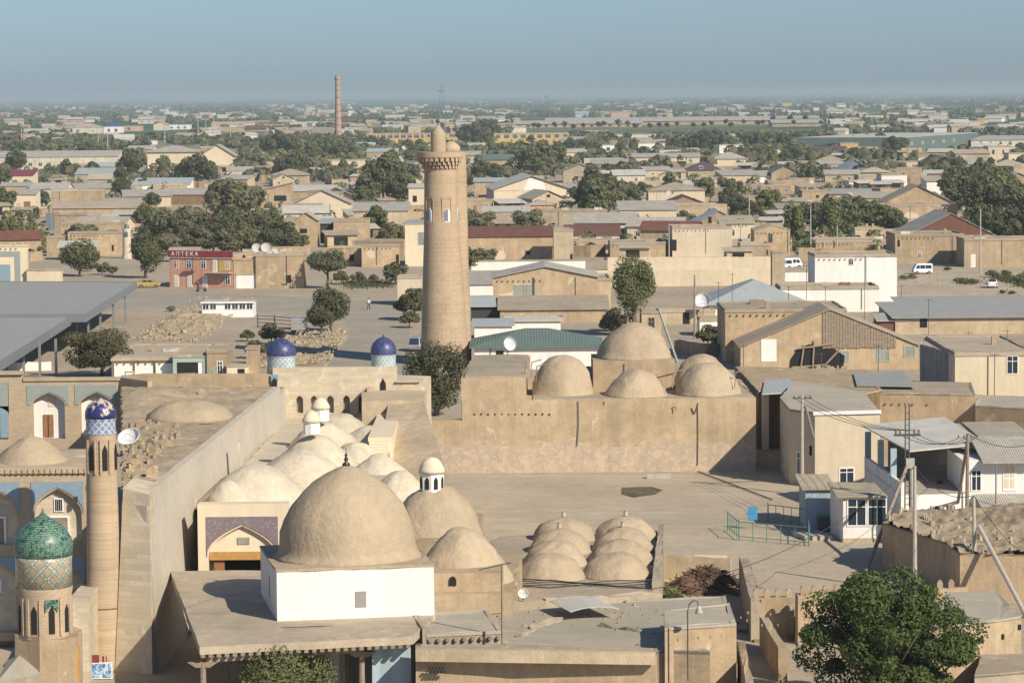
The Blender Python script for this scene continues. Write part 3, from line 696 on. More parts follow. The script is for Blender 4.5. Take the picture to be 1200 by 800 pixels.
hfield(mad, 'rubble_roof', 'rubble', lambda x, y: x > -.1265 * y - .3 and x < a.x + (b.x - a.x) * (y - a.y) / (b.y - a.y) - .3, 70, 130, -31, b.x + .2, 172.5, 239.5,
       lambda x, y: 9.42 + .22 * nz(x, y, .35) + .12 * nz(x, y, 1.1) + .05 * nz(x, y, 2.6) + max(0, .9 * math.exp(-((x + 27.5) ** 2 / 9 + (y - 229) ** 2 / 40))) + max(0, .5 * math.exp(-((x + 26) ** 2 / 3 + (y - 190) ** 2 / 60))))
c = AT(222, 466, 216)
w = L(); w.lathe(dome_prof(3.1, 1.45, 10, .1, 9.35), 36, (c.x, 216, 0), .15, .5); w.b('dome', 'mud_dome', mad, mad, True)
w = L(); rr = random.Random(11)
for i in range(170):
    x = rr.uniform(-26.5, -22.5); y = rr.gauss(196, 9); s = rr.uniform(.06, .28)
    if y < 176 or x > a.x + (b.x - a.x) * (y - a.y) / (b.y - a.y) - .7: continue
    q = [(x + s * math.cos(k * 1.3 + i) * rr.uniform(.6, 1.2), y + s * math.sin(k * 1.3 + i) * rr.uniform(.6, 1.2)) for k in range(5)]
    w.prism(q, 9.3, 9.45 + s * rr.uniform(.5, 1.7))
w.b('broken_masonry', 'rubble', mad, mad)['kind'] = 'stuff'
w = L()
for px, py, hh in ((158, 552, .8), (178, 556, .9), (181, 530, .7), (205, 510, .5), (210, 506, .6), (219, 455, 1.0), (238, 464, .9), (160, 545, .6), (196, 520, .5)):
    p = P(px, py, 9.5); w.wall([(p.x - .35, p.y), (p.x + .35, p.y), (p.x + .3, p.y + .5), (p.x - .3, p.y + .5)], 9.3, 9.4 + hh * .55, step=.3, jz=.2, seed=px)
w.b('broken_stub', 'mud', mad, mad)
# buttress
t0, t1 = AT(143, 558, 171.0), AT(174, 579, 170.2)
w = L(); w.hexa([(t0.x - .5, 170.3, 0), (t1.x + .15, 169.2, 0), (t1.x + .3, 176, 0), (t0.x - .5, 176, 0)], [(t0.x, 171.4, 10.2), (t1.x, 170.6, 9.9), (t1.x, 176, 9.9), (t0.x, 176, 10.2)])
w.b('buttress', 'pale_brick', mad, mad)
w = L(); p = P(278, 505, 10); w.box(p.x + .02, p.x + .3, p.y - .3, p.y + .3, 0, 9.3); w.b('wall_rib', 'old_white', mad, mad)
# corner minaret
MX, MY = AT(122, 700, 171.3).x, 171.3
tw = L(); tw.lathe([(1.14, 0), (1.05, 1.2), (.99, 3.45), (.97, 3.5), (.93, 6), (.89, 9), (.86, 11.2), (.85, 13.3)], 32, (MX, MY, 0)); 
tw = tw.b('corner_minaret', 'tower_brick', mad, mad, 'auto')
w = L(); w.lathe([(1.0, 3.45), (1.0, 3.53)], 32, (MX, MY, 0)); w.b('dark_ring', 'mud_dark', tw, mad)
w = L(); w.lathe([(.88, 13.3), (.88, 13.42), (.83, 13.44), (.83, 14.05), (.87, 14.08), (.87, 14.16)], 32, (0, 0, 0)); o = w.build('tile_band', 'blue_star_band', tw, 'auto', None); o.location = (MX - mo.x, MY - mo.y, 0)
w = L(); w.lathe([(.87, 14.16), (.88, 14.35), (.85, 14.6), (.70, 14.9), (.45, 15.1), (.15, 15.25), (.03, 15.3)], 32, (MX, MY, 0)); w.b('dome', 'worn_blue', tw, mad, True)
w = L()
for ang in (-122, -69, -16, 150): 
    ca, sa = math.cos(R(ang)), math.sin(R(ang)); cx, cy = MX + ca * .8, MY + sa * .8; tx, ty = -sa, ca
    pts = [(-.14, 11.3)] + [(-.14, 12.4), (0, 12.75), (.14, 12.4)] + [(.14, 11.3)]
    w.hexa([(cx + tx * u, cy + ty * u, z) for u, z in pts], [(cx + tx * u + ca * .1, cy + ty * u + sa * .1, z) for u, z in pts])
w.b('lantern_opening', 'dark', tw, mad)
w = L()
for ang in (-122, -69):
    ca, sa = math.cos(R(ang)), math.sin(R(ang)); cx, cy = MX + ca * .82, MY + sa * .82; tx, ty = -sa, ca
    for u in (-.3, .22): w.hexa([(cx + tx * (u + e), cy + ty * (u + e), 11.1) for e in (0, .08)] + [(cx + tx * (u + e) + ca * .1, cy + ty * (u + e) + sa * .1, 11.1) for e in (.08, 0)], [(cx + tx * (u + e), cy + ty * (u + e), 13.0) for e in (0, .08)] + [(cx + tx * (u + e) + ca * .1, cy + ty * (u + e) + sa * .1, 13.0) for e in (.08, 0)])
w.b('opening_frame', 'tower_brick', tw, mad)
FOOT.append((-25, 205, 36))
# ---- green domed turret
GT = AT(52, 700, 150); gz = lambda py: AT(52, py, 150).z
gt = thing('domed_turret', 'round brick turret with a shiny green tiled dome above a lozenge tile band', 'turret', (GT.x, 150, 0))
MB().lathe([(1.28, 5.6), (1.28, 7.2), (1.32, 7.6), (1.40, 7.95), (1.40, 8.1)], 40, capb=True).build('drum', 'tan_brick', gt, 'auto')
MB().lathe([(1.38, 8.08), (1.38, 9.4), (1.41, 9.62)], 40).build('tile_band', 'teal_lattice', gt, True)
MB().lathe([(1.39, 9.6), (1.43, 9.85), (1.45, 10.15), (1.38, 10.5), (1.15, 10.88), (.82, 11.18), (.48, 11.42), (.2, 11.6), (.06, 11.75), (.02, 11.98)], 40).build('dome', 'teal_rows', gt, True)
w = MB()
for ang in (-105, -66, -150, -25, 60, 120):
    ca, sa = math.cos(R(ang)), math.sin(R(ang)); tx, ty = -sa, ca; cx, cy = ca * 1.2, sa * 1.2
    pts = [(-.15, 5.9), (-.15, 7.0), (0, 7.3), (.15, 7.0), (.15, 5.9)]
    w.hexa([(cx + tx * u, cy + ty * u, z) for u, z in pts], [(cx + tx * u + ca * .1, cy + ty * u + sa * .1, z) for u, z in pts])
w.build('opening', 'dark', gt)
w = MB()
for ang in range(0, 360, 15):
    if min(abs(((ang - q + 180) % 360) - 180) for q in (-105, -66, -150, -25, 60, 120)) > 9:
        ca, sa = math.cos(R(ang)), math.sin(R(ang)); tx, ty = -sa, ca; cx, cy = ca * 1.25, sa * 1.25
        w.hexa([(cx + tx * u + ca * v, cy + ty * u + sa * v, 5.8) for u, v in ((-.07, 0), (.07, 0), (.07, .12), (-.07, .12))], [(cx + tx * u + ca * v, cy + ty * u + sa * v, 7.65) for u, v in ((-.07, 0), (.07, 0), (.07, .12), (-.07, .12))])
w.build('rib', 'tan_brick', gt)
q = []
ca, sa = math.cos(R(-66)), math.sin(R(-66)); tx, ty = -sa, ca; cx, cy = ca * 1.3, sa * 1.3
w = MB(); w.hexa([(cx + tx * u, cy + ty * u, z) for u, z in ((-.32, 7.0), (0, 7.35), (.32, 7.0), (.32, 7.6), (-.32, 7.6))], [(cx + tx * u + ca * .07, cy + ty * u + sa * .07, z) for u, z in ((-.32, 7.0), (0, 7.35), (.32, 7.0), (.32, 7.6), (-.32, 7.6))]); w.build('tile_plaque', 'teal_rows', gt)
w = MB(); w.wall([(-.05, -1.5), (1.75, -1.5), (1.6, 1.6), (-1.4, 1.6), (-1.4, -.6)], 0, 5.75, step=.6, jz=.12, seed=4); w.build('plinth', 'mud_warm', gt)
w = MB(); w.hexa([(-1.7, -1.6, 0), (-.05, -1.55, 0), (-.05, 1.6, 0), (-1.5, 1.6, 0)], [(-2.2, -1.6, 3.6), (-.06, -1.55, 4.0), (-.06, .2, 6.1), (-1.5, 1.6, 5.4)]); w.build('ramp', 'grey_roof', gt)
w = MB(); w.wall([(-3.6, -1.2), (-1.6, -1.2), (-1.5, 2), (-3.6, 2)], 0, 3.0, step=.5, jz=.25, seed=9); w.build('broken_wall', 'mud', gt)
w = MB(); w.box(1.65, 1.85, -1.3, -1.1, 3.2, 5.4); w.build('plank', 'golden_wood', gt)
t, W, h = house(84, 106, 700, 800, 5, 'none', wall='pale_brick', label='low pale brick wall block behind the green domed turret', name='brick_block', cat='wall')
# painting for sale
pb = P(121, 793); st = thing('painting_display', 'blue and white painting propped at the foot of the corner minaret', 'painting', (pb.x, pb.y - .8, 0), R(4))
w = MB(); w.slabxz([(-.62, .06), (.62, .06), (.62, .98), (-.62, .98)], 0, .05); w.build('frame', 'white_paint', st)
w = MB(); w.slabxz([(-.56, .12), (.56, .12), (.56, .92), (-.56, .92)], -.012, 0); o = w.build('picture', 'sky_mosaic', st)
m_, n_t, b_s = newmat('painting'); g_ = nd(n_t, 'ShaderNodeNewGeometry')
n_t.links.new(ramp(n_t, noisen(n_t, g_.outputs['Position'], 3.2, 5, .7, 1.2), [(.36, (.03, .1, .32)), (.48, (.12, .27, .48)), (.56, (.5, .58, .62)), (.66, (.7, .7, .66))]), b_s.inputs['Base Color']); o.data.materials[0] = m_
MB().tube([(-.45, .1, 0), (-.4, .45, 1.0)], .025).tube([(.45, .1, 0), (.4, .45, 1.0)], .025).build('easel_leg', 'wood', st)
o = MB().box(-.5, -.1, -.02, .05, .98, 1.4).box(.06, .18, .0, .05, .98, 1.32).box(.26, .32, 0, .05, .98, 1.3).build('hanging_scarves', 'red_cloth', None); o.parent = st

# ================================================================ GATEHOUSE
YG = 240.0; GX = lambda px: AT(px, 460, YG).x; GZ = lambda py: AT(400, py, YG).z
gate = thing('brick_gatehouse', 'pale brick gatehouse wall with two blue domed turrets and a row of arched niches', 'gatehouse', (GX(405), YG, 0))
mw, mb = L(), L()
cells = [320, 342] + [359.5, 377.5, 396.5, 415.5, 434, 465, 498]
cs = [None, 351, 368, 387, 406, 424, None, None]
for i in range(8):
    x0, x1 = GX(cells[i]), GX(cells[i + 1])
    if cs[i] is None:
        if i == 9: pass
        mw.face([(x0, YG, 5.5), (x1, YG, 5.5), (x1, YG, GZ(432 if i < 7 else 448)), (x0, YG, GZ(432 if i < 7 else 448))])
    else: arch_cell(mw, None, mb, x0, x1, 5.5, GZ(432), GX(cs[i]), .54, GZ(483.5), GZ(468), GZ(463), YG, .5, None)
mw.box(GX(320), GX(465), YG + .001, YG + .6, GZ(432) - .02, GZ(432) + .12)
mw.wall([(GX(312), YG + .62), (GX(492), YG + .62), (GX(503), YG + 5.5), (GX(312), YG + 5.5)], 0, GZ(448), seed=8, jz=.08)
mw.wall([(GX(335), YG + .61), (GX(465), YG + .61), (GX(465), YG + 1.4), (GX(335), YG + 1.4)], GZ(448), GZ(432.5), seed=8, jz=.05)
mw.box(GX(464), GX(493), YG - .25, YG + 1, GZ(448), GZ(446.5))
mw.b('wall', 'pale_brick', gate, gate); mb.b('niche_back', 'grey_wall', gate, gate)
for px, hw, py0, pyd, pyt in ((329.5, 17, 432, 418, 396.5), (449.5, 14.8, 432, 416.5, 397)):
    x = AT(px, 420, YG + 1.15).x; r = hw * YG / F; z0_, zd, zt = AT(px, py0, YG).z, AT(px, pyd, YG).z, AT(px, pyt, YG).z
    t = L(); t.lathe([(r, 4.5), (r, z0_)], 28, (x, YG + 1.15, 0)); t = t.b('turret', 'pale_brick', gate, gate, 'auto')
    for nm, mt, pr in (('tile_drum', 'white_lattice', [(r * .98, z0_), (r * .98, zd - .06), (r * 1.02, zd - .05), (r * 1.02, zd)]),
                       ('dome', 'blue_glaze', [(r * 1.02, zd), (r * 1.04, zd + .3), (r * .98, zd + .62), (r * .8, zd + .95), (r * .5, zd + 1.2), (r * .2, zd + 1.36), (.03, zt)])):
        w = MB(); w.lathe(pr, 32); o = w.build(nm, mt, t, 'auto'); o.location = (x - gate.location.x, YG + 1.15 - gate.location.y, 0)
    w = L(); w.tube([(x, YG + 1.15, zt - .05), (x, YG + 1.15, zt + .25)], .05); w.b('finial', 'bronze', t, gate)
w = L(); x = GX(449); w.slabxz([(x - .22, GZ(466)), (x + .22, GZ(466)), (x + .22, GZ(450)), (x, GZ(443.5)), (x - .22, GZ(450))], YG - .04, YG + .05)
w.v = [(X_, Y_ - .02, Z_) for X_, Y_, Z_ in w.v]; w.b('arched_opening', 'dark', gate, gate)
w = L(); x = GX(322); w.box(x - .28, x + .28, YG - .06, YG + .02, GZ(446), GZ(438)); w.b('blue_tile_panel', 'sky_mosaic', gate, gate)
w = L(); w.slabxz([(x - .2, GZ(452)), (x + .2, GZ(452)), (x + .2, GZ(445)), (x, GZ(441.5)), (x - .2, GZ(445))], YG - .1, YG - .06); w.b('arched_opening', 'dark', gate, gate)
# stair block and sloping flank
w = L()
A_ = [P(424, 470, 9.0), P(496, 469, 9.0), AT(500, 465, YG - .1), AT(424, 465, YG - .1)]; A_[2].z = A_[3].z = 9.0
q1, q2, q3, q4 = P(424, 488, 8.3), P(455, 488, 8.3), P(455, 470, 9.0), P(424, 470, 9.0)
w.wall([(p.x, p.y) for p in A_], 0, 9.0, seed=12, jz=.08)
b1, b2, b3, b4 = P(440, 560, 5.6), P(536, 592, 5.2), P(508, 500, 8.2), P(452, 489, 8.2)
w.hexa([(b1.x, b1.y, 0), (b2.x + .8, b2.y, 0), (A_[1].x + .9, A_[1].y, 0), (b4.x, A_[1].y, 0)], [b1, b2, (A_[1].x + .02, A_[1].y, 8.95), (b4.x, A_[1].y, 8.7)])
w.b('stair_flank', 'mud_pale', gate, gate)
w = L(); s0, s1 = P(433, 519, 7.6), P(433, 549, 6.3); s0r = P(455, 519, 7.6)
for i in range(9):
    t0 = i / 9; y = s0.y + (s1.y - s0.y) * t0; y2 = s0.y + (s1.y - s0.y) * (t0 + 1 / 9); z = 7.75 - 1.35 * t0
    w.box(s0.x, s0r.x, y2, y, 4, z)
w.box(s0.x - .1, s0r.x + .3, s0.y, A_[0].y - .1, 4, 8.0)
w.b('stairs', 'cream_light', gate, gate)
w = L(); p = P(434, 478, 9.0); w.box(GX(433) - .12, GX(433) + .1, YG - 1.6, YG - .1, 7.6, 9.3); w.b('buttress', 'mud_pale', gate, gate)
FOOT.append((GX(400), YG, 14))

# ================================================================ VAULTED BAZAAR
bz = thing('domed_bazaar', 'covered bazaar roofed with cream plaster domes and small white lanterns', 'bazaar', (-14, 205, 0))
bl = L(); x0 = -18.6
bl.wall([(AT(235, 600, 182).x, 182), (-8.0, 182), (-8.2, 200), (-9.4, 239), (-17.6, 239), (-17.9, 225), (-18.9, 190)], 0, 7.0, seed=2); bl.b('vault_roof', 'cream_dome', bz, bz)
for px, ty, hw, yd, zb in ((300, 540, 58, 189, 6.9), (352, 524, 54, 198, 6.9), (369, 507, 42, 208, 6.9), (379, 493, 36, 219, 6.9), (397, 482, 30, 229, 6.9),
                           (415, 516, 28, 211, 6.9), (433, 497, 28, 222, 6.9), (445, 530, 30, 204, 6.6), (468, 548, 36, 198, 5.4), (268, 560, 26, 186, 6.9)):
    c = AT(px, ty, yd); r = hw * yd / F
    if c.z < zb + .4: c.z = zb + .6
    r *= 1.22; w = L(); w.lathe(dome_prof(r, (c.z - zb) * .93, 10, .5, zb - .1, .05), 36, (c.x, yd, 0), .1, .7); w.b('dome', 'cream_dome', bz, bz, True)
for px, ty, hw, yd in ((365, 481, 11.3, 207), (375.5, 466, 11.5, 218)):
    c = AT(px, ty, yd); r = hw * yd / F; H = 27 * yd / F
    w = L(); w.lathe([(r * .88, c.z - H), (r * .88, c.z - .75), (r, c.z - .74)], 8, (c.x, yd, 0)); ln = w.b('lantern', 'white_wash', bz, bz)
    w = L(); w.lathe(dome_prof(r, .78, 8, .2, c.z - .76), 24, (c.x, yd, 0)); w.b('lantern_dome', 'cream_light', ln, bz, True)
# portal
YP = 181.0; PX = lambda px: AT(px, 640, YP).x; PZ = lambda py: AT(284, py, YP).z
mw, ms, mb = L(), L(), L()
arch_cell(mw, ms, None, PX(232), PX(338), 0, PZ(592), PX(284), 80 * YP / F, 0, PZ(652), PZ(616), YP, .25, (PX(242), PX(326), PZ(605)))
mw.box(PX(232), PX(338), YP + .02, YP + 1.2, PZ(592) - .1, PZ(592) + .08); mw.box(PX(232), PX(241), YP + .03, YP + 1.3, 0, PZ(592) - .1); mw.box(PX(330), PX(338), YP + .03, YP + 1.3, 0, PZ(592) - .1)
mw.b('portal', 'cream_light', bz, bz); ms.b('tile_spandrels', 'purple_mosaic', bz, bz)
w = L(); pt = [(PX(284) + x, z) for x, z in pointed(80 * YP / F, PZ(652), PZ(616))]; w.slabxz(pt, YP + .26, YP + .5); w.b('tympanum', 'cream_light', bz, bz)
w = L(); w.box(PX(278), PX(292), YP + .2, YP + .255, PZ(638), PZ(630)); w.b('plaque', 'grey_wall', bz, bz)
w = L(); w.box(PX(245), PX(324), YP + .1, YP + .6, PZ(656), PZ(646.5)); w.b('lintel', 'golden_wood', bz, bz)
w = L(); w.box(PX(250), PX(262), YP + .3, YP + .5, 2, PZ(656)); w.b('gate_leaf', 'brown_door', bz, bz)
w = L(); w.box(PX(262), PX(330), YP + .9, YP + 1.2, 2, PZ(656)); w.b('gateway', 'dark', bz, bz)

# ================================================================ MAUSOLEUM (white cube) and the canopy it stands by
ZC = 4.6
cp = [P(200, 669, ZC), P(234, 757, ZC), P(484, 745, ZC), P(512, 716, ZC), P(512, 690, ZC), P(330, 668, ZC)]
can = thing('veranda_building', 'flat roofed veranda of grey plaster on wooden posts in front of the white domed tomb', 'veranda', (cp[1].x + 6, cp[1].y, 0))
w = L(); w.wall([(p.x, p.y) for p in cp], ZC - .42, ZC, step=1.1, jz=.04, seed=7); w.b('roof', 'mud_roof', can, can)
w = L()
f0, f1 = cp[1], cp[2]
for i in range(27):
    p = f0.lerp(f1, (i + .4) / 27); w.box(p.x - .1, p.x + .1, p.y - .16, p.y + .4, ZC - .56, ZC - .42)
w.b('beam_ends', 'old_wood', can, can)
w = L(); d_ = (f1 - f0).normalized(); 
w.hexa([(f0.x + .3, f0.y + .25, ZC - .86), (f1.x - 2.5, f1.y + .3, ZC - .86), (f1.x - 2.5, f1.y + .55, ZC - .86), (f0.x + .3, f0.y + .5, ZC - .86)], [(f0.x + .3, f0.y + .25, ZC - .56), (f1.x - 2.5, f1.y + .3, ZC - .56), (f1.x - 2.5, f1.y + .55, ZC - .56), (f0.x + .3, f0.y + .5, ZC - .56)]); w.b('beam', 'old_wood', can, can)
def post(root, px, y, z1, r, mat='old_wood', name='post'):
    x = AT(px, 790, y).x; w = L(); w.tube([(x, y, 0), (x, y, z1 * .5), (x, y, z1)], [r * 1.2, r, r * .9], 8); return w.b(name, mat, root, root, 'auto'), x
for px, y in ((238, f0.y + .35), (424, f1.y + .5), (331, (f0.y + f1.y) / 2 + .4)):
    o, x = post(can, px, y, ZC - .95, .16)
    w = L(); w.extr([(x - .75, ZC - .86), (x + .75, ZC - .86), (x + .35, ZC - 1.12), (x - .35, ZC - 1.12)], 'y', y - .12, y + .12); w.b('capital', 'old_wood', o, can)
post(can, 376, f0.y + 5, ZC - .5, .14, 'wood'); post(can, 407, f0.y + 5.2, ZC - .5, .12, 'wood')
w = L(); w.box(cp[1].x + .6, cp[2].x - 1.0, f0.y + 8, f0.y + 8.3, 0, ZC - .45); w.b('rear_wall', 'grey_wall', can, can)
w = L(); w.box(AT(352, 790, f0.y + 6).x, AT(398, 790, f0.y + 6).x, f0.y + 6, f0.y + 6.2, 0, ZC - .9); w.b('white_partition', 'white_wash', can, can)
w = L(); w.box(AT(437, 790, f0.y + 4).x, AT(482, 790, f0.y + 4).x, f0.y + 3.2, f0.y + 3.4, 0, ZC - .6); w.b('partition', 'blue_wash', can, can)
FOOT.append((-11, 165, 12))
ms_ = P(325, 727, ZC); me_ = P(509, 720, ZC)
Wm = (me_ - ms_).length; am = math.atan2(me_.y - ms_.y, me_.x - ms_.x); ctr = (ms_ + me_) / 2
mz = thing('domed_mausoleum', 'whitewashed cube tomb carrying one large round clay dome', 'mausoleum', (ctr.x, ctr.y, 0), am)
Dm = 9.0; Hm = 7.3
MB().wall([(-Wm / 2, 0), (Wm / 2, 0), (Wm / 2, Dm), (-Wm / 2, Dm)], 0, Hm - .06, jz=.02, seed=1).build('wall', 'white_wash', mz)
MB().wall([(-Wm / 2 - .04, -.04), (Wm / 2 + .04, -.04), (Wm / 2 + .04, Dm), (-Wm / 2 - .04, Dm)], Hm - .12, Hm, step=.8, jz=.03, seed=1).build('roof_terrace', 'mud_dome', mz)
rd = 3.62; dxl = (AT(407, 640, ctr.y + 4.3).x - ctr.x) / math.cos(am) + 4.25 * math.tan(am); dm = MB()
dm.lathe([(rd + .5, Hm - .06), (rd + .22, Hm + .1), (rd + .05, Hm + .4), (rd + .02, Hm + .6), (rd, Hm + 1.3), (rd * .945, Hm + 2.0), (rd * .84, Hm + 2.75), (rd * .685, Hm + 3.45), (rd * .51, Hm + 4.0), (rd * .33, Hm + 4.43), (rd * .16, Hm + 4.75), (.08, Hm + 4.93)], 64, (dxl, 4.25, 0), .06, .7)
do = dm.build('dome', 'mud_dome', mz, True)
MB().lathe([(.2, Hm + 4.85), (.22, Hm + 4.98), (.07, Hm + 5.08), (.13, Hm + 5.22), (.05, Hm + 5.34), (.09, Hm + 5.44), (.025, Hm + 5.55), (.02, Hm + 5.85)], 12, (dxl, 4.25, 0)).build('finial', 'bronze', do, True)
w = MB(); w.box(-.05, .55, -.03, .02, 5.15, 6.0); w.build('vent_panel', 'grey_wall', mz)
w = MB(); w.box(-Wm / 2 - .04, -Wm / 2 + .02, 3.6, 4.0, 5.2, 6.4); w.build('vent_panel', 'grey_wall', mz)
# ---- dome with white lantern, and dome with the small window
bh = thing('domed_bathhouse', 'two low clay domes, one with a white lantern, one with a small arched window', 'bathhouse', (-3, 176, 0))
c1 = AT(512, 573, 185); c2 = AT(541, 620, 171)
w = L(); w.wall([(AT(450, 640, 180).x, 181), (AT(562, 640, 181).x, 181), (AT(566, 600, 192).x, 194), (AT(520, 590, 196).x, 197), (AT(450, 590, 190).x, 190)], 0, 5.5, seed=21)
w.wall([(AT(480, 715, 165.5).x, 165.5), (AT(600, 710, 166).x, 166.5), (AT(612, 640, 178).x, 180), (AT(480, 640, 178).x, 180)], 0, 4.9, seed=22); w.b('wall', 'mud', bh, bh)
w = L(); w.lathe(dome_prof(2.75, c1.z - 5.3, 11, .12, 5.3, .06), 40, (c1.x - .1, 186, 0), .14, .6); d1 = w.b('dome', 'mud_dome', bh, bh, True)
w = L(); w.lathe(dome_prof(3.0, c2.z - 4.7, 11, .55, 4.7, .1), 40, (c2.x, 171, 0), .12, .6); d2 = w.b('dome', 'mud_dome', bh, bh, True)
w = L(); w.wall([(c2.x - 2.6, 167.0), (c2.x + 2.3, 167.0), (c2.x + 2.3, 171), (c2.x - 2.6, 171)], 0, 5.9, seed=3, jz=.05); w.b('dome_base', 'mud', bh, bh)
zl = c1.z - .2; lx, ly = AT(506, 577, 185.5).x, 185.6
w = L(); w.lathe([(.72, zl), (.74, zl + 1.15)], 8, (lx, ly, 0)); ln = w.b('lantern', 'white_wash', bh, bh)
w = L(); w.lathe(dome_prof(.82, .95, 8, .15, zl + 1.15), 20, (lx, ly, 0), .03, 2); w.b('lantern_dome', 'cream_light', ln, bh, True)
w = L()
for ang in (-112, -67, -158, -22):
    ca, sa = math.cos(R(ang)), math.sin(R(ang)); tx, ty = -sa, ca; x, y = lx + ca * .66, ly + sa * .66
    pp = [(-.12, zl + .2), (-.12, zl + .75), (0, zl + .95), (.12, zl + .75), (.12, zl + .2)]
    w.hexa([(x + tx * u, y + ty * u, z) for u, z in pp], [(x + tx * u + ca * .06, y + ty * u + sa * .06, z) for u, z in pp])
w.b('lantern_opening', 'dark', ln, bh)
wp = AT(530.5, 686, 166.9); pp = [(-.2, 0), (-.2, .3), (-.14, .45), (0, .52), (.14, .45), (.2, .3), (.2, 0)]
w = L(); w.hexa([(wp.x + u, 166.93, wp.z + z) for u, z in pp], [(wp.x + u, 167.2, wp.z + z) for u, z in pp]); w.b('window_opening', 'dark', bh, bh)
# ---- eight small domes
sd_ = thing('eight_dome_roof', 'flat clay roof carrying two rows of four small round domes', 'building', (3.5, 185, 0))
Z3 = 3.0
pl = [P(556, 700, Z3), P(602, 712, Z3), P(765, 696, Z3), P(776, 640, Z3), P(770, 622, Z3), P(588, 628, Z3), P(560, 640, Z3)]
w = L(); w.wall([(p.x, p.y) for p in pl], 0, Z3, seed=31, jz=.05); w.b('roof', 'mud_roof', sd_, sd_)
for (xa, ya, xb, yb) in ((645, 684, 661, 638), (723, 682, 734, 637)):
    A2, B2 = P(xa, ya - 5, Z3), P(xb, yb - 4, Z3)
    for k in range(4):
        p = A2.lerp(B2, k / 3); r = 2.12 if k == 0 else 2.05
        w = L(); w.lathe(dome_prof(r, 1.38, 10, .2, Z3 - .02, .06), 36, (p.x, p.y + r * .45, 0), .12, .8); d = w.b('small_dome', 'mud_dome', sd_, sd_, True)
        if k in (2, 3): w = L(); w.lathe([(.15, Z3 + 1.5), (.12, Z3 + 1.8), (.16, Z3 + 1.85)], 10, (p.x, p.y + r * .45, 0)); w.b('vent_pot', 'concrete', d, sd_)
p = [P(764, 690, Z3), P(774, 690, Z3), P(778, 622, Z3), P(772, 622, Z3)]
w = L(); w.wall([(q.x, q.y) for q in p], 0, Z3 + .45, step=1, jz=.06, seed=5); w.b('parapet', 'mud_grey', sd_, sd_)
w = L()
for i in range(5):
    pts = [P(604 + 40 * t_ + rnd.uniform(-3, 3), 687 + 2.5 * math.sin(t_ * 2 + i) - i * .5 + t_ * .5, Z3) + Vector((0, 0, .08 + .05 * i)) for t_ in range(5)]; w.tube(pts, .03, 4)
w.b('cable_bundle', 'cable', sd_, sd_)
FOOT.append((3, 185, 14))
# ---- foreground houses bottom centre
t, lo = blk([(487, 764), (600, 764), (768, 768), (770, 762), (592, 757), (487, 757)], 4.1, wall='mud_warm', label='long low mud wall with a thick coping along the bottom edge of the view', name='mud_wall', cat='wall', rim=.12)
w = L(); A2 = P(487, 766, 4.1); B2 = P(768, 770, 4.1); w.hexa([(A2.x, A2.y - .12, 3.75), (B2.x, B2.y - .12, 3.75), (B2.x, B2.y + .3, 3.75), (A2.x, A2.y + .3, 3.75)], [(A2.x, A2.y - .1, 4.35), (B2.x, B2.y - .1, 4.35), (B2.x, B2.y + .35, 4.35), (A2.x, A2.y + .35, 4.35)]); w.b('coping', 'mud_pale', t, t)
w = L()
for r0, n0, px0, py0 in ((0, 6, 745, 785), (1, 6, 747, 790), (0, 5, 503, 783), (1, 5, 505, 787)):
    for k in range(n0): q = AT(px0 + k * 4, py0, A2.y - .02); w.box(q.x - .05, q.x + .05, q.y - .06, q.y + .1, q.z - .06, q.z + .06)
w.b('vent_holes', 'dark', t, t)
t, lo = blk([(592, 757), (775, 763), (832, 765), (788, 738), (862, 738), (850, 700), (600, 712), (566, 722)], 3.5, wall='mud', rmat='grey_roof', label='wide flat grey plaster roof behind the long mud wall at the bottom', name='flat_roof_house', rim=.12)
for pl_, z_, th_ in (([(566, 720), (640, 713), (712, 708), (776, 703)], 3.95, .5), ([(612, 748), (632, 736), (660, 728)], 3.7, .35), ([(700, 735), (765, 744)], 3.68, .3)):
    for A_, B_ in zip(pl_[:-1], pl_[1:]):
        A_, B_ = P(*A_, 3.5), P(*B_, 3.5); n = Vector((-(B_ - A_).y, (B_ - A_).x, 0)).normalized() * th_; w = L(); w.wall([(A_.x, A_.y), (B_.x, B_.y), (B_.x + n.x, B_.y + n.y), (A_.x + n.x, A_.y + n.y)], 3.3, z_, step=.45, jz=.12, jx=.1, seed=int(z_ * 9)); w.b('worn_parapet', 'mud_roof', t, t)
w = L(); q = P(640, 722, 3.5)
for i in range(90): x, y, s = q.x + rnd.gauss(3, 5), q.y + rnd.gauss(0, 2.2), rnd.uniform(.03, .1); w.prism([(x + s * math.cos(k * 1.3 + i), y + s * math.sin(k * 1.3 + i)) for k in range(5)], 3.5, 3.6 + s * rnd.uniform(.3, 1.2))
w.b('clay_crumbs', 'mud', t, t)['kind'] = 'stuff'
t, lo = blk([(779, 737), (863, 732), (855, 709), (778, 716)], 4.7, wall='mud_warm', rmat='grey_roof', label='tan mud block with a row of beam holes beside the hooked lamp pole', rim=.1)
w = L()
for px in (793, 805, 817, 831, 844): q = AT(px, 749 - (px - 793) * .1, P(px, 736.5 - (px - 779) * .06, 4.7).y - .0); w.tube([(q.x, q.y - .12, q.z), (q.x, q.y + .3, q.z)], .09, 8)
w.b('beam_ends', 'wood', t, t)
t, lo = blk([(500, 745), (590, 741), (572, 716), (484, 722)], 4.25, wall='mud_grey', rmat='grey_roof', label='small grey flat roof with exposed rafters right of the veranda', rim=.1)
w = L(); f0_, f1_ = P(500, 745, 4.25), P(590, 741, 4.25)
for i in range(9): q = f0_.lerp(f1_, (i + .5) / 9); w = L(); w.box(q.x - .12, q.x + .05, q.y - .25, q.y + .1, 3.95, 4.12); w.b('rafter', 'old_wood', t, t)
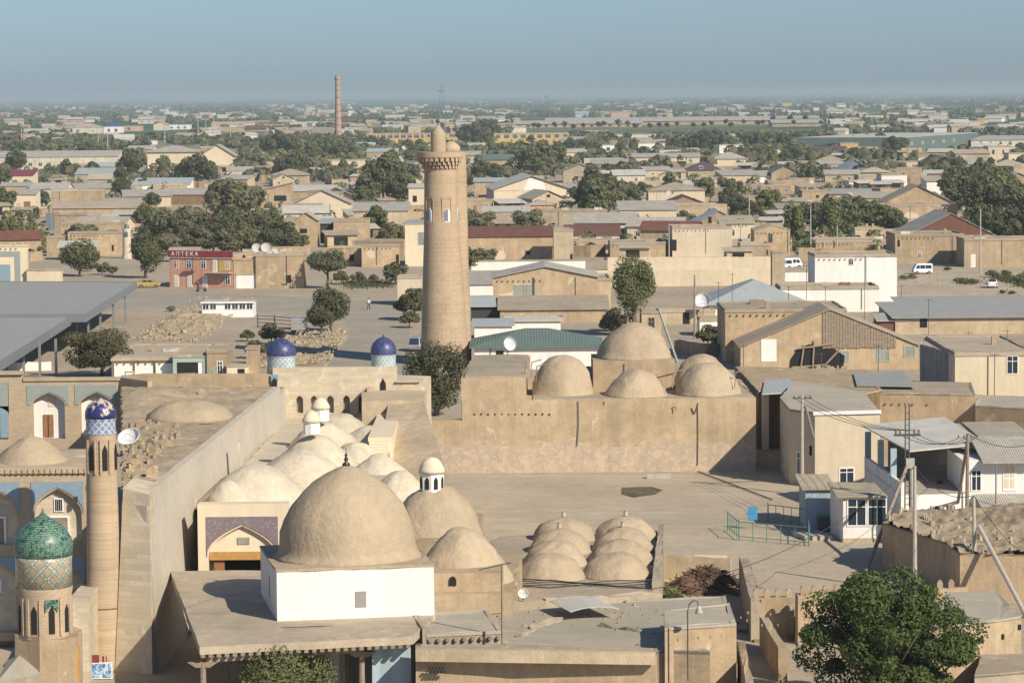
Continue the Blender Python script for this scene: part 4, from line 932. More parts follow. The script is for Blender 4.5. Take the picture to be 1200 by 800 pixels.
w = L(); q0, q1 = AT(484, 740, 160.5), AT(498, 760, 157.2); w.wall([(q0.x, 161), (q1.x - .1, 156.5), (q1.x + .1, 156.5), (q0.x + .3, 161)], 0, 4.65, seed=3); w.b('party_wall', 'mud_grey', t, t)
# curved corrugated awning, lamp pole
t = thing('corrugated_sheet', 'curved pale corrugated sheet lying on the clay roof', 'metal sheet', P(690, 716, 3.9), R(18))
w = MB()
for i in range(10):
    x0_, x1_ = -1.4 + i * .28, -1.12 + i * .28
    z_ = lambda x: .42 - .2 * x * x / 2
    w.slab([(x0_, -1.0, z_(x0_)), (x1_, -1.0, z_(x1_)), (x1_, 2.6, z_(x1_) + .05), (x0_, 2.6, z_(x0_) + .05)], .04)
w.build('sheet', 'pale_sheet', t); 
q = P(806, 768, 3.5); lp = thing('hooked_lamp_pole', 'thin iron pole with a hooked top and a lamp over the mud roof', 'lamp', (q.x, q.y, 2.2))
MB().tube([(0, 0, 0), (0, 0, 3.6), (.08, 0, 3.95), (.3, 0, 4.15), (.5, 0, 4.1), (.58, 0, 3.85)], .04, 6).build('pole', 'dark_steel', lp)
MB().lathe([(.06, 3.9), (.1, 3.8), (.2, 3.55), (.2, 3.5)], 12, (.58, 0, -.02)).build('lamp_shade', 'concrete', lp, True)
q = P(588, 745, 4.3); ap = thing('television_aerial', 'tall wooden aerial mast with a long cross rod above the small grey roof', 'aerial', (q.x, q.y, 0))
MB().tube([(0, 0, 0), (.05, 0, 8.0)], .075, 6).build('mast', 'old_wood', ap); MB().tube([(-1.15, 0, 7.75), (.5, .1, 8.1)], .03, 5).build('cross_rod', 'dark_steel', ap)
# ================================================================ BIG WALL COMPOUND (centre)
YW = P(700, 553, 0).y
WX = lambda px, z=3: XAT(px, YW, z)
WZ = lambda py: AT(700, py, YW).z
bw = thing('domed_caravanserai', 'great windowless tan clay wall with clay domes on its roof, behind the empty yard', 'caravanserai', ((WX(505) + WX(885)) / 2, YW, 0))
w = L(); w.hexa([(WX(498), YW - .5, 0), (WX(887), YW - .5, 0), (WX(887), YW + 12, 0), (WX(498), YW + 12, 0)], [(WX(500), YW, WZ(491)), (WX(543), YW, WZ(491)), (WX(543), YW + 1.0, WZ(491)), (WX(500), YW + 1.0, WZ(491))]) if 0 else None
w.wall([(WX(500), YW + .1), (WX(542), YW), (WX(542), YW + 1.1), (WX(500), YW + 1.1)], 0, WZ(491), jz=.04, seed=1)
w.wall([(WX(541.5), YW), (WX(600), YW), (WX(626), YW + .05), (WX(886), YW), (WX(886), YW + 18), (WX(541.5), YW + 18)], 0, WZ(468), jz=.06, jx=.05, step=1.0, seed=2)
w.wall([(WX(541), YW + .06), (WX(616), YW + .06), (WX(624), YW + 22), (WX(551), YW + 22)], 3, WZ(441.5), jz=.07, seed=3)
w.b('wall', 'mud_fort', bw, bw)
w = L(); w.wall([(WX(545), YW + .3), (WX(615), YW + .3), (WX(622), YW + 21.5), (WX(552), YW + 21.5)], WZ(441.5) - .1, WZ(441) + .1, seed=9); w.wall([(WX(625), YW + .5), (WX(883), YW + .5), (WX(882), YW + 17.5), (WX(627), YW + 17.5)], WZ(468) - .1, WZ(468) + .04, seed=9); w.b('roof', 'mud_roof', bw, bw)
w = L()
for px in list(range(556, 652, 8)) : q = AT(px, 485 + (px % 3) * .2, YW); w.box(q.x - .07, q.x + .07, YW - .03, YW + .1, q.z - .06, q.z + .06)
w.b('vent_holes', 'dark', bw, bw)
w = L()
for px, y0, y1 in ((677.5, 470, 522), (817.5, 473, 545), (708, 470, 474)): q = AT(px, y0, YW - .06); q2 = AT(px - (1 if px == 677.5 else 0), y1, YW - .06); w.tube([q, (q.x + .03, q.y - .02, (q.z + q2.z) / 2), q2], .035, 5)
w.b('down_pipe', 'dark_steel', bw, bw)
w = L(); q0 = AT(814, 484, YW - .1); q1 = AT(818, 472, YW - .6); w.tube([q0, q1], .07, 5); q0 = AT(788, 477, YW - .1); w.tube([q0, q0 + Vector((.3, -.2, 0)), q0 + Vector((.3, -.25, -.25))], .05, 5); w.b('water_spout', 'wood', bw, bw)
ZR = WZ(468)
for px, ty, hw, yd, pt, h_ in ((659, 418, 36, YW + 5.0, .02, None), (745, 433, 37, YW + 3.4, .42, None), (829, 426, 38, YW + 4, .12, None), (822, 415, 34, YW + 9, .12, None), (690, 430, 20, YW + 12, .2, None)):
    c = AT(px, ty, yd); r = hw * yd / F
    w = L(); w.lathe(dome_prof(r, c.z - ZR, 11, pt, ZR, .03), 36, (c.x, yd, 0), .13, .6); w.b('dome', 'mud_dome', bw, bw, True)
yt_ = YW + 7
tx0, tx1 = XAT(695, yt_, 8), XAT(790, yt_, 8)
zt_ = AT(742, 422, yt_).z
w = L(); w.wall([(tx0, yt_), (tx1, yt_), (tx1, yt_ + 6.8), (tx0, yt_ + 6.8)], 5, zt_, jz=.05, seed=4); tw_ = w.b('dome_tower', 'mud_warm', bw, bw)
c = AT(743, 379, yt_ + 3.4); w = L(); w.lathe(dome_prof(3.3, c.z - zt_, 11, .22, zt_ - .02, .04), 40, (c.x, yt_ + 3.4, 0), .1, .6); w.b('tower_dome', 'mud_dome', tw_, bw, True)
w = L(); p = AT(731, 440, yt_ - .05); w.box(p.x - .06, p.x + .06, yt_ - .06, yt_, p.z - 1.3, p.z + 1); w.tube([AT(752, 434, yt_ - .1), AT(770, 442, yt_ - .1), AT(790, 437, yt_ - .1)], .03, 4); w.b('drain', 'dark_steel', tw_, bw)
w = L()
for px, ty in ((622, 428), (628, 433), (788, 440), (861, 440)): q = AT(px, ty + 14, YW + 2); w.tube([q, q + Vector((.1, 0, 1.3)), q + Vector((.9, .1, 1.5))], .06, 5)
w.b('roof_timber', 'old_wood', bw, bw)
FOOT.append((WX(700), YW + 8, 18)); FOOT.append((WX(570), YW + 10, 12)); FOOT.append((WX(850), YW + 8, 10))
# ================================================================ CENTRAL MINARET
MB_ = P(522, 427, 0); YM = MB_.y
cm = thing('brick_minaret', 'tall tapering brick minaret with a corbelled gallery, in the middle of the view', 'minaret', (AT(521.5, 427, YM).x, YM, 0))
x_ = cm.location.x
mz_ = lambda py: AT(515, py, YM).z
leanx = AT(515.5, 190, YM).x - x_
prof = []
for z, r in ((0, 3.0), (1.5, 2.85), (6, 2.62), (10, 2.42), (15, 2.15), (20, 1.98), (23.2, 1.9)): prof.append((r, z))
m = MB(); m.lathe(prof, 48); 
def lean(mb, k=leanx / 25): mb.v = [(x + k * z, y, z) for x, y, z in mb.v]; return mb
sh = lean(m).build('shaft', 'minaret_brick', cm, 'auto')
m = MB(); m.lathe([(1.9, 23.2), (1.95, 23.3), (1.95, 23.45)], 48)
for lvl, (rr_, zz_, nn) in enumerate(((2.0, 23.45, 26), (2.25, 23.85, 26), (2.5, 24.25, 26))):
    for k in range(nn):
        a0 = 2 * math.pi * (k + .5 * (lvl % 2)) / nn; da = 2 * math.pi / nn * .3
        pts = [(rr_ * math.cos(a0 + s_ * da) * q_, rr_ * math.sin(a0 + s_ * da) * q_) for s_, q_ in ((-1, .85), (1, .85), (1, 1.09), (-1, 1.09))]
        m.prism(pts, zz_, zz_ + .4)
    m.lathe([(rr_ * .93, zz_), (rr_ * .98, zz_ + .4)], 40)
m.lathe([(2.7, 24.65), (2.78, 24.75), (2.78, 25.35), (2.6, 25.36)], 48)
lean(m).build('gallery', 'minaret_brick', cm)
m = MB(); m.lathe([(.9, 25.3), (.87, 27.35), (.78, 27.7), (.5, 28.05), (.25, 28.3), (.1, 28.5)], 24, (-.15, 0, 0)); lt = lean(m).build('lantern', 'mud_dome', cm, 'auto')
m = MB(); m.tube([(-.15, 0, 28.4), (-.15, 0, 28.9)], .06, 6); m.lathe([(.03, 28.75), (.2, 28.85), (.25, 29.0), (.2, 29.15), (.03, 29.25)], 12, (-.15, 0, 0)); lean(m).build('finial', 'bronze', lt)
m = MB()
for ang in (-132, -69, -8, 55, 105, 160):
    ca, sa = math.cos(R(ang)), math.sin(R(ang)); tx, ty = -sa, ca; r_ = 1.99
    pp = [(-.36, 17.2), (-.36, 18.3), (-.2, 18.6), (0, 18.7), (.2, 18.6), (.36, 18.3), (.36, 17.2), (.2, 17.05), (-.2, 17.05)]
    m = MB(); m.hexa([(ca * r_ + tx * u, sa * r_ + ty * u, z) for u, z in pp], [(ca * (r_ + .1) + tx * u, sa * (r_ + .1) + ty * u, z) for u, z in pp]); wo = lean(m).build('arched_window', 'white_wash', cm)  # white plate stands in for the brightness seen through the open window
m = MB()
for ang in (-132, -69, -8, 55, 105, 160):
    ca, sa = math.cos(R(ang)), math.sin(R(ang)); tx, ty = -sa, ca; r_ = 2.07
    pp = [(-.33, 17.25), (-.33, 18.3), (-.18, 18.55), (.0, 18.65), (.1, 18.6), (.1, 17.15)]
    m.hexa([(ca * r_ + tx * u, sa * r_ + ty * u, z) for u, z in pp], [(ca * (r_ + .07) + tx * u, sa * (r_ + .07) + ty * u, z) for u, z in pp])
lean(m).build('painted_window_shade', 'slate_wall', wo)  # dark plates paint the shaded part of each opening
m = MB()
for ang in (-132, -69):
    ca, sa = math.cos(R(ang)), math.sin(R(ang)); tx, ty = -sa, ca; r_ = 1.97
    for u0, u1, z0_, z1_ in ((-.62, -.5, 16.2, 20), (.5, .62, 16.2, 20), (-.5, .5, 19.85, 20), (-.5, .5, 16.2, 16.35)):
        m.hexa([(ca * r_ + tx * u, sa * r_ + ty * u, z) for u, z in ((u0, z0_), (u1, z0_), (u1, z1_), (u0, z1_))], [(ca * (r_ + .06) + tx * u, sa * (r_ + .06) + ty * u, z) for u, z in ((u0, z0_), (u1, z0_), (u1, z1_), (u0, z1_))])
lean(m).build('window_surround', 'minaret_brick', cm)
sx = AT(533, 300, YM + 3.2).x - x_
m = MB(); m.lathe([(1.9, 0), (1.85, 6), (1.65, 12), (1.5, 23), (1.45, 25.2)], 36, (sx, 3.2, 0)); st_ = m.build('stair_tower', 'minaret_brick', cm, 'auto')
m = MB(); m.lathe([(1.15, 25.1), (1.1, 25.9), (.8, 26.2), (.4, 26.45), (.1, 26.55)], 24, (sx - .35, 3.2, 0)); m.build('stair_dome', 'mud_dome', st_, True)
FOOT.append((x_, YM, 4))
# ================================================================ RIGHT SIDE FOREGROUND HOUSES
t, lo = blk([(914, 466), (925, 480), (955, 484), (1031, 482), (1012, 460), (932, 447)], 6.1, wall='cream', rmat='grey_roof', label='two storey cream house with a flat grey roof, right of the great clay wall', name='two_storey_house', rim=.0)
a_, b_2 = P(955, 484, 6.1), P(1031, 482, 6.1)
def on_wall(t, A, B, px, z, w_, h_, kind):
    d = (B - A).normalized(); n = Vector((d.y, -d.x, 0)); n = n if n.y < 0 else -n
    u = 0
    for s in range(400):
        q = A + d * (s * (B - A).length / 400)
        if proj((q.x, q.y, z))[0] >= px: break
    m = MB(); o = window(t, 0, 0, 0, w_, h_, kind)
    o.location = (q.x - t.location.x, q.y - t.location.y, z - t.location.z); o.rotation_euler = (0, 0, math.atan2(d.y, d.x)); return o
on_wall(t, a_, b_2, 992, .3, 1.3, 1.3, 'w'); 
a3, b3 = P(925, 480, 6.1), P(955, 484, 6.1)
on_wall(t, a3, b3, 938, .9, .9, 1.9, 'w'); on_wall(t, a3, b3, 950, 2.6, .35, .8, 'b')
a3, b3 = P(914, 466, 6.1), P(925, 480, 6.1)
on_wall(t, a3, b3, 918, 3.6, 2.2, 1.6, 'w'); on_wall(t, a3, b3, 919, .8, 2.2, 1.4, 'w')
w = L(); w.prism([(p.x, p.y) for p in (a_ + Vector((-.15, -.15, 0)), b_2 + Vector((.1, -.15, 0)), b_2 + Vector((.1, .1, 0)), a_ + Vector((-.15, .1, 0)))], 5.95, 6.22); w.b('eave_board', 'white_wash', t, t)
t, lo = blk([(1014, 461), (1143, 463), (1138, 449), (1010, 447)], 5.0, wall='mud_warm', label='long tan mud house with a row of small beam holes behind the cream house', rim=.1)
w = L(); A2, B2 = P(1014, 461, 5), P(1143, 463, 5)
for px in (1022, 1029, 1038, 1046, 1055, 1070, 1087):
    q = A2.lerp(B2, (px - 1014) / 129); w.tube([(q.x, q.y - .1, 4.1), (q.x, q.y + .2, 4.1)], .1, 6)
w.b('beam_ends', 'wood', t, t)
t, lo = blk([(1143, 476), (1212, 480), (1212, 466), (1143, 464)], 4.2, wall='mud_warm', rmat='grey_roof', label='low tan mud wing at the right edge, below the cream house with one window', rim=.1)
t, lo = blk([(861, 430), (889, 459), (932, 457), (935, 448), (1014, 462), (1034, 458), (1016, 434)], 5.2, wall='mud_dark', rmat='mud_roof', label='wide flat earth roofed house between the ruined gable and the cream house', name='flat_roof_house', rim=.08)
t.children[0].data.materials[0] = MATS['mud']
for pp, nm_ in (([(893, 461), (932, 459), (926, 443), (896, 446)], 'blue_sheet'), ([(1004, 451), (1074, 452), (1058, 434), (1000, 437)], 'steel_sheet')):
    w = L(); w.slab([P(x, y, 5.45) for x, y in pp], .12); w.b('roof_sheet', nm_, t, t)
q = P(893, 459, 5.2); q2 = P(900, 458, 5.2); w = L(); w.box(q.x - .05, q2.x, q.y - .15, q.y + .1, 0, 5.1); w.b('white_strip', 'white_wash', t, t)
# canopy house
ch = thing('terrace_house', 'open terrace under a large pale corrugated roof behind the electricity poles', 'terrace', P(1080, 615, 0))
w = L(); cr = [P(1066, 528, 5.5), P(1156, 519, 5.7), P(1107, 488, 6.3), P(1010, 498, 6.2)]; w.slab(cr, .1); w.b('roof', 'pale_sheet', ch, ch)
f_ = [P(1056, 580, 2.6), P(1135, 578, 2.6), P(1120, 545, 2.6), P(1013, 548, 2.6)]
w = L(); w.prism([(q.x, q.y) for q in f_], 0, 2.6); w.b('wall', 'white_wash', ch, ch)
w = L(); w.prism([(q.x, q.y) for q in f_], 2.6, 2.66); w.b('terrace_floor', 'grey_roof', ch, ch)
w = L(); A2, B2 = f_[3], f_[0]; n_ = Vector((.2, .05, 0)); w.prism([(A2.x, A2.y), (B2.x, B2.y), (B2.x + .25, B2.y), (A2.x + .25, A2.y)], 2.6, 3.5); w.b('terrace_parapet', 'white_wash', ch, ch)
for t_ in (.02, .38, .72): q = f_[3].lerp(f_[0], t_); w = L(); w.box(q.x, q.x + .45, q.y - .2, q.y + .2, 2.6, 5.5); w.b('pillar', 'blue_wash', ch, ch)
w = L(); w.prism([(f_[3].x + 2, f_[3].y + 1), (f_[2].x, f_[2].y + 1), (f_[2].x, f_[2].y + 1.3), (f_[3].x + 2, f_[3].y + 1.3)], 0, 5.6); w.b('rear_wall', 'mud_grey', ch, ch)
on_wall(ch, f_[0], f_[1], 1101, .5, .95, 1.3, 'w'); on_wall(ch, f_[0], f_[1], 1113, .5, .95, 1.3, 'w')
w = L(); q = P(1101, 566, 2.66); w.lathe([(.2, 2.66), (.28, 2.8), (.22, 2.95)], 10, (q.x, q.y, 0)); w.b('red_basin', 'red_cloth', ch, ch)
# right white house
rh = thing('white_house', 'white house with a pale door under a ribbed sheet roof at the right edge', 'house', P(1180, 605, 0))
pl = [P(1128, 577, 2.6), P(1215, 575, 2.6), P(1215, 560, 2.6), P(1128, 560, 2.6)]
zf = pl[0].y
w = L(); x0_, x1_ = XAT(1128, zf, 4), XAT(1215, zf, 4); w.box(x0_, x1_, zf, zf + 8, 0, 5.0); w.b('wall', 'white_wash', rh, rh)
w = L(); q = [AT(1152, 533, zf - 1), AT(1215, 536, zf - 1), AT(1215, 505, zf + 5), AT(1150, 510, zf + 5)]
w.slab([(XAT(1152, zf - 1, 5), zf - 1, 4.95), (XAT(1216, zf - 1, 5), zf - 1, 4.95), (XAT(1216, zf - 1, 5), zf + 5, 6.2), (XAT(1150, zf - 1, 5), zf + 5, 6.2)], .1); w.b('roof', 'slate_sheet', rh, rh)
w = L(); w.slab([(XAT(1085, zf + 4, 5), zf + 4, 5.6), (XAT(1152, zf + 4, 5), zf + 4.1, 5.6), (XAT(1152, zf + 4, 5), zf + 16, 6.0), (XAT(1085, zf + 4, 5), zf + 16, 6.0)], .2); w.slab([(XAT(1152, zf + 5, 5), zf + 5.1, 5.9), (XAT(1216, zf + 5, 5), zf + 5.1, 5.9), (XAT(1216, zf + 5, 5), zf + 16, 6.1), (XAT(1152, zf + 5, 5), zf + 16, 6.1)], .2); w.b('flat_roof', 'grey_roof', rh, rh)
for px, ww, kk in ((1183, 1.0, 'dw'), (1144, .8, 'w')): window(rh, XAT(px, zf, 3) - rh.location.x, zf - rh.location.y, 2.7, ww, 2.0 if kk == 'dw' else 1.6, kk)
w = L(); w.slab([(XAT(1149, zf - 3, 2.2), zf - 3, 2.0), (XAT(1216, zf - 3, 2.2), zf - 3, 2.0), (XAT(1216, zf - 3, 2.2), zf - .1, 2.5), (XAT(1149, zf - 3, 2.2), zf - .1, 2.5)], .08); w.b('awning', 'slate_sheet', rh, rh)
w = L(); w.box(XAT(1150, zf - 2.6, 1), XAT(1216, zf - 2.6, 1), zf - 2.6, zf - 2.4, 0, 1.85); w.b('porch_wall', 'white_wash', rh, rh)
w = L(); w.tube([(XAT(1167, zf - 2.9, 2), zf - 2.9, 0), (XAT(1167, zf - 2.9, 2), zf - 2.9, 4.9)], .06); w.b('post', 'steel_grey', rh, rh)
# glazed porch and side shed
gp = thing('glazed_porch', 'small white porch with a large gridded window, left of the leaning pole', 'porch', P(1012, 635, 0), 0)
y0_ = gp.location.y; x0_, x1_ = XAT(988, y0_, 1), XAT(1038, y0_, 1)
w = L(); w.prism([(x0_, y0_), (x1_, y0_), (x1_ - .3, y0_ + 5), (XAT(973, y0_ + 5, 1), y0_ + 5)], 0, 3.3); w.b('wall', 'white_wash', gp, gp)
w = L(); w.slab([(x0_ - .5, y0_ - .3, 3.35), (x1_ + .1, y0_ - .3, 3.35), (x1_ - .2, y0_ + 5.2, 3.6), (XAT(970, y0_ + 5, 1), y0_ + 5.2, 3.7)], .12); w.b('roof', 'mud_roof', gp, gp)
for i in range(2):
    window(gp, (x0_ + x1_) / 2 - gp.location.x + (-.7 + i * 1.45) + .15, 0, 1.15, 1.4, 2.0, 'w')
w = L(); w.box(x0_ - .02, x1_ + .02, y0_ - .06, y0_, 0, .3); w.b('plinth', 'mud_pale', gp, gp)
t, W, h = house(944, 974, 573, 620, 5, 'shed', .35, 'blue_wash', 'mud_roof', label='narrow pale blue shed between the cream house and the glazed porch', name='blue_shed', cat='shed', ov=.3)
q = P(967, 622); bx = thing('dark_crate', 'dark square metal box in front of the pale blue shed', 'metal box', (q.x, q.y, 0))
MB().box(-.55, .55, -.3, .4, 0, 1.1).build('box', 'dark_steel', bx); MB().box(-.6, .6, -.35, .45, 1.1, 1.18).build('lid', 'green_paint', bx)
q = P(962, 632); sb = thing('concrete_slabs', 'stack of leaning concrete slabs on the yard by the glazed porch', 'slabs', (q.x, q.y, 0))
for i in range(4): MB().hexa([(-1.2 + i * .55, -.5, 0), (-.85 + i * .55, -.5, 0), (-.85 + i * .55 - .7, 2.4, 0), (-1.2 + i * .55 - .7, 2.4, 0)], [(-1.2 + i * .55, -.5, .35), (-.9 + i * .55, -.5, .35), (-.9 + i * .55 - .7, 2.4, .35), (-1.2 + i * .55 - .7, 2.4, .35)]).build('slab', 'concrete', sb)
# brown building + rubble roof
bb = thing('rubble_roof_house', 'brown mud house with earth and rubble heaped on its roof, right of the big tree', 'house', P(1125, 648, 3))
bb.location.z = 0
pl = [P(1034, 613, 3), P(1070, 625, 3), P(1108, 636, 3), P(1125, 649, 3), P(1215, 651, 3), P(1215, 596, 3), P(1060, 600, 3)]
w = L(); w.wall([(q.x, q.y) for q in pl], 0, 3, jz=.06, seed=7); w.b('wall', 'mud_warm', bb, bb)
def inpoly(x, y, pl):
    c = False
    for i in range(len(pl)):
        a_, b_ = pl[i - 1], pl[i]
        if (a_.y > y) != (b_.y > y) and x < (b_.x - a_.x) * (y - a_.y) / (b_.y - a_.y) + a_.x: c = not c
    return c
w = L(); w.wall([(q.x, q.y) for q in pl], 2.95, 3.04, jz=.02, seed=7); w.b('roof', 'rubble', bb, bb)
xs = [q.x for q in pl]; ys = [q.y for q in pl]
hfield(bb, 'roof_earth', 'rubble', lambda x, y: inpoly(x, y, pl), 70, 50, min(xs), max(xs), min(ys), max(ys),
       lambda x, y: 3.06 + max(0, .35 * nz(x, y, .5) + .22 * nz(x, y, 1.6) + .1 * nz(x, y, 4) + .12) + max(0, 1.2 * math.exp(-((x - 36.5) ** 2 / 14 + (y - 206) ** 2 / 20))))
on_wall(bb, P(1108, 636, 3), P(1125, 649, 3), 1112, .6, .9, 1.4, 'b')
w = L()
for i in range(120):
    x, y = rnd.uniform(min(xs), max(xs)), rnd.uniform(min(ys), max(ys))
    if inpoly(x, y, pl): s = rnd.uniform(.06, .2); w.prism([(x + s * math.cos(k * 1.3 + i), y + s * .9 * math.sin(k * 1.3 + i)) for k in range(5)], 3.05, 3.25 + s * rnd.uniform(.5, 2))
w.b('roof_stones', 'mud_grey', bb, bb)['kind'] = 'stuff'
t, lo = blk([(1088, 738), (1197, 723), (1166, 693), (1108, 695)], 3.4, wall='mud', rmat='grey_roof', label='mud house with a smooth grey roof at the lower right, right of the big tree', rim=.05)
w = L(); A2, B2 = P(1108, 735, 3.4), P(1197, 723, 3.4)
for px, zz in ((1149, 2.45), (1174, 2.35), (1194, 2.75)): q = A2.lerp(B2, (px - 1108) / 89); w.box(q.x - .12, q.x + .12, q.y - .06, q.y + .1, zz, zz + .28)
w.b('wall_hole', 'dark', t, t)
t, lo = blk([(1142, 792), (1215, 786), (1215, 766), (1150, 768)], 1.6, wall='mud_grey', rmat='mud_roof', label='low mud ledge in the bottom right corner', name='mud_ledge', cat='ledge', rim=0)
def mudwall(pxs, z, th, label, mat='mud', name='mud_wall', merlons=False, cat='wall', z0=0, jz=.08, group=None):
    pts = [P(x, y, z) for x, y in pxs]; c = sum(pts, Vector()) / len(pts); t = thing(name, label, cat, (c.x, c.y, z0), 0, group)
    w = L()
    for i, (A_, B_) in enumerate(zip(pts[:-1], pts[1:])):
        d = (B_ - A_).normalized(); n = Vector((-d.y, d.x, 0)) * th
        if i: A_ = A_ + d * .01
        w.wall([(A_.x, A_.y), (B_.x, B_.y), (B_.x + n.x, B_.y + n.y), (A_.x + n.x, A_.y + n.y)], z0, z, step=.8, jz=jz, seed=i)
        FOOT.append((A_.x, A_.y, 3)); FOOT.append((B_.x, B_.y, 3))
    w.b('wall', mat, t, t)
    if merlons:
        w = L()
        for A_, B_ in zip(pts[:-1], pts[1:]):
            k = max(1, int((B_ - A_).length / .62)); d = (B_ - A_).normalized()
            for i in range(k):
                q = A_.lerp(B_, (i + .5) / k)
                if rnd.random() < .18: continue
                w.extr([(q.x - .17, z - .02), (q.x + .17, z - .02), (q.x + .17, z + .35), (q.x + .08, z + .5), (q.x - .08, z + .5), (q.x - .17, z + .35)], 'y', q.y + .02, q.y + .3)
        w.b('merlons', mat, t, t)
    return t
mudwall([(880, 700), (931, 700)], 2.4, .5, 'short crenellated mud wall piece left of the broken wall and the big tree', merlons=True, name='crenellated_wall')
mudwall([(935, 697), (1040, 692)], 2.9, .5, 'broken crenellated brick wall running behind the big tree', 'mud_warm', merlons=True, name='crenellated_wall')
mudwall([(1095, 690), (1135, 688)], 2.9, .5, 'crenellated wall end showing right of the big tree crown', 'mud', merlons=True, name='crenellated_wall')
w = thing('broken_brickwork', 'collapsed brown brick rubble in front of the broken crenellated wall', 'rubble', P(925, 740, 0))
m = MB()
for i in range(70): x, y, s = rnd.gauss(0, 1.2), rnd.gauss(0, 1.5), rnd.uniform(.1, .35); m.prism([(x + s * math.cos(k * 1.3 + i), y + s * math.sin(k * 1.3 + i)) for k in range(5)], 0, rnd.uniform(.1, .9) * math.exp(-(x * x + y * y) / 6) + .1)
m.build('bricks', 'mud_dark', w)['kind'] = 'stuff'
# yard walls right of domes
yw_ = mudwall([(776, 651), (856, 654)], 1.6, .4, 'low stone wall with a pale double gate behind the brown brushwood heap', 'mud_pale')
gpnt = P(813, 652, 1.6); gq = P(852, 653, 1.6)
w = L(); w.hexa([(gpnt.x, gpnt.y - .08, 0), (gq.x, gq.y - .08, 0), (gq.x, gq.y - .02, 0), (gpnt.x, gpnt.y - .02, 0)], [(gpnt.x, gpnt.y - .08, 1.75), (gq.x, gq.y - .08, 1.75), (gq.x, gq.y - .02, 1.75), (gpnt.x, gpnt.y - .02, 1.75)]); g_o = w.b('gate', 'cream_light', yw_, yw_)
mx_ = (gpnt.x + gq.x) / 2; w = L(); w.box(mx_ - .02, mx_ + .02, gpnt.y - .13, gpnt.y - .07, 0, 1.75); w.b('gate_gap', 'wood', g_o, yw_)
mudwall([(866, 651), (880, 706)], 2.3, .6, 'mud wall running towards the viewer right of the brushwood heap', 'mud_grey')
mudwall([(864, 752), (874, 800)], 3.0, .4, 'thin leaning mud wall at the bottom, right of the beam hole house', 'mud')
mudwall([(890, 722), (912, 760)], 1.8, .5, 'crumbling mud wall stub below the crenellated wall', 'mud')
# heap
q = P(828, 690); hp = thing('brushwood_heap', 'big heap of brown brushwood and straw in the walled yard', 'brushwood', (q.x, q.y, 0))
m = MB(); rr = random.Random(5)
for i in range(900):
    a0 = rr.uniform(0, 6.28); rad = abs(rr.gauss(0, .5)); x = 2.6 * rad * math.cos(a0); y = 3.0 * rad * math.sin(a0); z = max(.05, 1.15 * math.exp(-rad * rad * 2) + rr.uniform(-.1, .15))
    d = Vector((rr.uniform(-1, 1), rr.uniform(-1, 1), rr.uniform(-.35, .35))).normalized() * rr.uniform(.25, .7); m.tube([(x - d.x, y - d.y, z - d.z), (x + d.x, y + d.y, z + d.z)], rr.uniform(.02, .05), 3)
m.lathe([(2.3, 0), (2.0, .3), (1.4, .75), (.6, 1.0), (.05, 1.1)], 20, (0, 0, 0), .5, .8)
m.build('branches', 'brush', hp)
q = P(783, 709); tb = thing('teal_basin', 'teal plastic basin on green litter beside the clay roof', 'basin', (q.x, q.y, 0)); MB().lathe([(.45, 0), (.62, .35), (.66, .36), (.6, .3), (.42, .1)], 20).build('basin', 'teal_plastic', tb, True)
# green metal gate fence with blue plate
q0 = P(853, 622); fn = thing('metal_fence', 'green metal pipe fence with a blue plate at the edge of the yard', 'fence', (q0.x, q0.y, 0))
ptsf = [P(853, 622), P(866, 633), P(948, 640), P(946, 618), P(900, 612)]
w = L()
for A_, B_ in zip(ptsf[:-1], ptsf[1:]):
    w.tube([A_ + Vector((0, 0, 1.35)), B_ + Vector((0, 0, 1.35))], .035, 5); w.tube([A_ + Vector((0, 0, .3)), B_ + Vector((0, 0, .3))], .03, 5)
    for k in range(5): q = A_.lerp(B_, k / 5); w.tube([q, q + Vector((0, 0, 1.35))], .025, 4)
w.b('rails', 'green_paint', fn, fn)
for q in ptsf: w = L(); w.tube([q, q + Vector((0, 0, 1.5))], .06, 6); w.b('post', 'green_paint', fn, fn)
q = P(882, 620); w = L(); w.slabxz([(q.x - .35, .7), (q.x + .35, .7), (q.x + .35, 1.7), (q.x - .35, 1.7)], q.y - .04, q.y); w.b('blue_plate', 'blue_plastic', fn, fn)
w = L(); q = P(756, 559.5); 
t = thing('stone_block', 'long pale stone kerb block lying at the foot of the great clay wall', 'stone', (P(772, 560).x, P(772, 560).y, 0)); MB().wall([(-1.0, -.25), (1.0, -.25), (1.0, .25), (-1.0, .25)], 0, .35, step=.4, jz=.03).build('block', 'concrete', t)
# ================================================================ MID TOWN HOUSES (front edge, left to right, in the order seen from near to far)
H = house
# --- ruined boarded house
rz_ = P(868, 431); t, W, h = H(868, 1076, 405, 434, 12, 'gy', 4.2, 'mud_warm', 'mud_roof', label='half ruined mud house with a boarded gable and a hole in its wall', name='ruined_house', ov=.25)
m = MB(); k = W / 208
m.slabxz([(-W / 2 + 57 * k, .2), (-W / 2 + 120 * k, .2), (-W / 2 + 122 * k, 1.6), (-W / 2 + 110 * k, 2.4), (-W / 2 + 80 * k, 3.0), (-W / 2 + 66 * k, 2.4), (-W / 2 + 58 * k, 1.2)], -.06, .05); m.build('collapsed_hole', 'dark', t)
m = MB()
for x0_, z0_, x1_, z1_ in ((70, .2, 74, 2.9), (84, .2, 86, 3.4), (95, .2, 116, 2.4), (66, 2.5, 108, 3.0), (60, .3, 100, .6)): m.tube([(-W / 2 + x0_ * k, -.3, z0_), (-W / 2 + x1_ * k, -.15, z1_)], .12, 5)
m.build('fallen_timber', 'old_wood', t)
m = MB()
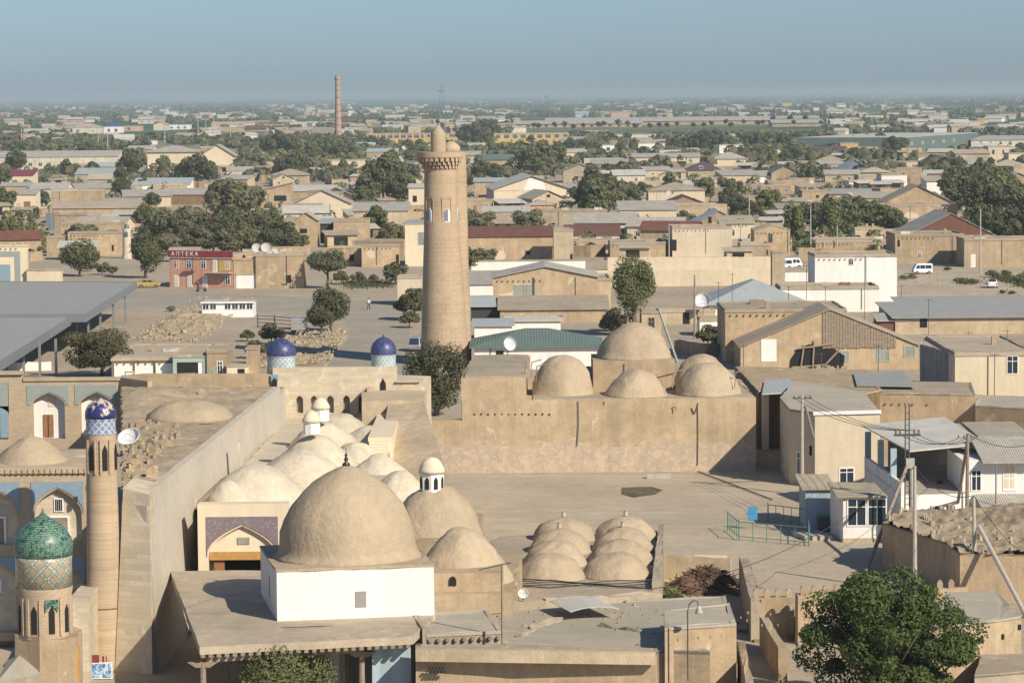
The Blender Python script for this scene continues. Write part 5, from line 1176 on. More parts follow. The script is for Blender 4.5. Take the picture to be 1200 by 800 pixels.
for i in range(40): x, y, s = -W / 2 + rnd.uniform(60, 125) * k, rnd.uniform(-2.5, -.2), rnd.uniform(.1, .35); m.prism([(x + s * math.cos(q * 1.3), y + s * math.sin(q * 1.3)) for q in range(5)], 0, rnd.uniform(.1, .6))
m.build('fallen_rubble', 'rubble', t)
m = MB(); n_ = 26
for i in range(n_):
    x0_ = -W / 2 + (96 + 86 * i / n_) * k; x1_ = x0_ + 86 * k / n_ * .9; top = h + 4.2 * (1 - abs((x0_ + x1_) / 2) / (W / 2)) - .15; m.box(x0_, x1_, -.1 - .03 * (i % 2), -.02, h + rnd.uniform(-.35, -.2), max(h, top))
m.build('gable_boards', 'old_wood', t)
HOLE = t; window(t, -W / 2 + 167 * k, 0, h - 1.9, 1.5, 1.7, 'g'); window(t, -W / 2 + 122 * k, 0, h - 1.9, 1.0, 1.3, 'g'); window(t, W / 2 - 1.0, 0, h - 1.4, 1.3, 1.3, 'g')
m = MB(); m.box(-W / 2 + 24 * k, -W / 2 + 42 * k, -.06, 0, 1.0, 3.6); m.build('white_panel', 'white_wash', t)
H(1119, 1215, 415, 478, 22, 'flat', 0, 'cream', 'mud_roof', [(.7, 3.4, 1.2, 1.9), (.95, 3.4, 1.2, 1.9)], label='cream plaster house with small white windows at the right edge', name='cream_house', rim=.1)
blk([(1078, 404), (1119, 416), (1119, 396), (1080, 392)], 5.2, wall='grey_wall', rmat='mud_roof', label='side wing left of the cream plaster house, coloured grey as if shaded', name='house_wing', rim=.1)  # grey wall colour paints in the shade on the cream house's left side
t, W, h = H(850, 992, 364, 425, 14, 'flat', 0, 'mud_warm', 'mud_roof', [(.92, 2.2, .8, .8, 'b')], label='tall plain tan mud block right of the large clay domes', rim=.15)
H(1049, 1215, 372, 392, 18, 'shed', .8, 'mud_pale', 'steel_sheet', [(.2, .9, 1.0, 1.2, 'b')], label='nearer long low house with a smooth grey sheet roof below the dusty plaza', name='long_sheet_roof_house', ov=.5)
H(1056, 1215, 359, 372, 8, 'shed', .5, 'mud_pale', 'steel_sheet', label='farther long low house with a thin grey roof at the dusty plaza edge', name='long_sheet_roof_house', ov=.5)
H(1030, 1062, 376, 392, 6, 'shed', .5, 'rust_sheet', 'slate_sheet', label='small rusty lean to between the boarded gable and the long grey roofs', name='lean_to', cat='shed')
# --- green roofed hall
H(556, 703, 406, 433, 12, 'hip', 1.7, 'white_wash', 'green_sheet', label='long white hall under a dark green hipped metal roof behind the great clay wall', name='green_roof_hall', cat='hall', ov=.6)
H(556, 600, 384, 398, 5, 'shed', .5, 'white_wash', 'blue_sheet', label='pale blue lean to roof left of the green roofed hall', name='lean_to', cat='shed')
H(594, 657, 377, 392, 4, 'shed', .3, 'white_wash', 'pale_sheet', label='white flat strip of roof just behind the green roofed hall', name='lean_to', cat='shed')
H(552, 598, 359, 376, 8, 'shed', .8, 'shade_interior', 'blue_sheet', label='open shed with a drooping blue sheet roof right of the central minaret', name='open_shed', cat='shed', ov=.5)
H(586, 712, 366, 378, 10, 'shed', 1.2, 'mud_warm', 'mud_roof', label='low mud shed with a sloping earth roof in front of the windowed tan hall', name='mud_shed', cat='shed')
t, W, h = H(578, 700, 325, 364, 14, 'gy', 1.6, 'mud_warm', 'slate_sheet', [(.30, 2.3, 3.2, 1.5, 'g'), (.96, 1.0, .5, 1.3, 'g')], label='large tan hall with one wide pale green window and a low grey gable roof', name='tan_hall', cat='hall')
m = MB().box(W * -.12, W * -.1, -.1, 0, .1, h); m.build('down_pipe', 'dark_steel', t)
H(700, 716, 328, 362, 12, 'flat', 0, 'mud_pale', label='narrow tan wing at the right end of the large tan hall', name='house_wing')
H(549, 600, 334, 346, 12, 'shed', 1.3, 'white_wash', 'slate_sheet', label='grey sheet lean to between the minaret and the large tan hall', name='lean_to', cat='shed')
H(545, 686, 311, 317, 1, 'flat', 0, 'white_wash', label='white wall top just behind the large tan hall', name='white_wall', cat='wall', rim=0)
# --- blue hip roof, white house, etc.
H(832, 943, 356, 372, 17, 'hip', 3.0, 'white_wash', 'blue_sheet', label='house under a large pale blue hipped metal roof', name='blue_roof_house', ov=.7)
H(915, 1030, 338, 366, 9, 'flat', 0, 'white_wash', 'mud_roof', label='low front part of the white house, its flat earth roof edged in white', name='white_house_annex', rim=.3)
t, W, h = H(955, 1051, 300, 354, 11, 'flat', 0, 'white_wash', 'mud_roof', [(.44, 5.6, .8, 1.1)], label='tall white flat roofed house at the left end of the dusty plaza', name='white_house', rim=.2)
H(902, 936, 346, 364, 6, 'flat', 0, 'white_wash', 'mud_roof', label='small white annex with a brown flat roof below the blue hipped roof', name='white_annex', rim=.1)
H(915, 958, 318, 330, 8, 'flat', 0, 'white_wash', label='white yard wall in front of the two parked white vans', name='white_wall', cat='wall', rim=.05)
H(905, 920, 295, 345, 3, 'flat', 0, 'mud_pale', label='round edged mud pier left of the parked white vans', name='mud_pier', cat='wall', rim=0)
H(1049, 1130, 276, 309, 14, 'flat', 0, 'mud', wins=[(.05, 3.2, .5, 1.2, 'b'), (.35, .9, .7, 1.3)], label='mud house with a small pale window behind the parked van', rim=.25)
H(1130, 1215, 281, 313, 10, 'flat', 0, 'mud', wins=[(.12, 0, .9, 2.3, 'dw')], label='long mud wall house with a white door at the far side of the plaza', rim=.2)
t, W, h = H(1064, 1164, 275, 290, 22, 'gy', 4.4, 'mud', 'slate_sheet', [(.5, .5, 4, 1.0)], label='wide house with a dark rust red boarded gable above the plaza', name='red_gable_house')
m = MB(); m.slabxz([(-W / 2 + .3, h), (W / 2 - .3, h), (0, h + 4.2)], -.08, -.01); m.build('gable_boards', 'rust_sheet', t)
H(956, 1048, 283, 300, 14, 'flat', 0, 'mud', wins=[(.9, 1.2, 1.2, .9, 'b')], label='flat mud house with small roof beams directly behind the tall white house', rim=.15)
H(1002, 1036, 268, 281, 9, 'flat', 0, 'mud_pale', label='small pale mud house at the foot of the dark trees above the white house', rim=.1)
# long cream walls
mudwall([(657, 318), (905, 315)], 2.7, .6, 'long sunlit cream mud wall crossing the middle of the town, nearer of two', 'cream', name='long_mud_wall')
mudwall([(712, 302), (905, 301)], 2.3, .6, 'long sunlit cream mud wall crossing the middle of the town, farther of two', 'cream', name='long_mud_wall')
H(753, 838, 368, 380, 3, 'flat', 0, 'mud_pale', wins=[(.1, 0, .9, 1.8, 'o'), (.6, 0, .9, 1.8, 'b')], label='low broken cream house with dark openings behind the domes', name='broken_house', rim=.1)
H(752, 775, 366, 392, 6, 'flat', 0, 'mud_pale', wins=[(.5, .4, .9, 1.9, 'o')], label='small pale ruin with one doorway left of the leaning pole', name='small_ruin', rim=.2)
H(820, 848, 375, 394, 5, 'flat', 0, 'white_wash', 'mud_roof', label='little white hut below the blue hipped roof', name='white_hut', cat='hut', rim=.2)
mudwall([(790, 398), (826, 404), (850, 402)], 1.5, .4, 'tumbled low mud wall between the leaning pole and the tall tan block', 'mud')
# --- belt y 235-310, centre
H(548, 649, 277, 309, 8, 'shed', 1.5, 'mud_warm', 'rust_sheet', [(.7, 1.6, 1.0, .8, 'b')], label='mud building under a long rust brown roof right of the minaret', name='rust_roof_house', ov=.3)
H(649, 672, 270, 313, 10, 'flat', 0, 'mud_pale', wins=[(.9, 1.0, .5, 1.4, 'b')], label='tall narrow cream mud block between rust roofs', name='mud_tower_house', rim=.1)
H(671, 727, 283, 296, 10, 'flat', 0, 'mud_pale', wins=[(.7, .5, 1.8, 1.2, 'o')], label='cream mud house with a brown shutter below the dark red roof', rim=.2)
H(664, 726, 277, 285, 10, 'shed', 1.6, 'white_wash', 'rust_sheet', label='white house under a dark red brown roof in the centre', name='dark_red_roof_house', ov=.5)
H(634, 712, 247, 274, 10, 'flat', 0, 'mud_grey', wins=[(.9, 2.4, 3.2, .4, 'o')], label='large square plain tan building above the dark red brown roof', name='square_building', rim=.1)
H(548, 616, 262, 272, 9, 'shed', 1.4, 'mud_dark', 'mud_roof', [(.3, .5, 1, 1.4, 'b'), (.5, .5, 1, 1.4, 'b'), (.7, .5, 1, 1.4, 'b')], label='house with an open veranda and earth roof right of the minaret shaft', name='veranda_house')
H(549, 570, 257, 272, 8, 'flat', 0, 'white_wash', wins=[(.8, .2, 1.1, 1.7, 'b')], label='white wall with a green gate right of the minaret', name='white_wall_house', rim=.05)
H(618, 652, 240, 250, 9, 'hip', 1.2, 'orange_wall', 'slate_sheet', label='small bright orange house with a grey hipped roof', name='orange_house')
H(567, 620, 248, 258, 10, 'shed', 1.0, 'mud_grey', 'pale_sheet', label='grey roofed shed in front of the big pale gabled hall', name='grey_shed', cat='shed')
t, W, h = H(579, 668, 221, 244, 34, 'gy', 3.6, 'cream_light', 'pale_sheet', label='big pale hall with a wide low gable in the centre of the town', name='pale_hall', cat='hall', ov=.7, rz=4)
m = MB(); m.slabxz([(-W * .12, h - .5), (W * .2, h - .5), (W * .15, h + 2.0), (0, h + 3.0), (-W * .05, h + 2.8)], -.08, -.01); m.build('white_patch', 'white_wash', t)
H(556, 592, 213, 238, 12, 'shed', .8, 'mud', 'blue_sheet', label='tan house with a pale blue roof left of the big pale hall', name='blue_roof_house')
H(726, 793, 246, 266, 12, 'shed', 1.7, 'cream', 'slate_sheet', label='long cream house with a grey roof, centre right', name='cream_house')
H(788, 858, 267, 301, 12, 'flat', 0, 'cream', wins=[(.3, 3.0, 1.1, 1.9), (.02, 1.2, 1.2, 2.2, 'b')], label='two storey cream house with two white windows above the long wall', name='two_storey_house', rim=.15)
H(780, 870, 288, 300, 8, 'shed', .8, 'mud', 'mud_roof', label='low mud shed in front of the two storey cream house', name='mud_shed', cat='shed')
H(845, 884, 262, 285, 12, 'shed', 1.2, 'cream', 'mud_roof', [(.15, 1.5, 1.0, 1.5), (.35, 1.5, 1.0, 1.5)], label='mud house with white windows under an earth roof right of the two storey cream house', rz=0)
t, W, h = H(813, 872, 262, 275, 16, 'gy', 2.9, 'mud', 'blue_sheet', [(.32, 2.6, .8, 1.4, 'b')], label='gabled mud house with one dark gable window and a pale blue roof', name='gabled_house')
H(884, 926, 270, 300, 9, 'gy', 1.0, 'mud_warm', 'mud_roof', [(.45, 2.6, .9, 1.8, 'o')], label='tall tan mud house with a brown shutter left of the white house', name='tall_mud_house', ov=.1)
H(868, 902, 287, 304, 8, 'flat', 0, 'mud', wins=[(.8, .8, 1.6, 1.0, 'b')], label='low mud house with a rust coloured opening beside the tall tan house', rim=.2)
H(715, 780, 285, 302, 12, 'flat', 0, 'mud', label='plain tan mud house left of the two storey cream house', rim=.15)
H(760, 826, 223, 246, 15, 'hip', 2.0, 'cream', 'mud_roof', [(.8, 2.2, .8, 1.0, 'b')], label='wide cream house with a brown hipped roof', name='hip_roof_house', ov=.3)
H(775, 830, 240, 250, 14, 'gy', 2.4, 'old_wood', 'rust_sheet', label='open rusty gable frame in front of the wide cream house', name='open_gable_shed', cat='shed')
H(912, 954, 244, 256, 12, 'shed', .8, 'white_wash', 'mud_roof', [(.1, .3, 1.3, 1.8, 'b')], label='white house with a dark doorway left of the dark orchard', name='white_house')
H(884, 928, 265, 284, 10, 'flat', 0, 'mud_grey', label='grey mud house behind the tall tan mud house', rim=.2)
# --- left centre belt
H(475, 500, 262, 312, 14, 'flat', 0, 'cream_light', 'steel_sheet', [(.75, 4.0, 1.1, 2.4, 'g')], label='tall narrow pale building with a blue shutter touching the minaret', name='tall_narrow_house', rim=.1)
H(391, 431, 259, 286, 12, 'flat', 0, 'mud_warm', label='square plain tan mud block above the umbrella shaped tree', rim=.15)
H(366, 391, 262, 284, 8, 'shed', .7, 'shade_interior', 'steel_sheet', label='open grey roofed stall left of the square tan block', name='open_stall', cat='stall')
H(345, 372, 258, 290, 10, 'gy', 1.6, 'mud', 'mud_roof', [(.4, 3.0, 1.6, 1.0, 'b')], label='mud house with a dark gable opening above the orchard', name='gable_mud_house')
H(328, 374, 247, 262, 12, 'shed', 1.3, 'mud', 'mud_roof', [(.2, .6, 3.4, 1.5, 'b'), (.8, .9, .9, 1.2)], label='mud house with a wide dark opening left of the white gable', name='mud_house')
t, W, h = H(345, 410, 238, 258, 14, 'gy', 3.4, 'cream', 'slate_sheet', label='grey gabled house with a pale rendered gable', name='grey_gable_house', ov=.5)
H(386, 412, 247, 256, 9, 'shed', .9, 'white_wash', 'pale_sheet', label='bright white shed wall beside the grey gabled house', name='white_shed', cat='shed')
H(374, 413, 229, 236, 16, 'gy', 2.4, 'rust_sheet', 'steel_sheet', label='red boarded gable under a blue grey roof', name='red_gable_house')
H(294, 340, 226, 244, 14, 'shedr', 2.6, 'mud_warm', 'mud_roof', [(.75, 2.0, 3.6, 1.6, 'b')], label='tan mud house with a rising roof and a long dark attic opening', name='attic_opening_house')
H(340, 392, 224, 232, 12, 'shed', 1.5, 'mud', 'pale_sheet', label='long pale sheet roof behind the grey gabled house', name='pale_roof_house')
H(414, 478, 247, 268, 12, 'shed', 1.6, 'mud_pale', 'slate_sheet', [(.22, .8, 1.3, 2.4), (.48, .8, 1.3, 2.4)], label='long grey roofed mud house with two arched niches', name='long_mud_house')
H(479, 497, 220, 246, 10, 'shed', .8, 'cream_light', 'pale_sheet', [(.4, 2.2, 1.2, 1.8, 'b')], label='small cream house with a dark window left of the minaret', name='small_cream_house')
H(384, 440, 290, 312, 4, 'flat', 0, 'mud', label='mud yard wall behind the umbrella shaped tree', name='mud_wall', cat='wall', rim=.1)
H(424, 468, 288, 313, 3, 'flat', 0, 'mud_warm', wins=[(.95, .3, .6, 2, 'b')], label='mud yard wall with a stepped top left of the tall narrow building', name='mud_wall', cat='wall', rim=.1)
H(300, 356, 299, 338, 8, 'flat', 0, 'mud', label='blank mud wall right of the orange pharmacy carrying satellite dishes', name='mud_wall_house', rim=.25)
H(277, 302, 321, 338, 1.5, 'flat', 0, 'white_wash', label='low white wall attached to the right of the orange pharmacy', name='white_wall', cat='wall', rim=0)
H(466, 494, 325, 358, 6, 'flat', 0, 'cream', label='cream garden gate block left of the minaret base', name='gate_block', cat='gatehouse', rim=.1)
H(430, 466, 178, 190, 14, 'shed', 1.4, 'mud', 'blue_sheet', label='low house with a blue grey roof left of the minaret top', name='blue_roof_house')
H(365, 428, 188, 197, 10, 'flat', 0, 'cream', wins=[(.75, .5, 5, 1.2)], label='long cream wall building with a glazed end, upper centre left', name='long_cream_house', rim=.2)
# --- left belt
H(62, 158, 244, 262, 14, 'shed', 1.2, 'mud_warm', 'mud_roof', [(.3, 1.0, .8, 1.5, 'b')], label='long mud house with a pale earth roof at the left', name='long_mud_house')
H(72, 142, 262, 285, 8, 'flat', 0, 'mud', wins=[(.4, 1.0, 1.2, 1.6, 'o'), (.85, 2.2, 2.8, .7, 'o')], label='mud house with a wooden door above the round tree', name='mud_house', rim=.3)
H(60, 118, 224, 250, 10, 'flat', 0, 'mud', wins=[(.4, 1.2, 1.6, 1.8, 'b')], label='tan mud house with a dark opening at the left, behind the long one', rim=.2)
H(118, 158, 237, 252, 10, 'shed', .8, 'mud', 'slate_sheet', label='mud wing with a grey lean roof at the left', name='mud_wing')
H(54, 66, 249, 270, 5, 'flat', 0, 'slate_wall', label='small blue grey metal gate house at the left', name='metal_gatehouse', cat='gatehouse', rim=0)
H(17, 42, 228, 248, 9, 'shed', 1.2, 'cream_light', 'slate_sheet', [(.6, .3, 1.9, 2.6, 'd')], label='white walled house with a wooden gate at the left edge', name='wooden_gate_house')
H(30, 133, 221, 229, 12, 'shed', 1.3, 'mud_grey', 'slate_sheet', label='long low grey roof at the left above the mud houses', name='long_grey_roof_house')
H(55, 80, 278, 300, 3, 'flat', 0, 'mud', label='short mud wall with a pale cap left of the round tree', name='mud_wall', cat='wall', rim=.2)
H(80, 145, 273, 300, 3, 'flat', 0, 'mud_warm', label='long mud garden wall with a pale cap behind the round tree', name='mud_wall', cat='wall', rim=.2)
H(155, 172, 272, 288, 4, 'flat', 0, 'white_wash', label='small white wall beside the little green domed turret', name='white_wall', cat='wall', rim=0)
H(155, 222, 217, 223, 14, 'shed', 2.0, 'white_wash', 'blue_sheet', label='long white house under a blue grey roof, left', name='blue_roof_house')
H(88, 143, 204, 212, 13, 'shed', 2.0, 'mud_grey', 'blue_sheet', label='house under a large pale grey sheet roof, left', name='sheet_roof_house')
H(103, 130, 210, 217, 10, 'gx', 1.8, 'mud_grey', 'grey_roof', label='dark grey roofed house in front of the large pale sheet roof', name='grey_roof_house')
H(-10, 38, 206, 217, 14, 'shed', 1.8, 'cream', 'red_sheet', label='cream house with a dark red roof at the left edge', name='red_roof_house')
H(0, 34, 218, 226, 8, 'shed', 1, 'mud', 'slate_sheet', label='grey roofed mud shed below the dark red roof', name='grey_shed', cat='shed')
H(-8, 138, 184, 200, 16, 'shed', 2.4, 'old_white', 'slate_sheet', [(u, 1.8, 1.8, 1.7) for u in (.1, .3, .38, .45)], label='very long white two storey block with a grey roof at the left', name='long_block', cat='building')
H(173, 231, 178, 204, 18, 'hip', 2.6, 'cream', 'slate_sheet', label='large cream house under a wide grey hipped roof, left of the grey gable house', name='hip_roof_house', ov=.8)
t, W, h = H(235, 274, 182, 194, 18, 'gy', 5.0, 'cream_light', 'grey_roof', [(.3, .8, 1.4, 1.8)], label='house with a steep dark grey gable, upper left', name='steep_gable_house', ov=.8)
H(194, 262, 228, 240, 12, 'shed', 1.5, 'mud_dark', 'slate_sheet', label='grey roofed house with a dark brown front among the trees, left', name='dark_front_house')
H(243, 266, 242, 256, 7, 'flat', 0, 'mud', wins=[(.8, .8, .7, 1.2, 'b')], label='small square mud hut above the orchard trees', name='mud_hut', cat='hut', rim=.2)
H(268, 300, 208, 214, 12, 'shed', 1.2, 'mud', 'pale_sheet', label='pale roofed house at upper left of the attic opening house', name='pale_roof_house')
H(148, 182, 165, 170, 14, 'flat', 0, 'white_wash', label='small white block between dark trees, upper left', name='white_block', rim=.1)
for (a_, b_2, yt, yb, rf, rs, wl, rm, wn, lb) in (
    (48, 67, 152, 159, 'gy', 3, 'old_white', 'pale_sheet', (), 'pale gabled house near the left horizon'),
    (85, 118, 149, 157, 'hip', 3.4, 'old_white', 'mud_roof', ((.2, 1, 3, 3), (.7, 1, 3, 3)), 'large pale villa with a brown hipped roof near the left horizon'),
    (122, 142, 148, 156, 'hip', 2.6, 'white_wash', 'royal_sheet', ((.3, 1, 3, 3), (.7, 1, 3, 3)), 'white villa with a bright blue roof near the left horizon'),
    (145, 165, 148, 154, 'flat', 0, 'pink_wall', 'mud_roof', ((.3, 1, 3, 3),), 'pinkish block right of the bright blue roof near the left horizon'),
    (180, 196, 146, 153, 'gy', 2.4, 'cream', 'pale_sheet', (), 'small pale gabled house left of the white row near the horizon'),
    (196, 222, 146, 152, 'flat', 0, 'white_wash', 'royal_sheet', ((.2, 1, 3, 2), (.5, 1, 3, 2), (.8, 1, 3, 2)), 'white row house near the horizon left of the chimney'),
    (50, 72, 162, 169, 'flat', 0, 'ochre_wall', 'mud_roof', (), 'small yellow block, upper left'),
    (30, 50, 163, 170, 'flat', 0, 'orange_wall', 'mud_roof', (), 'small brick row left of the yellow block'),
    (248, 286, 143, 151, 'flat', 0, 'pink_wall', 'mud_roof', ((.4, 1, 3, 3), (.8, 1, 3, 3)), 'pinkish brick block near the horizon left of the chimney'),
    (286, 302, 145, 152, 'flat', 0, 'white_wash', 'mud_roof', ((.3, 1, 2, 3), (.7, 1, 2, 3)), 'white block with dark windows left of the chimney'),
    (340, 358, 143, 151, 'flat', 0, 'old_white', 'mud_roof', ((.3, 1, 2, 3), (.7, 1, 2, 3)), 'white house just left of the chimney'),
    (448, 472, 149, 155, 'gx', 2.0, 'white_wash', 'pale_sheet', ((.5, 1, 3, 2),), 'white house right of the chimney'),
    (452, 474, 138, 142, 'gx', 3.5, 'cream', 'pale_sheet', (), 'pale gabled roof far behind the yellow school'),
    (480, 516, 142, 146, 'gx', 2.2, 'cream', 'mud_roof', (), 'long pale roof behind the yellow school'),
    (365, 388, 150, 160, 'flat', 0, 'grey_wall', 'mud_roof', (), 'grey block at the foot of the brick chimney'),
    (560, 592, 138, 142, 'gx', 1.6, 'old_white', 'pale_sheet', (), 'white sheds beyond the yellow buildings'),
    (706, 720, 170, 184, 'flat', 0, 'white_wash', 'mud_roof', ((.5, 3, 2, 2),), 'small white tower house right of the yellow building'),
    (748, 779, 168, 178, 'flat', 0, 'white_wash', 'mud_roof', (), 'white flat house among trees, upper centre right'),
    (843, 873, 170, 180, 'flat', 0, 'white_wash', 'mud_roof', ((.2, .5, 2, 2.5), (.45, .5, 2, 2.5)), 'white house with dark doorways, upper right'),
    (672, 890, 157.5, 163, 'flat', 0, 'old_white', 'mud_roof', (), 'long low white wall of the market'),
    (735, 820, 184, 192, 'gx', 1.6, 'cream', 'slate_sheet', (), 'long cream barrack with a grey roof, upper centre'),
    (835, 876, 186, 195, 'hip', 2.8, 'cream', 'slate_sheet', (), 'cream house with a grey hipped roof, upper right of centre'),
    (806, 845, 199, 208, 'hip', 3.2, 'mud_grey', 'purple_sheet', ((.4, 3.2, 1.6, 1.2),), 'dark purple grey hipped roof with a white dormer'),
    (862, 918, 199, 205, 'flat', 0, 'mud_dark', 'rust_sheet', (), 'low dark brown roof right of the purple grey roof'),
    (882, 920, 206, 214, 'shed', 1.4, 'white_wash', 'slate_sheet', (), 'white house with a sloping grey roof, upper right'),
    (904, 935, 202, 214, 'gy', 2.4, 'mud', 'green_sheet', (), 'mud house with a dark green gable roof'),
    (600, 631, 187, 196, 'gx', 2.2, 'cream', 'green_sheet', (), 'cream house with a grey green roof right of the minaret top'),
    (567, 600, 187, 195, 'gx', 2.2, 'mud', 'green_sheet', (), 'tan house with a grey green roof beside the minaret top'),
    (548, 574, 168, 176, 'flat', 0, 'white_wash', 'mud_roof', (), 'white low house right of the minaret lantern'),
    (686, 730, 192, 200, 'gx', 2.2, 'mud', 'pale_sheet', (), 'mud house with a pale roof beside the lane, upper centre'),
    (660, 700, 200, 214, 'gy', 2.4, 'mud_grey', 'mud_roof', (), 'brown gabled house right of the big pale hall'),
    (950, 990, 178, 186, 'gx', 2.6, 'pink_wall', 'purple_sheet', ((.3, 1, 1.6, 1.6), (.7, 1, 1.6, 1.6)), 'pink house with a purple brown roof, upper right'),
    (985, 1006, 168, 180, 'flat', 0, 'ochre_wall', 'mud_roof', (), 'small yellow building behind the pink house'),
    (1006, 1031, 173, 183, 'flat', 0, 'mud_pale', 'mud_roof', ((.5, .5, 3, 2, 'b'),), 'pale pavilion with an open porch right of the yellow building'),
    (932, 960, 169, 178, 'flat', 0, 'cream', 'mud_roof', (), 'cream block left of the pink house'),
    (905, 922, 180, 192, 'gy', 2.4, 'cream', 'mud_roof', ((.5, 1.0, 1.2, 2.2, 'b'),), 'little cream chapel like house beside a dark tree'),
    (979, 1024, 200, 208, 'gy', 4.0, 'slate_wall', 'blue_sheet', (), 'pale blue gable roof house in the upper right'),
    (995, 1033, 213, 222, 'flat', 0, 'white_wash', 'mud_roof', ((.28, 1, 1.0, 1.3), (.75, 1, 1.0, 1.3)), 'white house with two windows in the upper right'),
    (1033, 1063, 205, 221, 'flat', 0, 'white_wash', 'mud_roof', ((.3, 1.4, .8, 1.2),), 'bright white cube house in the upper right'),
    (1086, 1108, 212, 228, 'shed', 1.2, 'white_wash', 'mud_roof', (), 'white house partly hidden by the dark garden'),
    (972, 1034, 227, 236, 'shed', 1.0, 'mud_pale', 'steel_sheet', (), 'long low house with a dark grey roof, upper right'),
    (940, 976, 224, 236, 'flat', 0, 'mud', 'mud_roof', ((.5, 1, .9, .8, 'b'),), 'mud house left of the long dark grey roof'),
    (1033, 1118, 238, 252, 'gy', 4.6, 'mud_warm', 'mud_roof', (), 'wide brown gabled mud house in the upper right'),
    (1035, 1122, 241, 262, 'flat', 0, 'mud_warm', 'mud_roof', (), 'long mud yard wall before the wide brown gabled house'),
    (900, 950, 213, 224, 'flat', 0, 'mud', 'mud_roof', (), 'long mud house below the white sloping roof'),
    (1032, 1080, 190, 196, 'flat', 0, 'cream', 'mud_roof', (), 'cream wall in front of the green warehouse'),
    (1076, 1136, 184, 190, 'flat', 0, 'cream', 'mud_roof', (), 'long cream wall below the green warehouse'),
    (1138, 1215, 164, 172, 'hip', 2.5, 'old_white', 'steel_sheet', ((.15, 1, 1.6, 2), (.3, 1, 1.6, 2), (.45, 1, 1.6, 2), (.6, 1, 1.6, 2)), 'long pale block with a grey hipped roof at the right edge'),
    (1158, 1182, 172, 190, 'flat', 0, 'cream', 'mud_roof', ((.25, 3.5, 1, 2, 'b'), (.5, 3.5, 1, 2, 'b'), (.75, 3.5, 1, 2, 'b')), 'cream two storey house with three tall windows at the right'),
    (1182, 1215, 180, 193, 'flat', 0, 'cream', 'mud_roof', ((.2, .2, 1.6, 2.4, 'b'),), 'cream house with an arched doorway at the right edge'),
    (1120, 1160, 180, 193, 'shed', 1.5, 'mud_grey', 'mud_roof', (), 'flat brown roof house left of the cream two storey house'),
    (1188, 1215, 196, 214, 'flat', 0, 'mud_warm', 'mud_roof', (), 'brown house corner at the right edge above the garden'),
    (1172, 1215, 212, 224, 'gy', 2.6, 'mud', 'pale_sheet', (), 'grey roofed house at the right edge above the garden'),
    (1150, 1190, 190, 194, 'flat', 0, 'white_wash', 'mud_roof', (), 'low white strip building left of the brown corner house'),
    (1134, 1153, 142, 146, 'flat', 0, 'ochre_wall', 'mud_roof', (), 'pale yellow block near the right horizon'),
    (1105, 1120, 141, 145, 'flat', 0, 'white_wash', 'mud_roof', (), 'white block near the right horizon left of the pale yellow one'),
    (916, 928, 121, 126, 'flat', 0, 'ochre_wall', 'mud_roof', (), 'tiny yellow building on the horizon'),
    (782, 789, 134, 141, 'flat', 0, 'ochre_wall', 'mud_roof', (), 'tiny bright yellow tower behind the market roofs'),
    (1028, 1042, 146, 152, 'flat', 0, 'ochre_wall', 'mud_roof', ((.3, 1, 3, 3, 'b'),), 'small yellow kiosk behind the green warehouse'),
    (674, 690, 133, 138, 'gx', 3, 'blue_wash', 'blue_sheet', (), 'pale blue house behind the market roofs'),
    (716, 738, 132, 138, 'flat', 0, 'pink_wall', 'mud_roof', (), 'pinkish house behind the market roofs')):
    dpt = 14 if yb > 170 else 22
    H(a_, b_2, yt, yb, dpt, rf, rs, wl, rm, wn, label=lb, name='town_house', ov=.5, rim=.15)
# yellow schools
for x0_, x1_, yb in ((430, 500, 168), (500, 546, 166.5), (579, 667, 168)):
    t, W, h = H(x0_, x1_, 157, yb, 16, 'flat', 0, 'ochre_wall', 'mud_roof', [((i + .5) / 9, 3.2, 3.6, 2.6) for i in range(9)], label={430: 'yellow two storey school left of the minaret top', 500: 'short yellow school wing hidden behind the minaret top', 579: 'long yellow school right of the minaret top'}[x0_], name='yellow_school', cat='school', rim=.4)
# market roofs
for i, (x0_, x1_, yt, yb) in enumerate(((603, 752, 145, 150), (640, 800, 141, 144.5), (752, 905, 141.5, 147), (800, 960, 139.5, 143), (905, 965, 144, 149))):
    H(x0_, x1_, yt, yb, 40, 'gx', 3, 'mud', 'slate_sheet', [((k + .5) / 14, .6, 3, 1.8, 'b') for k in range(14)] if i == 0 else (), label=('long market hall with dark openings, leftmost of the market roofs', 'long market roof behind the leftmost market hall', 'long market roof in the middle of the market', 'farthest long market roof on the right', 'short market roof at the right end of the market')[i], name='market_hall', cat='market hall', ov=1, rim=0)
# green warehouse
p0_, p1_ = P(1062, 178), P(1146, 166)
t, W, h = H(1062, 1146, 158, 178, 60, 'flat', 0, 'green_sheet', 'pale_sheet', [((k + .5) / 7, 3.4, 5, 1.6) for k in range(5)], yb2=171, label='large dark green warehouse with a pale flat roof', name='green_warehouse', cat='warehouse', rim=0)
H(985, 1066, 160, 166, 55, 'flat', 0, 'green_sheet', 'pale_sheet', label='low long left wing of the green warehouse', name='warehouse_wing', cat='warehouse', rim=0)
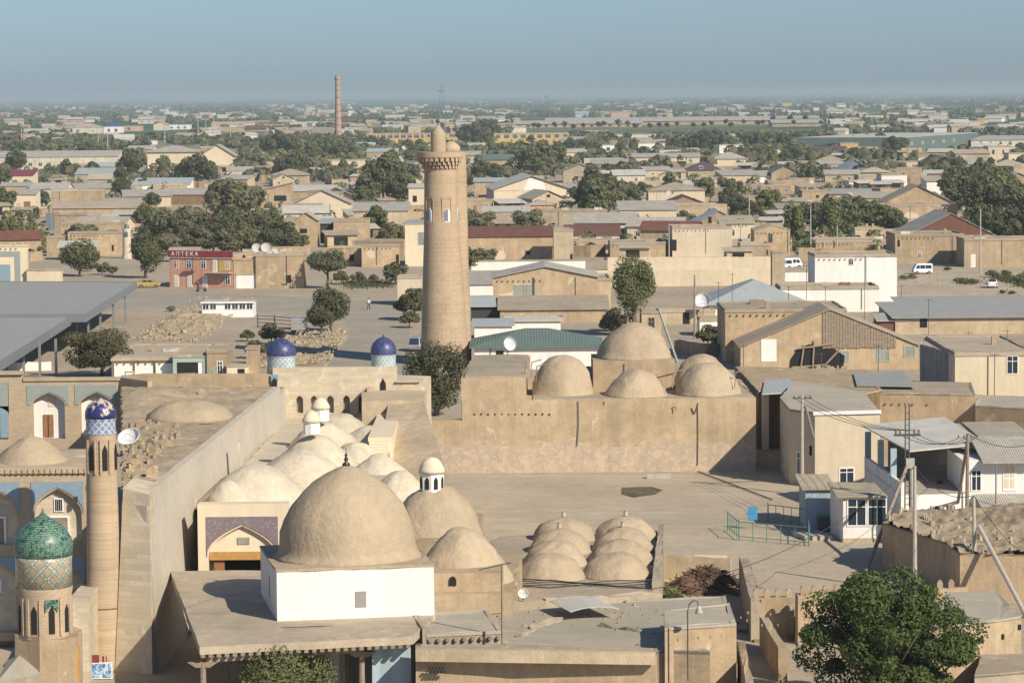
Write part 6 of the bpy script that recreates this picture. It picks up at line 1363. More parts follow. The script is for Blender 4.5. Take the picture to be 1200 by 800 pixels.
# ---------------------------------------------------------------- pharmacy
YPh = P(199, 337).y
t, W, h = H(199, 273, 299, 336.5, 9, 'flat', 0, 'orange_wall', 'mud_roof', [(u, 3.2, 1.0, 1.4) for u in (.11, .31, .54, .92)] + [(.72, 2.7, .9, 2.1, 'dw'), (.11, .1, 1.0, 2.0, 'dw'), (.32, .1, 1.0, 2.0, 'dw'), (.56, .1, 1.0, 2.0, 'dw'), (.92, .6, 1.0, 1.5)], yb2=338, label='two storey orange pharmacy with a dark red sign band, beside the road', name='pharmacy', cat='pharmacy', rim=.05)
MB().box(-W / 2 - .1, W / 2 + .1, -.25, -.02, h - .35, h + .75).build('sign_band', 'red_sheet', t)
MB().box(-W / 2 - .05, W / 2 + .05, -.2, -.02, h - .5, h - .36).build('cornice', 'white_paint', t)
MB().box(W * .28, W * .46, -.04, -.005, 2.9, h - .6).build('yellow_panel', 'ochre_wall', t)
MB().box(W * .1, W * .5, -1.2, -.02, 2.55, 2.7).build('balcony', 'concrete', t)
MB().box(-W * .28, -W * .1, -.5, -.02, 2.7, 2.8).build('awning', 'rust_sheet', t)
tc_ = bpy.data.curves.new('sign_lettering', 'FONT'); tc_.body = 'АПТЕКА'; tc_.size = .95; tc_.extrude = .03; tc_.space_character = 1.6
to = bpy.data.objects.new('sign_lettering', tc_); COL.objects.link(to); tc_.materials.append(MATS['white_paint'])
dg = bpy.context.evaluated_depsgraph_get(); me = bpy.data.meshes.new_from_object(to.evaluated_get(dg)); bpy.data.objects.remove(to)
to = bpy.data.objects.new('sign_lettering', me); COL.objects.link(to); to.parent = [c for c in bpy.data.objects if c.parent == t and c.name.startswith('sign_band')][0]
to.location = (-W / 2 + .5, -.27, h - .12); to.rotation_euler = (R(90), 0, 0)
if not me.materials: me.materials.append(MATS['white_paint'])
H(274, 301, 304, 338, 10, 'flat', 0, 'mud_warm', label='tan brick annex touching the right side of the pharmacy', name='brick_annex', rim=.2)
# kiosk
t, W, h = H(237, 297, 354, 372, 5, 'flat', 0, 'white_paint', 'pale_sheet', [((k + .5) / 7, 1.1, 1.0, 1.1) for k in range(7) if k != 2], label='white glazed kiosk trailer at the edge of the rubble', name='glazed_kiosk', cat='kiosk', rim=.0)
MB().box(-W / 2 - .2, W / 2 + .2, -.35, -.02, h - .15, h + .08).build('canopy', 'white_paint', t)
# low shop building bottom left
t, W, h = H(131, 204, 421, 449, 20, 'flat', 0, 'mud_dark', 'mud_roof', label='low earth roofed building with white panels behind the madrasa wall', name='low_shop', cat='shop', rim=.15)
for k in range(3): MB().box(-W / 2 + .3 + k * W / 3, -W / 2 + W / 3 + k * W / 3, -.06, 0, .1, h - .45).build('white_panel', 'white_wash', t)
t, W, h = H(203, 243, 417, 450, 14, 'flat', 0, 'pale_green_paint', 'mud_roof', label='pale green framed shop front with a dark open door', name='green_shop', cat='shop', rim=.1)
MB().box(-W * .38, W * .38, -.03, .02, .1, h - .7).build('open_front', 'dark', t); MB().box(W * .24, W * .36, -.08, -.03, .1, h - .75).build('door_leaf', 'white_paint', t)
t, W, h = H(243, 268, 412, 450, 8, 'flat', 0, 'mud', 'mud_roof', [(.6, 1.0, .7, 1.6), (.2, 1.0, .5, .8, 'g')], label='narrow mud building right of the pale green shop', name='mud_shop', cat='shop', rim=.3)
H(289, 302, 408, 450, 4, 'flat', 0, 'mud_warm', label='tall mud pier left of the blue domed turret', name='mud_pier', cat='pier', rim=.0)
t, W, h = H(266, 290, 428, 452, 4, 'flat', 0, 'cream_light', 'mud_roof', [(.7, .3, .8, 1.6, 'b')], label='tiny cream stall with a dark doorway between two mud piers', name='small_stall', cat='stall', rim=.0)
# tiled portal behind steel canopy
t, W, h = H(-20, 32, 288, 352, 2.0, 'flat', 0, 'cream_light', 'cream', label='cream portal with blue tile frame showing above the steel canopy', name='tiled_portal', cat='portal', rim=0)
MB().box(-W / 2, W / 2 - 1.0, -.06, -.01, h - 1.7, h - .9).box(W / 2 - 1.9, W / 2 - 1.0, -.06, -.01, 0, h - 1.72).build('tile_frame', 'grey_mosaic', t)
MB().box(-W / 2, W / 2 - 2.6, -.07, -.01, 0, h - 3.0).build('tile_panel', 'sky_mosaic', t)
H(32, 72, 316, 352, 2, 'flat', 0, 'cream', label='lower cream wing of the tiled portal', name='portal_wing', cat='wall', rim=0)
# ---------------------------------------------------------------- steel canopy
def canopy(pix, z, label, posts, pz):
    pts = [P(x, y, z) for x, y in pix]; c = sum(pts, Vector()) / len(pts); t = thing('steel_canopy', label, 'canopy', (c.x, c.y, 0), 0, 'steel market canopies at the left')
    w = L(); w.hexa([(q.x, q.y, z - .25) for q in pts], [(q.x, q.y, z) for q in pts]); w.b('roof', 'steel_sheet', t, t)
    w = L()
    for A_, B_ in zip(pts[:-1], pts[1:]):
        d = (B_ - A_).normalized(); n = Vector((d.y, -d.x, 0)) * .06
        w.prism([(A_.x, A_.y), (B_.x, B_.y), (B_.x + n.x, B_.y + n.y), (A_.x + n.x, A_.y + n.y)], z - .95, z + .12)
    w.b('fascia', 'steel_grey', t, t)
    for px, py in posts:
        q = P(px, py, 0); w = L(); w.box(q.x - .14, q.x + .14, q.y - .14, q.y + .14, 0, z - .3); w.b('post', 'steel_grey', t, t)
    return t
canopy([(-60, 369), (100, 368.5), (160, 331), (-60, 330)], 5.0, 'higher grey steel canopy roof at the left edge', [(147, 379), (133, 388), (118, 395), (104, 404), (20, 404), (60, 385), (90, 380)], 5)
canopy([(-60, 470), (-20, 446), (0, 424), (84, 371), (-60, 371)], 4.6, 'lower grey steel canopy roof at the left edge, nearer the madrasa', [(90, 395), (66, 440), (47, 442), (28, 444), (9, 440), (20, 410), (50, 400)], 5)
mudwall([(-20, 426), (60, 424)], 1.0, .4, 'low white wall under the steel canopies', 'white_wash')
for q in ((-17 * 1, 0),):
    pass
FOOT.append((-55, 400, 30)); FOOT.append((-62, 340, 25))
ft = thing('iron_railing', 'dark iron pipe railing beside the parked silver truck', 'railing', P(302, 384))
pr_ = [P(302, 384), P(322, 385), P(344, 387)]
for A_, B_ in zip(pr_[:-1], pr_[1:]):
    w = L()
    for z_ in (.25, .75, 1.25, 1.7): w.tube([A_ + Vector((0, 0, z_)), B_ + Vector((0, 0, z_))], .05, 4)
    w.b('rails', 'dark_steel', ft, ft)
for q in pr_: w = L(); w.tube([q, q + Vector((0, 0, 1.9))], .08, 5); w.b('post', 'dark_steel', ft, ft)
# little green dome turret
q = P(149, 303); t = thing('small_green_turret', 'slim banded turret with a tiny green dome beside the orchard', 'turret', (q.x, q.y, 0))
MB().lathe([(1.0, 0), (.85, 2), (.8, 5.8)], 20).build('shaft', 'pale_brick', t, 'auto'); MB().lathe([(.86, 5.8), (.86, 6.05)], 20).build('band', 'old_white', t); MB().lathe([(.5, 6.0), (.55, 6.3), (.4, 6.7), (.1, 6.95), (.02, 7.1)], 16).build('dome', 'teal_rows', t, True)
for z in (1.4, 3.9): MB().lathe([(.93 if z < 2 else .86, z), (.93 if z < 2 else .86, z + .18)], 20).build('ring', 'old_white', t)
MB().slabxz([(-.35, 4.4), (.35, 4.4), (.35, 5.2), (0, 5.6), (-.35, 5.2)], -.9, -.78).build('tile_niche', 'teal_rows', t)
# chimney
q = P(396.5, 165); t = thing('brick_chimney', 'very tall tapering brick factory chimney on the horizon', 'chimney', (q.x, q.y, 0))
MB().lathe([(2.55, 0), (2.4, 10), (2.0, 28), (1.75, 43), (1.75, 44)], 28).build('shaft', 'red_brick', t, 'auto'); MB().lathe([(1.85, 43.8), (2.3, 44.6), (2.3, 45.6), (1.7, 45.7), (1.7, 47)], 28).build('crown', 'red_brick', t, 'auto')
for z in (6, 11, 16, 21, 26, 31, 36, 40): MB().lathe([(2.63 - z * .0195, z), (2.63 - z * .0195, z + .5)], 28).build('steel_band', 'mud_dark', t)
FOOT.append((q.x, q.y, 8))
# ================================================================ TREES
def crown_mesh(seed, n, leaf, rx=1.0, ry=1.0, rz=1.0, blobs=14, spread=.62, br=(.3, .5), flat=0., droop=0., fill=.35):
    """unit-ish crown: leaf clumps spread through the volume of many uneven lobes"""
    r = random.Random(seed); B = []
    for i in range(blobs):
        while True:
            v = Vector((r.uniform(-1, 1), r.uniform(-1, 1), r.uniform(-1, 1)))
            if v.length < 1: break
        if flat and v.z < 0: v.z *= .3
        v = v * spread; B.append((v, r.uniform(*br)))
    verts, faces = [], []
    for i in range(n):
        c, br_ = B[r.randrange(blobs)]
        d = Vector((r.gauss(0, 1), r.gauss(0, 1), r.gauss(0, 1))).normalized()
        k = 1 - fill * (r.random() ** 1.6) + (r.random() ** 6) * .22
        p = c + d * br_ * k
        p = Vector((p.x * rx, p.y * ry, p.z * rz))
        nrm = (d + Vector((r.uniform(-1, 1), r.uniform(-1, 1), r.uniform(-.6, 1))) * .9).normalized()
        t = nrm.cross(Vector((r.uniform(-1, 1), r.uniform(-1, 1), r.uniform(-1, 1)))).normalized(); b2 = nrm.cross(t)
        s = leaf * r.uniform(.6, 1.35)
        k0 = len(verts)
        for u, v in ((-1, -.15), (-.1, -.62), (1, .1), (.15, .6)): q = p + t * u * s + b2 * v * s + nrm * (.16 * s if u > 0 and v > 0 else 0); verts.append((q.x, q.y, q.z))
        faces.append((k0, k0 + 1, k0 + 2, k0 + 3))
    return verts, faces
def tree_proto(name, seed, n, leaf, H_, cr, mat, trunk_h, blobs=14, flat=0., spread=.62, br=(.3, .5), limbs=5, rz=None, label='', smallest=False):
    """tree of height H_, crown radius cr; parts trunk (with limbs) and crown"""
    t = thing(name, label, 'tree')
    rz = rz or (H_ - trunk_h) / 2; zc = H_ - rz
    v, f = crown_mesh(seed, n, leaf / 1.0, 1, 1, 1, blobs, spread, br, flat)
    s_ = 1.0 / (spread + br[1] * .75)
    # scale lobes but keep leaf size true: positions scaled, leaves rebuilt around their centres
    m = MB()
    for i in range(0, len(v), 4):
        c = sum((Vector(v[i + k]) for k in range(4)), Vector()) / 4; cc = Vector((c.x * s_ * cr, c.y * s_ * cr, c.z * s_ * rz + zc))
        for k in range(4): q = cc + (Vector(v[i + k]) - c); m.v.append((q.x, q.y, q.z))
        m.f.append((i, i + 1, i + 2, i + 3))
    me = bpy.data.meshes.new('crown'); me.from_pydata(m.v, [], m.f); me.materials.append(MATS[mat])
    o = bpy.data.objects.new('crown', me); COL.objects.link(o); o.parent = t
    r = random.Random(seed); w = MB(); th = zc - rz * .3; r0 = max(.12, H_ * .028)
    w.tube([(0, 0, -.05), (r0 * .5, 0, th * .4), (0, r0 * .6, th), (0, 0, th + rz * .5)], [r0 * 1.3, r0, r0 * .75, r0 * .3], 8)
    for k in range(limbs):
        a = 6.28 * k / limbs + r.uniform(-.4, .4); z0 = th * r.uniform(.55, .95)
        w.tube([(0, 0, z0), (math.cos(a) * cr * .3, math.sin(a) * cr * .3, z0 + rz * .35), (math.cos(a) * cr * .65, math.sin(a) * cr * .65, z0 + rz * r.uniform(.5, .9))], [r0 * .55, r0 * .35, r0 * .12], 5)
    w.build('trunk', 'bark', t, True)
    return t
# near trees
q = P(1040, 836); tr = tree_proto('leafy_tree', 31, 52000, .1, 7.8, 5.1, 'leaf_near', .3, blobs=74, spread=.9, br=(.1, .27), limbs=12)
tr.location = (q.x, q.y, 0); tag(tr, 'big leafy green tree in the bottom right foreground')
q = P(334, 852); tr = tree_proto('leafy_tree', 32, 18000, .075, 4.9, 2.8, 'leaf_green', .2, blobs=24, spread=.5, br=(.4, .52), rz=2.6)
tr.location = (q.x, q.y, 0); tag(tr, 'top of a dense green tree at the bottom edge before the veranda')
q = P(510, 492); tr = tree_proto('leafy_tree', 33, 15000, .13, 8.8, 3.7, 'leaf_dark', .0, blobs=34, spread=.7, br=(.22, .38)); tr.location = (q.x, q.y + 4, 0); tag(tr, 'round green tree squeezed between the minaret base and the great clay wall'); tr.scale = (1, 1, .93)
q = P(742, 394); tr = tree_proto('tall_tree', 34, 9000, .16, 11.4, 3.3, 'leaf_green', 2.2, blobs=24, spread=.68, br=(.22, .38)); tr.location = (q.x, q.y, 0); tag(tr, 'tall loose green tree beside the white concrete pole, right of the tan hall')
q = P(119, 442); tr = tree_proto('bushy_tree', 35, 12000, .14, 6.2, 5.3, 'leaf_olive', .5, blobs=22, spread=.7, br=(.22, .36)); tr.location = (q.x, q.y, 0); tag(tr, 'olive bushy tree beside the steel canopies')
q = P(93, 324); tr = tree_proto('round_tree', 36, 7000, .22, 6.9, 4.5, 'leaf_dark', 1.2, blobs=22, spread=.62, br=(.32, .46)); tr.location = (q.x, q.y, 0); tag(tr, 'dense round dark tree in front of the long mud garden wall')
q = P(170, 326); tr = tree_proto('round_tree', 37, 6000, .22, 7.8, 3.8, 'leaf_dark', 1.0, blobs=20, spread=.62, br=(.3, .45)); tr.location = (q.x, q.y, 0); tag(tr, 'dark round tree left of the orange pharmacy by the yellow car')
q = P(388, 338); tr = tree_proto('umbrella_tree', 38, 8000, .2, 6.8, 3.7, 'leaf_dark', 1.9, blobs=24, spread=.6, br=(.34, .46), flat=1.0); tr.location = (q.x - .6, q.y, 0); tag(tr, 'clipped umbrella shaped tree on a pale trunk beside the road')
q = P(384, 392); tr = tree_proto('round_tree', 39, 7000, .17, 6.2, 2.9, 'leaf_dark', 1.3, blobs=20, spread=.6, br=(.33, .46)); tr.location = (q.x, q.y + 6, 0); tag(tr, 'dark clipped round tree beside the parked silver truck, the taller of the pair')
q = P(376, 393); tr = tree_proto('round_tree', 40, 5000, .15, 4.1, 2.2, 'leaf_dusty', 1.1, blobs=18, spread=.6, br=(.33, .45)); tr.location = (q.x, q.y, 0); tag(tr, 'dusty clipped round tree beside the parked silver truck, the shorter of the pair')
q = P(632, 430); tr = tree_proto('small_tree', 41, 3500, .12, 3.3, 2.6, 'leaf_green', .3, blobs=14); tr.location = (q.x, q.y, 0); tag(tr, 'low green bush in front of the white wall of the green roofed hall')
# templates for the rest
TP = {}
def tp(key, *a, **k):
    t = tree_proto(*a, **k); TP[key] = t; return t
BASES = {'rg': 'round green tree', 'rd': 'round dusty tree', 'rk': 'dark round tree', 'bo': 'olive bushy tree', 'tg': 'tall slender green tree', 'tk': 'tall dark tree', 'fg': 'small distant green tree', 'fk': 'small distant dark tree', 'fd': 'small distant dusty tree', 'sh': 'low green shrub'}
tp('rg', 'garden_tree', 51, 2600, .36, 7, 4.2, 'leaf_green', .8, blobs=24, br=(.2, .36), spread=.74)
tp('rd', 'garden_tree', 52, 2600, .36, 6.5, 4.2, 'leaf_dusty', .6, blobs=24, br=(.2, .36), spread=.74)
tp('rk', 'garden_tree', 53, 2800, .36, 7.5, 4.6, 'leaf_dark', .8, blobs=26, br=(.2, .36), spread=.74)
tp('bo', 'garden_tree', 54, 2400, .33, 5.5, 3.9, 'leaf_olive', .4, blobs=20, br=(.2, .36), spread=.74)
tp('tg', 'poplar_tree', 55, 2200, .36, 11, 2.6, 'leaf_green', .8, blobs=20, br=(.25, .4))
tp('tk', 'poplar_tree', 56, 2200, .38, 12, 3.2, 'leaf_dark', .8, blobs=20, br=(.25, .4))
tp('fg', 'distant_tree', 57, 420, .7, 6, 3.6, 'leaf_green', .4, blobs=10)
tp('fk', 'distant_tree', 58, 420, .75, 6.5, 4, 'leaf_dark', .4, blobs=10)
tp('fd', 'distant_tree', 59, 420, .7, 5, 3.6, 'leaf_dusty', .4, blobs=9)
tp('sh', 'shrub', 60, 900, .16, 1.7, 1.6, 'leaf_green', .1, blobs=9, limbs=3)
tp('ru', 'russet_tree', 61, 700, .5, 9.5, 4.0, 'leaf_russet', 3.2, blobs=10, flat=1)
BASES['ru'] = 'russet pruned tree'
USED = set(); TCOUNT = [0]; TREES = []
GRP = {'sh': 'low shrubs on open ground', 'ru': 'row of russet trees by the market'}
def put(key, px, py, hpx=None, z=0, world=None, wscale=1.0, jitter=0):
    """tree whose foot is seen at px,py; hpx = height in pixels"""
    q = world or P(px, py, z)
    src = TP[key]; base_h = {'rg': 7, 'rd': 6.5, 'rk': 7.5, 'bo': 5.5, 'tg': 11, 'tk': 12, 'fg': 6, 'fk': 6.5, 'fd': 5, 'sh': 1.7, 'ru': 9.5}[key]
    s = (hpx * q.y / F / base_h) if hpx else 1.0
    loc = (q.x, q.y, z); rz = rnd.uniform(0, 6.28); sc = (s * wscale, s * wscale, s)
    if key not in USED:
        USED.add(key); o = src; o.location = loc; o.rotation_euler = (0, 0, rz); o.scale = sc
        if src.name not in KIDS: KIDS[src.name] = [(c, kids(c)) for c in kids(src)]
    else: o = dup(src, loc, rz, sc)
    later(o, BASES[key], 'shrub' if key == 'sh' else 'tree', GRP.get(key, 'trees of the town'), px, py - (hpx or 8) / 2)
    TREES.append((q.x, q.y)); TCOUNT[0] += 1
    return o
for row in (
    # orchard behind the pharmacy
    ('rd', 195, 300, 30), ('rk', 212, 296, 34), ('rd', 232, 298, 36), ('rk', 250, 296, 38), ('rd', 268, 300, 34), ('rk', 285, 296, 34), ('bo', 240, 285, 36), ('rd', 300, 292, 30), ('rk', 316, 296, 30), ('rk', 340, 296, 26),
    ('rd', 222, 272, 34), ('bo', 275, 262, 50), ('rd', 285, 258, 46), ('bo', 262, 250, 40), ('rg', 302, 268, 26), ('rg', 318, 266, 24), ('rd', 200, 278, 22), ('rk', 216, 262, 20),
    ('rk', 186, 292, 44), ('rd', 222, 292, 48), ('rk', 260, 290, 48), ('rd', 300, 290, 42), ('rk', 328, 292, 38), ('rd', 205, 284, 44), ('rg', 350, 296, 24), ('rk', 276, 280, 40),
    ('rg', 15, 285, 32), ('rg', 36, 282, 22), ('bo', 2, 280, 22), ('rg', 4, 250, 30), ('bo', 48, 276, 14), ('rg', 38, 262, 14),
    ('rk', 46, 246, 26), ('rg', 168, 262, 22), ('rk', 178, 244, 20), ('bo', 158, 296, 12), ('rd', 106, 318, 14), ('rd', 120, 322, 16), ('rd', 132, 322, 12),
    # dark small tree by the wall, shrubs by the road
    ('rk', 463, 333, 28), ('bo', 400, 333, 16), ('bo', 420, 332, 14), ('bo', 438, 330, 9), ('sh', 318, 336, 18), ('sh', 341, 337, 12), ('sh', 200, 365, 7),
    ('bo', 486, 375, 38), ('bo', 480, 384, 20), ('rg', 548, 318, 30), ('rd', 570, 312, 24), ('rg', 556, 262, 16), ('rg', 546, 268, 22), ('rg', 575, 268, 14), ('bo', 318, 404, 26), ('bo', 300, 420, 22), ('bo', 290, 400, 14),
    # big clumps left of the minaret
    ('rk', 450, 235, 55), ('rg', 462, 225, 48), ('tk', 460, 205, 34), ('rk', 470, 240, 40), ('rg', 432, 238, 36), ('rg', 480, 230, 22), ('rg', 422, 240, 22), ('rk', 446, 208, 24),
    ('rk', 340, 212, 30), ('rk', 352, 208, 34), ('rg', 330, 206, 24), ('rk', 232, 218, 40), ('rk', 222, 216, 34), ('rg', 245, 215, 26), ('rk', 152, 208, 30), ('rk', 142, 214, 20), ('rg', 190, 208, 26), ('rg', 178, 202, 22),
    ('rk', 20, 200, 26), ('rg', 80, 206, 20), ('rk', 108, 206, 18), ('rg', 35, 224, 12), ('rk', 142, 232, 24), ('rg', 130, 222, 12), ('rg', 168, 222, 14), ('rg', 100, 186, 18), ('rk', 104, 188, 24), ('rg', 70, 178, 14), ('rk', 58, 160, 10), ('rg', 76, 160, 10), ('rk', 72, 182, 10),
    ('rk', 328, 184, 32), ('rk', 342, 184, 28), ('rk', 318, 184, 26), ('rg', 376, 186, 28), ('rk', 398, 190, 26), ('rk', 410, 186, 20), ('rg', 366, 188, 22), ('rk', 436, 172, 14), ('rk', 448, 176, 16), ('rg', 425, 172, 12), ('rk', 478, 176, 14), ('rk', 492, 176, 14),
    ('rk', 556, 172, 30), ('rk', 568, 168, 30), ('rk', 545, 170, 26), ('tg', 574, 178, 20), ('rk', 566, 210, 24), ('rk', 580, 212, 22), ('rg', 560, 226, 24), ('rg', 596, 180, 10), ('rk', 592, 206, 14),
    ('rg', 612, 204, 30), ('rg', 626, 205, 34), ('rg', 640, 200, 36), ('rg', 652, 196, 30), ('rk', 668, 176, 16), ('rk', 685, 175, 14), ('rg', 700, 176, 12), ('rk', 622, 168, 10), ('tg', 728, 186, 28), ('tg', 742, 184, 26), ('rk', 735, 164, 10), ('rk', 776, 166, 10),
    ('rk', 690, 250, 46), ('rg', 700, 256, 48), ('rk', 712, 250, 44), ('rg', 720, 246, 40), ('rg', 696, 222, 30), ('rk', 740, 242, 30), ('rk', 752, 240, 28), ('rg', 762, 232, 14), ('rg', 620, 282, 24), ('bo', 630, 262, 12), ('rg', 612, 276, 20), ('rk', 662, 244, 16), ('rg', 722, 192, 18), ('rg', 705, 190, 16),
    ('bo', 800, 262, 16), ('bo', 790, 268, 14), ('bo', 812, 264, 12), ('rg', 830, 222, 14), ('rg', 848, 222, 14), ('rg', 866, 224, 12), ('rg', 818, 222, 10), ('rk', 868, 254, 26), ('rk', 880, 256, 22), ('rg', 895, 250, 28), ('rg', 910, 246, 24), ('bo', 852, 248, 18),
    ('rk', 806, 178, 20), ('rk', 820, 178, 24), ('rk', 832, 176, 22), ('rk', 848, 176, 20), ('rk', 790, 180, 20), ('rg', 782, 186, 14), ('rk', 826, 168, 18), ('rk', 838, 166, 16), ('rk', 876, 174, 18), ('rk', 890, 174, 20), ('rk', 902, 172, 18), ('rk', 918, 172, 18), ('rk', 934, 170, 16),
    ('rk', 920, 192, 18), ('tg', 893, 188, 20), ('rk', 934, 188, 18), ('rk', 944, 206, 14), ('rk', 952, 214, 22), ('rk', 964, 212, 20), ('rk', 942, 214, 18),
    ('rk', 1000, 176, 18), ('rk', 1016, 174, 18), ('rk', 1032, 176, 22), ('rk', 1046, 182, 24), ('rk', 1056, 178, 18), ('rk', 988, 172, 12), ('rk', 1082, 200, 14), ('rk', 1096, 202, 14), ('rg', 1070, 190, 14),
    # the orchard right of centre
    ('rg', 940, 268, 30), ('rk', 955, 272, 36), ('rg', 972, 276, 40), ('rk', 990, 274, 44), ('rg', 1005, 272, 42), ('rk', 1020, 272, 36), ('rg', 1035, 274, 34), ('rk', 1048, 276, 34), ('rg', 930, 258, 18), ('rk', 1040, 254, 18), ('rg', 1026, 252, 18), ('rg', 968, 262, 24), ('rk', 985, 258, 22), ('rg', 1054, 268, 20),
    # the dark garden far right
    ('rk', 1118, 238, 44), ('rk', 1132, 250, 50), ('tk', 1142, 262, 60), ('rk', 1155, 258, 56), ('rg', 1168, 256, 54), ('rk', 1182, 262, 50), ('rk', 1195, 270, 48), ('rg', 1170, 282, 40), ('rk', 1186, 284, 44), ('rk', 1200, 284, 40), ('rk', 1150, 278, 42), ('rg', 1160, 226, 34), ('rk', 1176, 224, 30), ('rg', 1190, 236, 28), ('rk', 1140, 228, 36), ('rg', 1128, 218, 24), ('rk', 1115, 212, 18), ('rg', 1104, 218, 14), ('rk', 1086, 226, 16), ('rg', 1146, 242, 36), ('rk', 1206, 246, 24), ('rg', 1162, 194, 10), ('rk', 1196, 180, 14),
    ('bo', 882, 362, 26), ('rg', 895, 362, 18), ('bo', 830, 404, 24), ('bo', 838, 408, 26), ('bo', 845, 412, 20), ('bo', 722, 388, 28), ('bo', 716, 392, 22),
    ('sh', 1130, 332, 7), ('sh', 1122, 331, 6), ('sh', 1140, 332, 6), ('sh', 1165, 325, 9), ('sh', 1180, 324, 8), ('sh', 1196, 332, 12), ('sh', 1205, 330, 14), ('sh', 1175, 344, 5), ('sh', 1185, 345, 5), ('sh', 1060, 328, 6), ('sh', 1070, 327, 6), ('sh', 1110, 317, 5), ('sh', 1185, 470, 9), ('sh', 788, 700, 14), ('bo', 795, 704, 10), ('sh', 900, 745, 14)):
    put(*row, wscale=1.35 if row[0] in ('sh',) else 1.0)
# russet row by the market
for i in range(30):
    put('ru', 622 + i * 12.5 + rnd.uniform(-4, 4), 152.5 - i * .09 + rnd.uniform(-1.5, 3.5) - (3 if i > 20 else 0), rnd.uniform(8, 12))
# random town behind y < 300: template houses
TH = []
def th(label, *a, **k):
    t, W, h = house(*a, label=label, **k); TH.append((t, W, k.get('base', label))); return t
def near_any(x, y, r):
    for fx, fy, fr in FOOT:
        if (fx - x) ** 2 + (fy - y) ** 2 < (fr + r) ** 2: return True
    return False
protos = []
def proto(nm, base, Wd, D, h, rt, rise, wall, rm, wins):
    HID[0] += 1; t = thing(nm, base, 'house'); body(Wd, D, h, rt, rise, HID[0]).build('wall', wall, t)
    roofm(Wd, D, h, rt, rise, ov=.5, seed=HID[0]).build('roof', rm, t)
    for w_ in wins: window(t, -Wd / 2 + w_[0] * Wd, 0, *w_[1:])
    KIDS[t.name] = [(c, kids(c)) for c in kids(t)]
    protos.append([t, base, Wd, D, False]); return t
proto('mud_house', 'flat roofed mud house', 13, 10, 3.6, 'flat', 0, 'mud', 'mud_roof', [(.2, 1.1, 1.1, 1.4), (.6, 0, 1.0, 2.1, 'd'), (.85, 1.1, 1.1, 1.4)])
proto('mud_house', 'grey roofed mud house', 15, 10, 3.4, 'shed', 1.7, 'mud_pale', 'slate_sheet', [(.25, 1, 1.3, 1.4), (.7, 1, 1.3, 1.4)])
proto('cream_house', 'cream house with a grey gable roof', 14, 11, 3.8, 'gx', 2.0, 'cream', 'slate_sheet', [(.2, 1.1, 1.3, 1.5), (.5, 1.1, 1.3, 1.5), (.8, 1.1, 1.3, 1.5)])
proto('white_house', 'white house with a pale roof', 12, 10, 3.6, 'gx', 1.8, 'old_white', 'pale_sheet', [(.25, 1.1, 1.3, 1.5), (.7, 1.1, 1.3, 1.5)])
proto('mud_house', 'gabled mud house', 9, 14, 3.2, 'gy', 2.0, 'mud_pale', 'slate_sheet', [(.5, 3.4, .9, .8, 'b'), (.3, .9, 1.1, 1.4)])
proto('grey_house', 'grey house with a brown hipped roof', 13, 12, 3.4, 'hip', 2.2, 'mud_grey', 'mud_roof', [(.3, 1, 1.3, 1.4), (.7, 1, 1.3, 1.4)])
proto('white_house', 'white flat roofed house', 10, 9, 4.2, 'flat', 0, 'white_wash', 'mud_roof', [(.3, 1.2, 1.2, 1.6), (.75, 1.2, 1.2, 1.6)])
proto('mud_house', 'low pale mud shed', 11, 7, 2.6, 'shed', .8, 'mud_warm', 'pale_sheet', [(.5, .2, 2.4, 1.7, 'b')])
proto('blue_roof_house', 'cream house with a blue grey roof', 13, 11, 3.6, 'gx', 1.9, 'cream_light', 'blue_sheet', [(.3, 1, 1.3, 1.4), (.7, 1, 1.3, 1.4)])
proto('pink_house', 'pinkish brick house', 12, 10, 4, 'gx', 1.6, 'pink_wall', 'pale_sheet', [(.3, 1, 1.3, 1.4), (.7, 1, 1.3, 1.4)])
proto('mud_house', 'tall tan mud house', 9, 9, 5.4, 'flat', 0, 'mud_warm', 'mud_roof', [(.3, 3.2, .9, 1.2), (.7, 3.2, .9, 1.2), (.5, .2, 1, 2.1, 'd')])
proto('rust_roof_house', 'mud house with a rust brown roof', 13, 9, 3.2, 'gx', 1.8, 'mud', 'rust_sheet', [(.5, 1, 1.3, 1.2)])


HID[0] += 1; t = thing('yard_wall', 'low mud yard wall', 'wall'); MB().wall([(-5, 0), (5, 0), (5, .45), (-5, .45)], 0, 1.9, step=.7, jz=.14, seed=3).build('wall', 'mud', t); MB().wall([(4.55, .46), (5, .46), (5.3, 6), (4.85, 6)], 0, 1.8, step=.8, jz=.14, seed=5).build('side_wall', 'mud', t); window(t, -2, 0, 0, 1.0, 1.75, 'd'); KIDS[t.name] = [(c, kids(c)) for c in kids(t)]; protos.append([t, 'low mud yard wall', 9, 1, False])
proto('garden_shed', 'small mud shed with an open front', 5.5, 4, 2.3, 'shed', .5, 'mud_pale', 'mud_roof', [(.45, .1, 2.6, 1.8, 'b')])
proto('garden_shed', 'small white garden hut', 4, 4, 2.5, 'flat', 0, 'white_wash', 'mud_roof', [(.5, .1, 1.0, 1.9, 'd')])
proto('garden_shed', 'little grey sheet lean to', 6, 4, 2.2, 'shed', .7, 'mud_dark', 'pale_sheet', [(.5, .1, 3.6, 1.7, 'b')])
NH = [0]
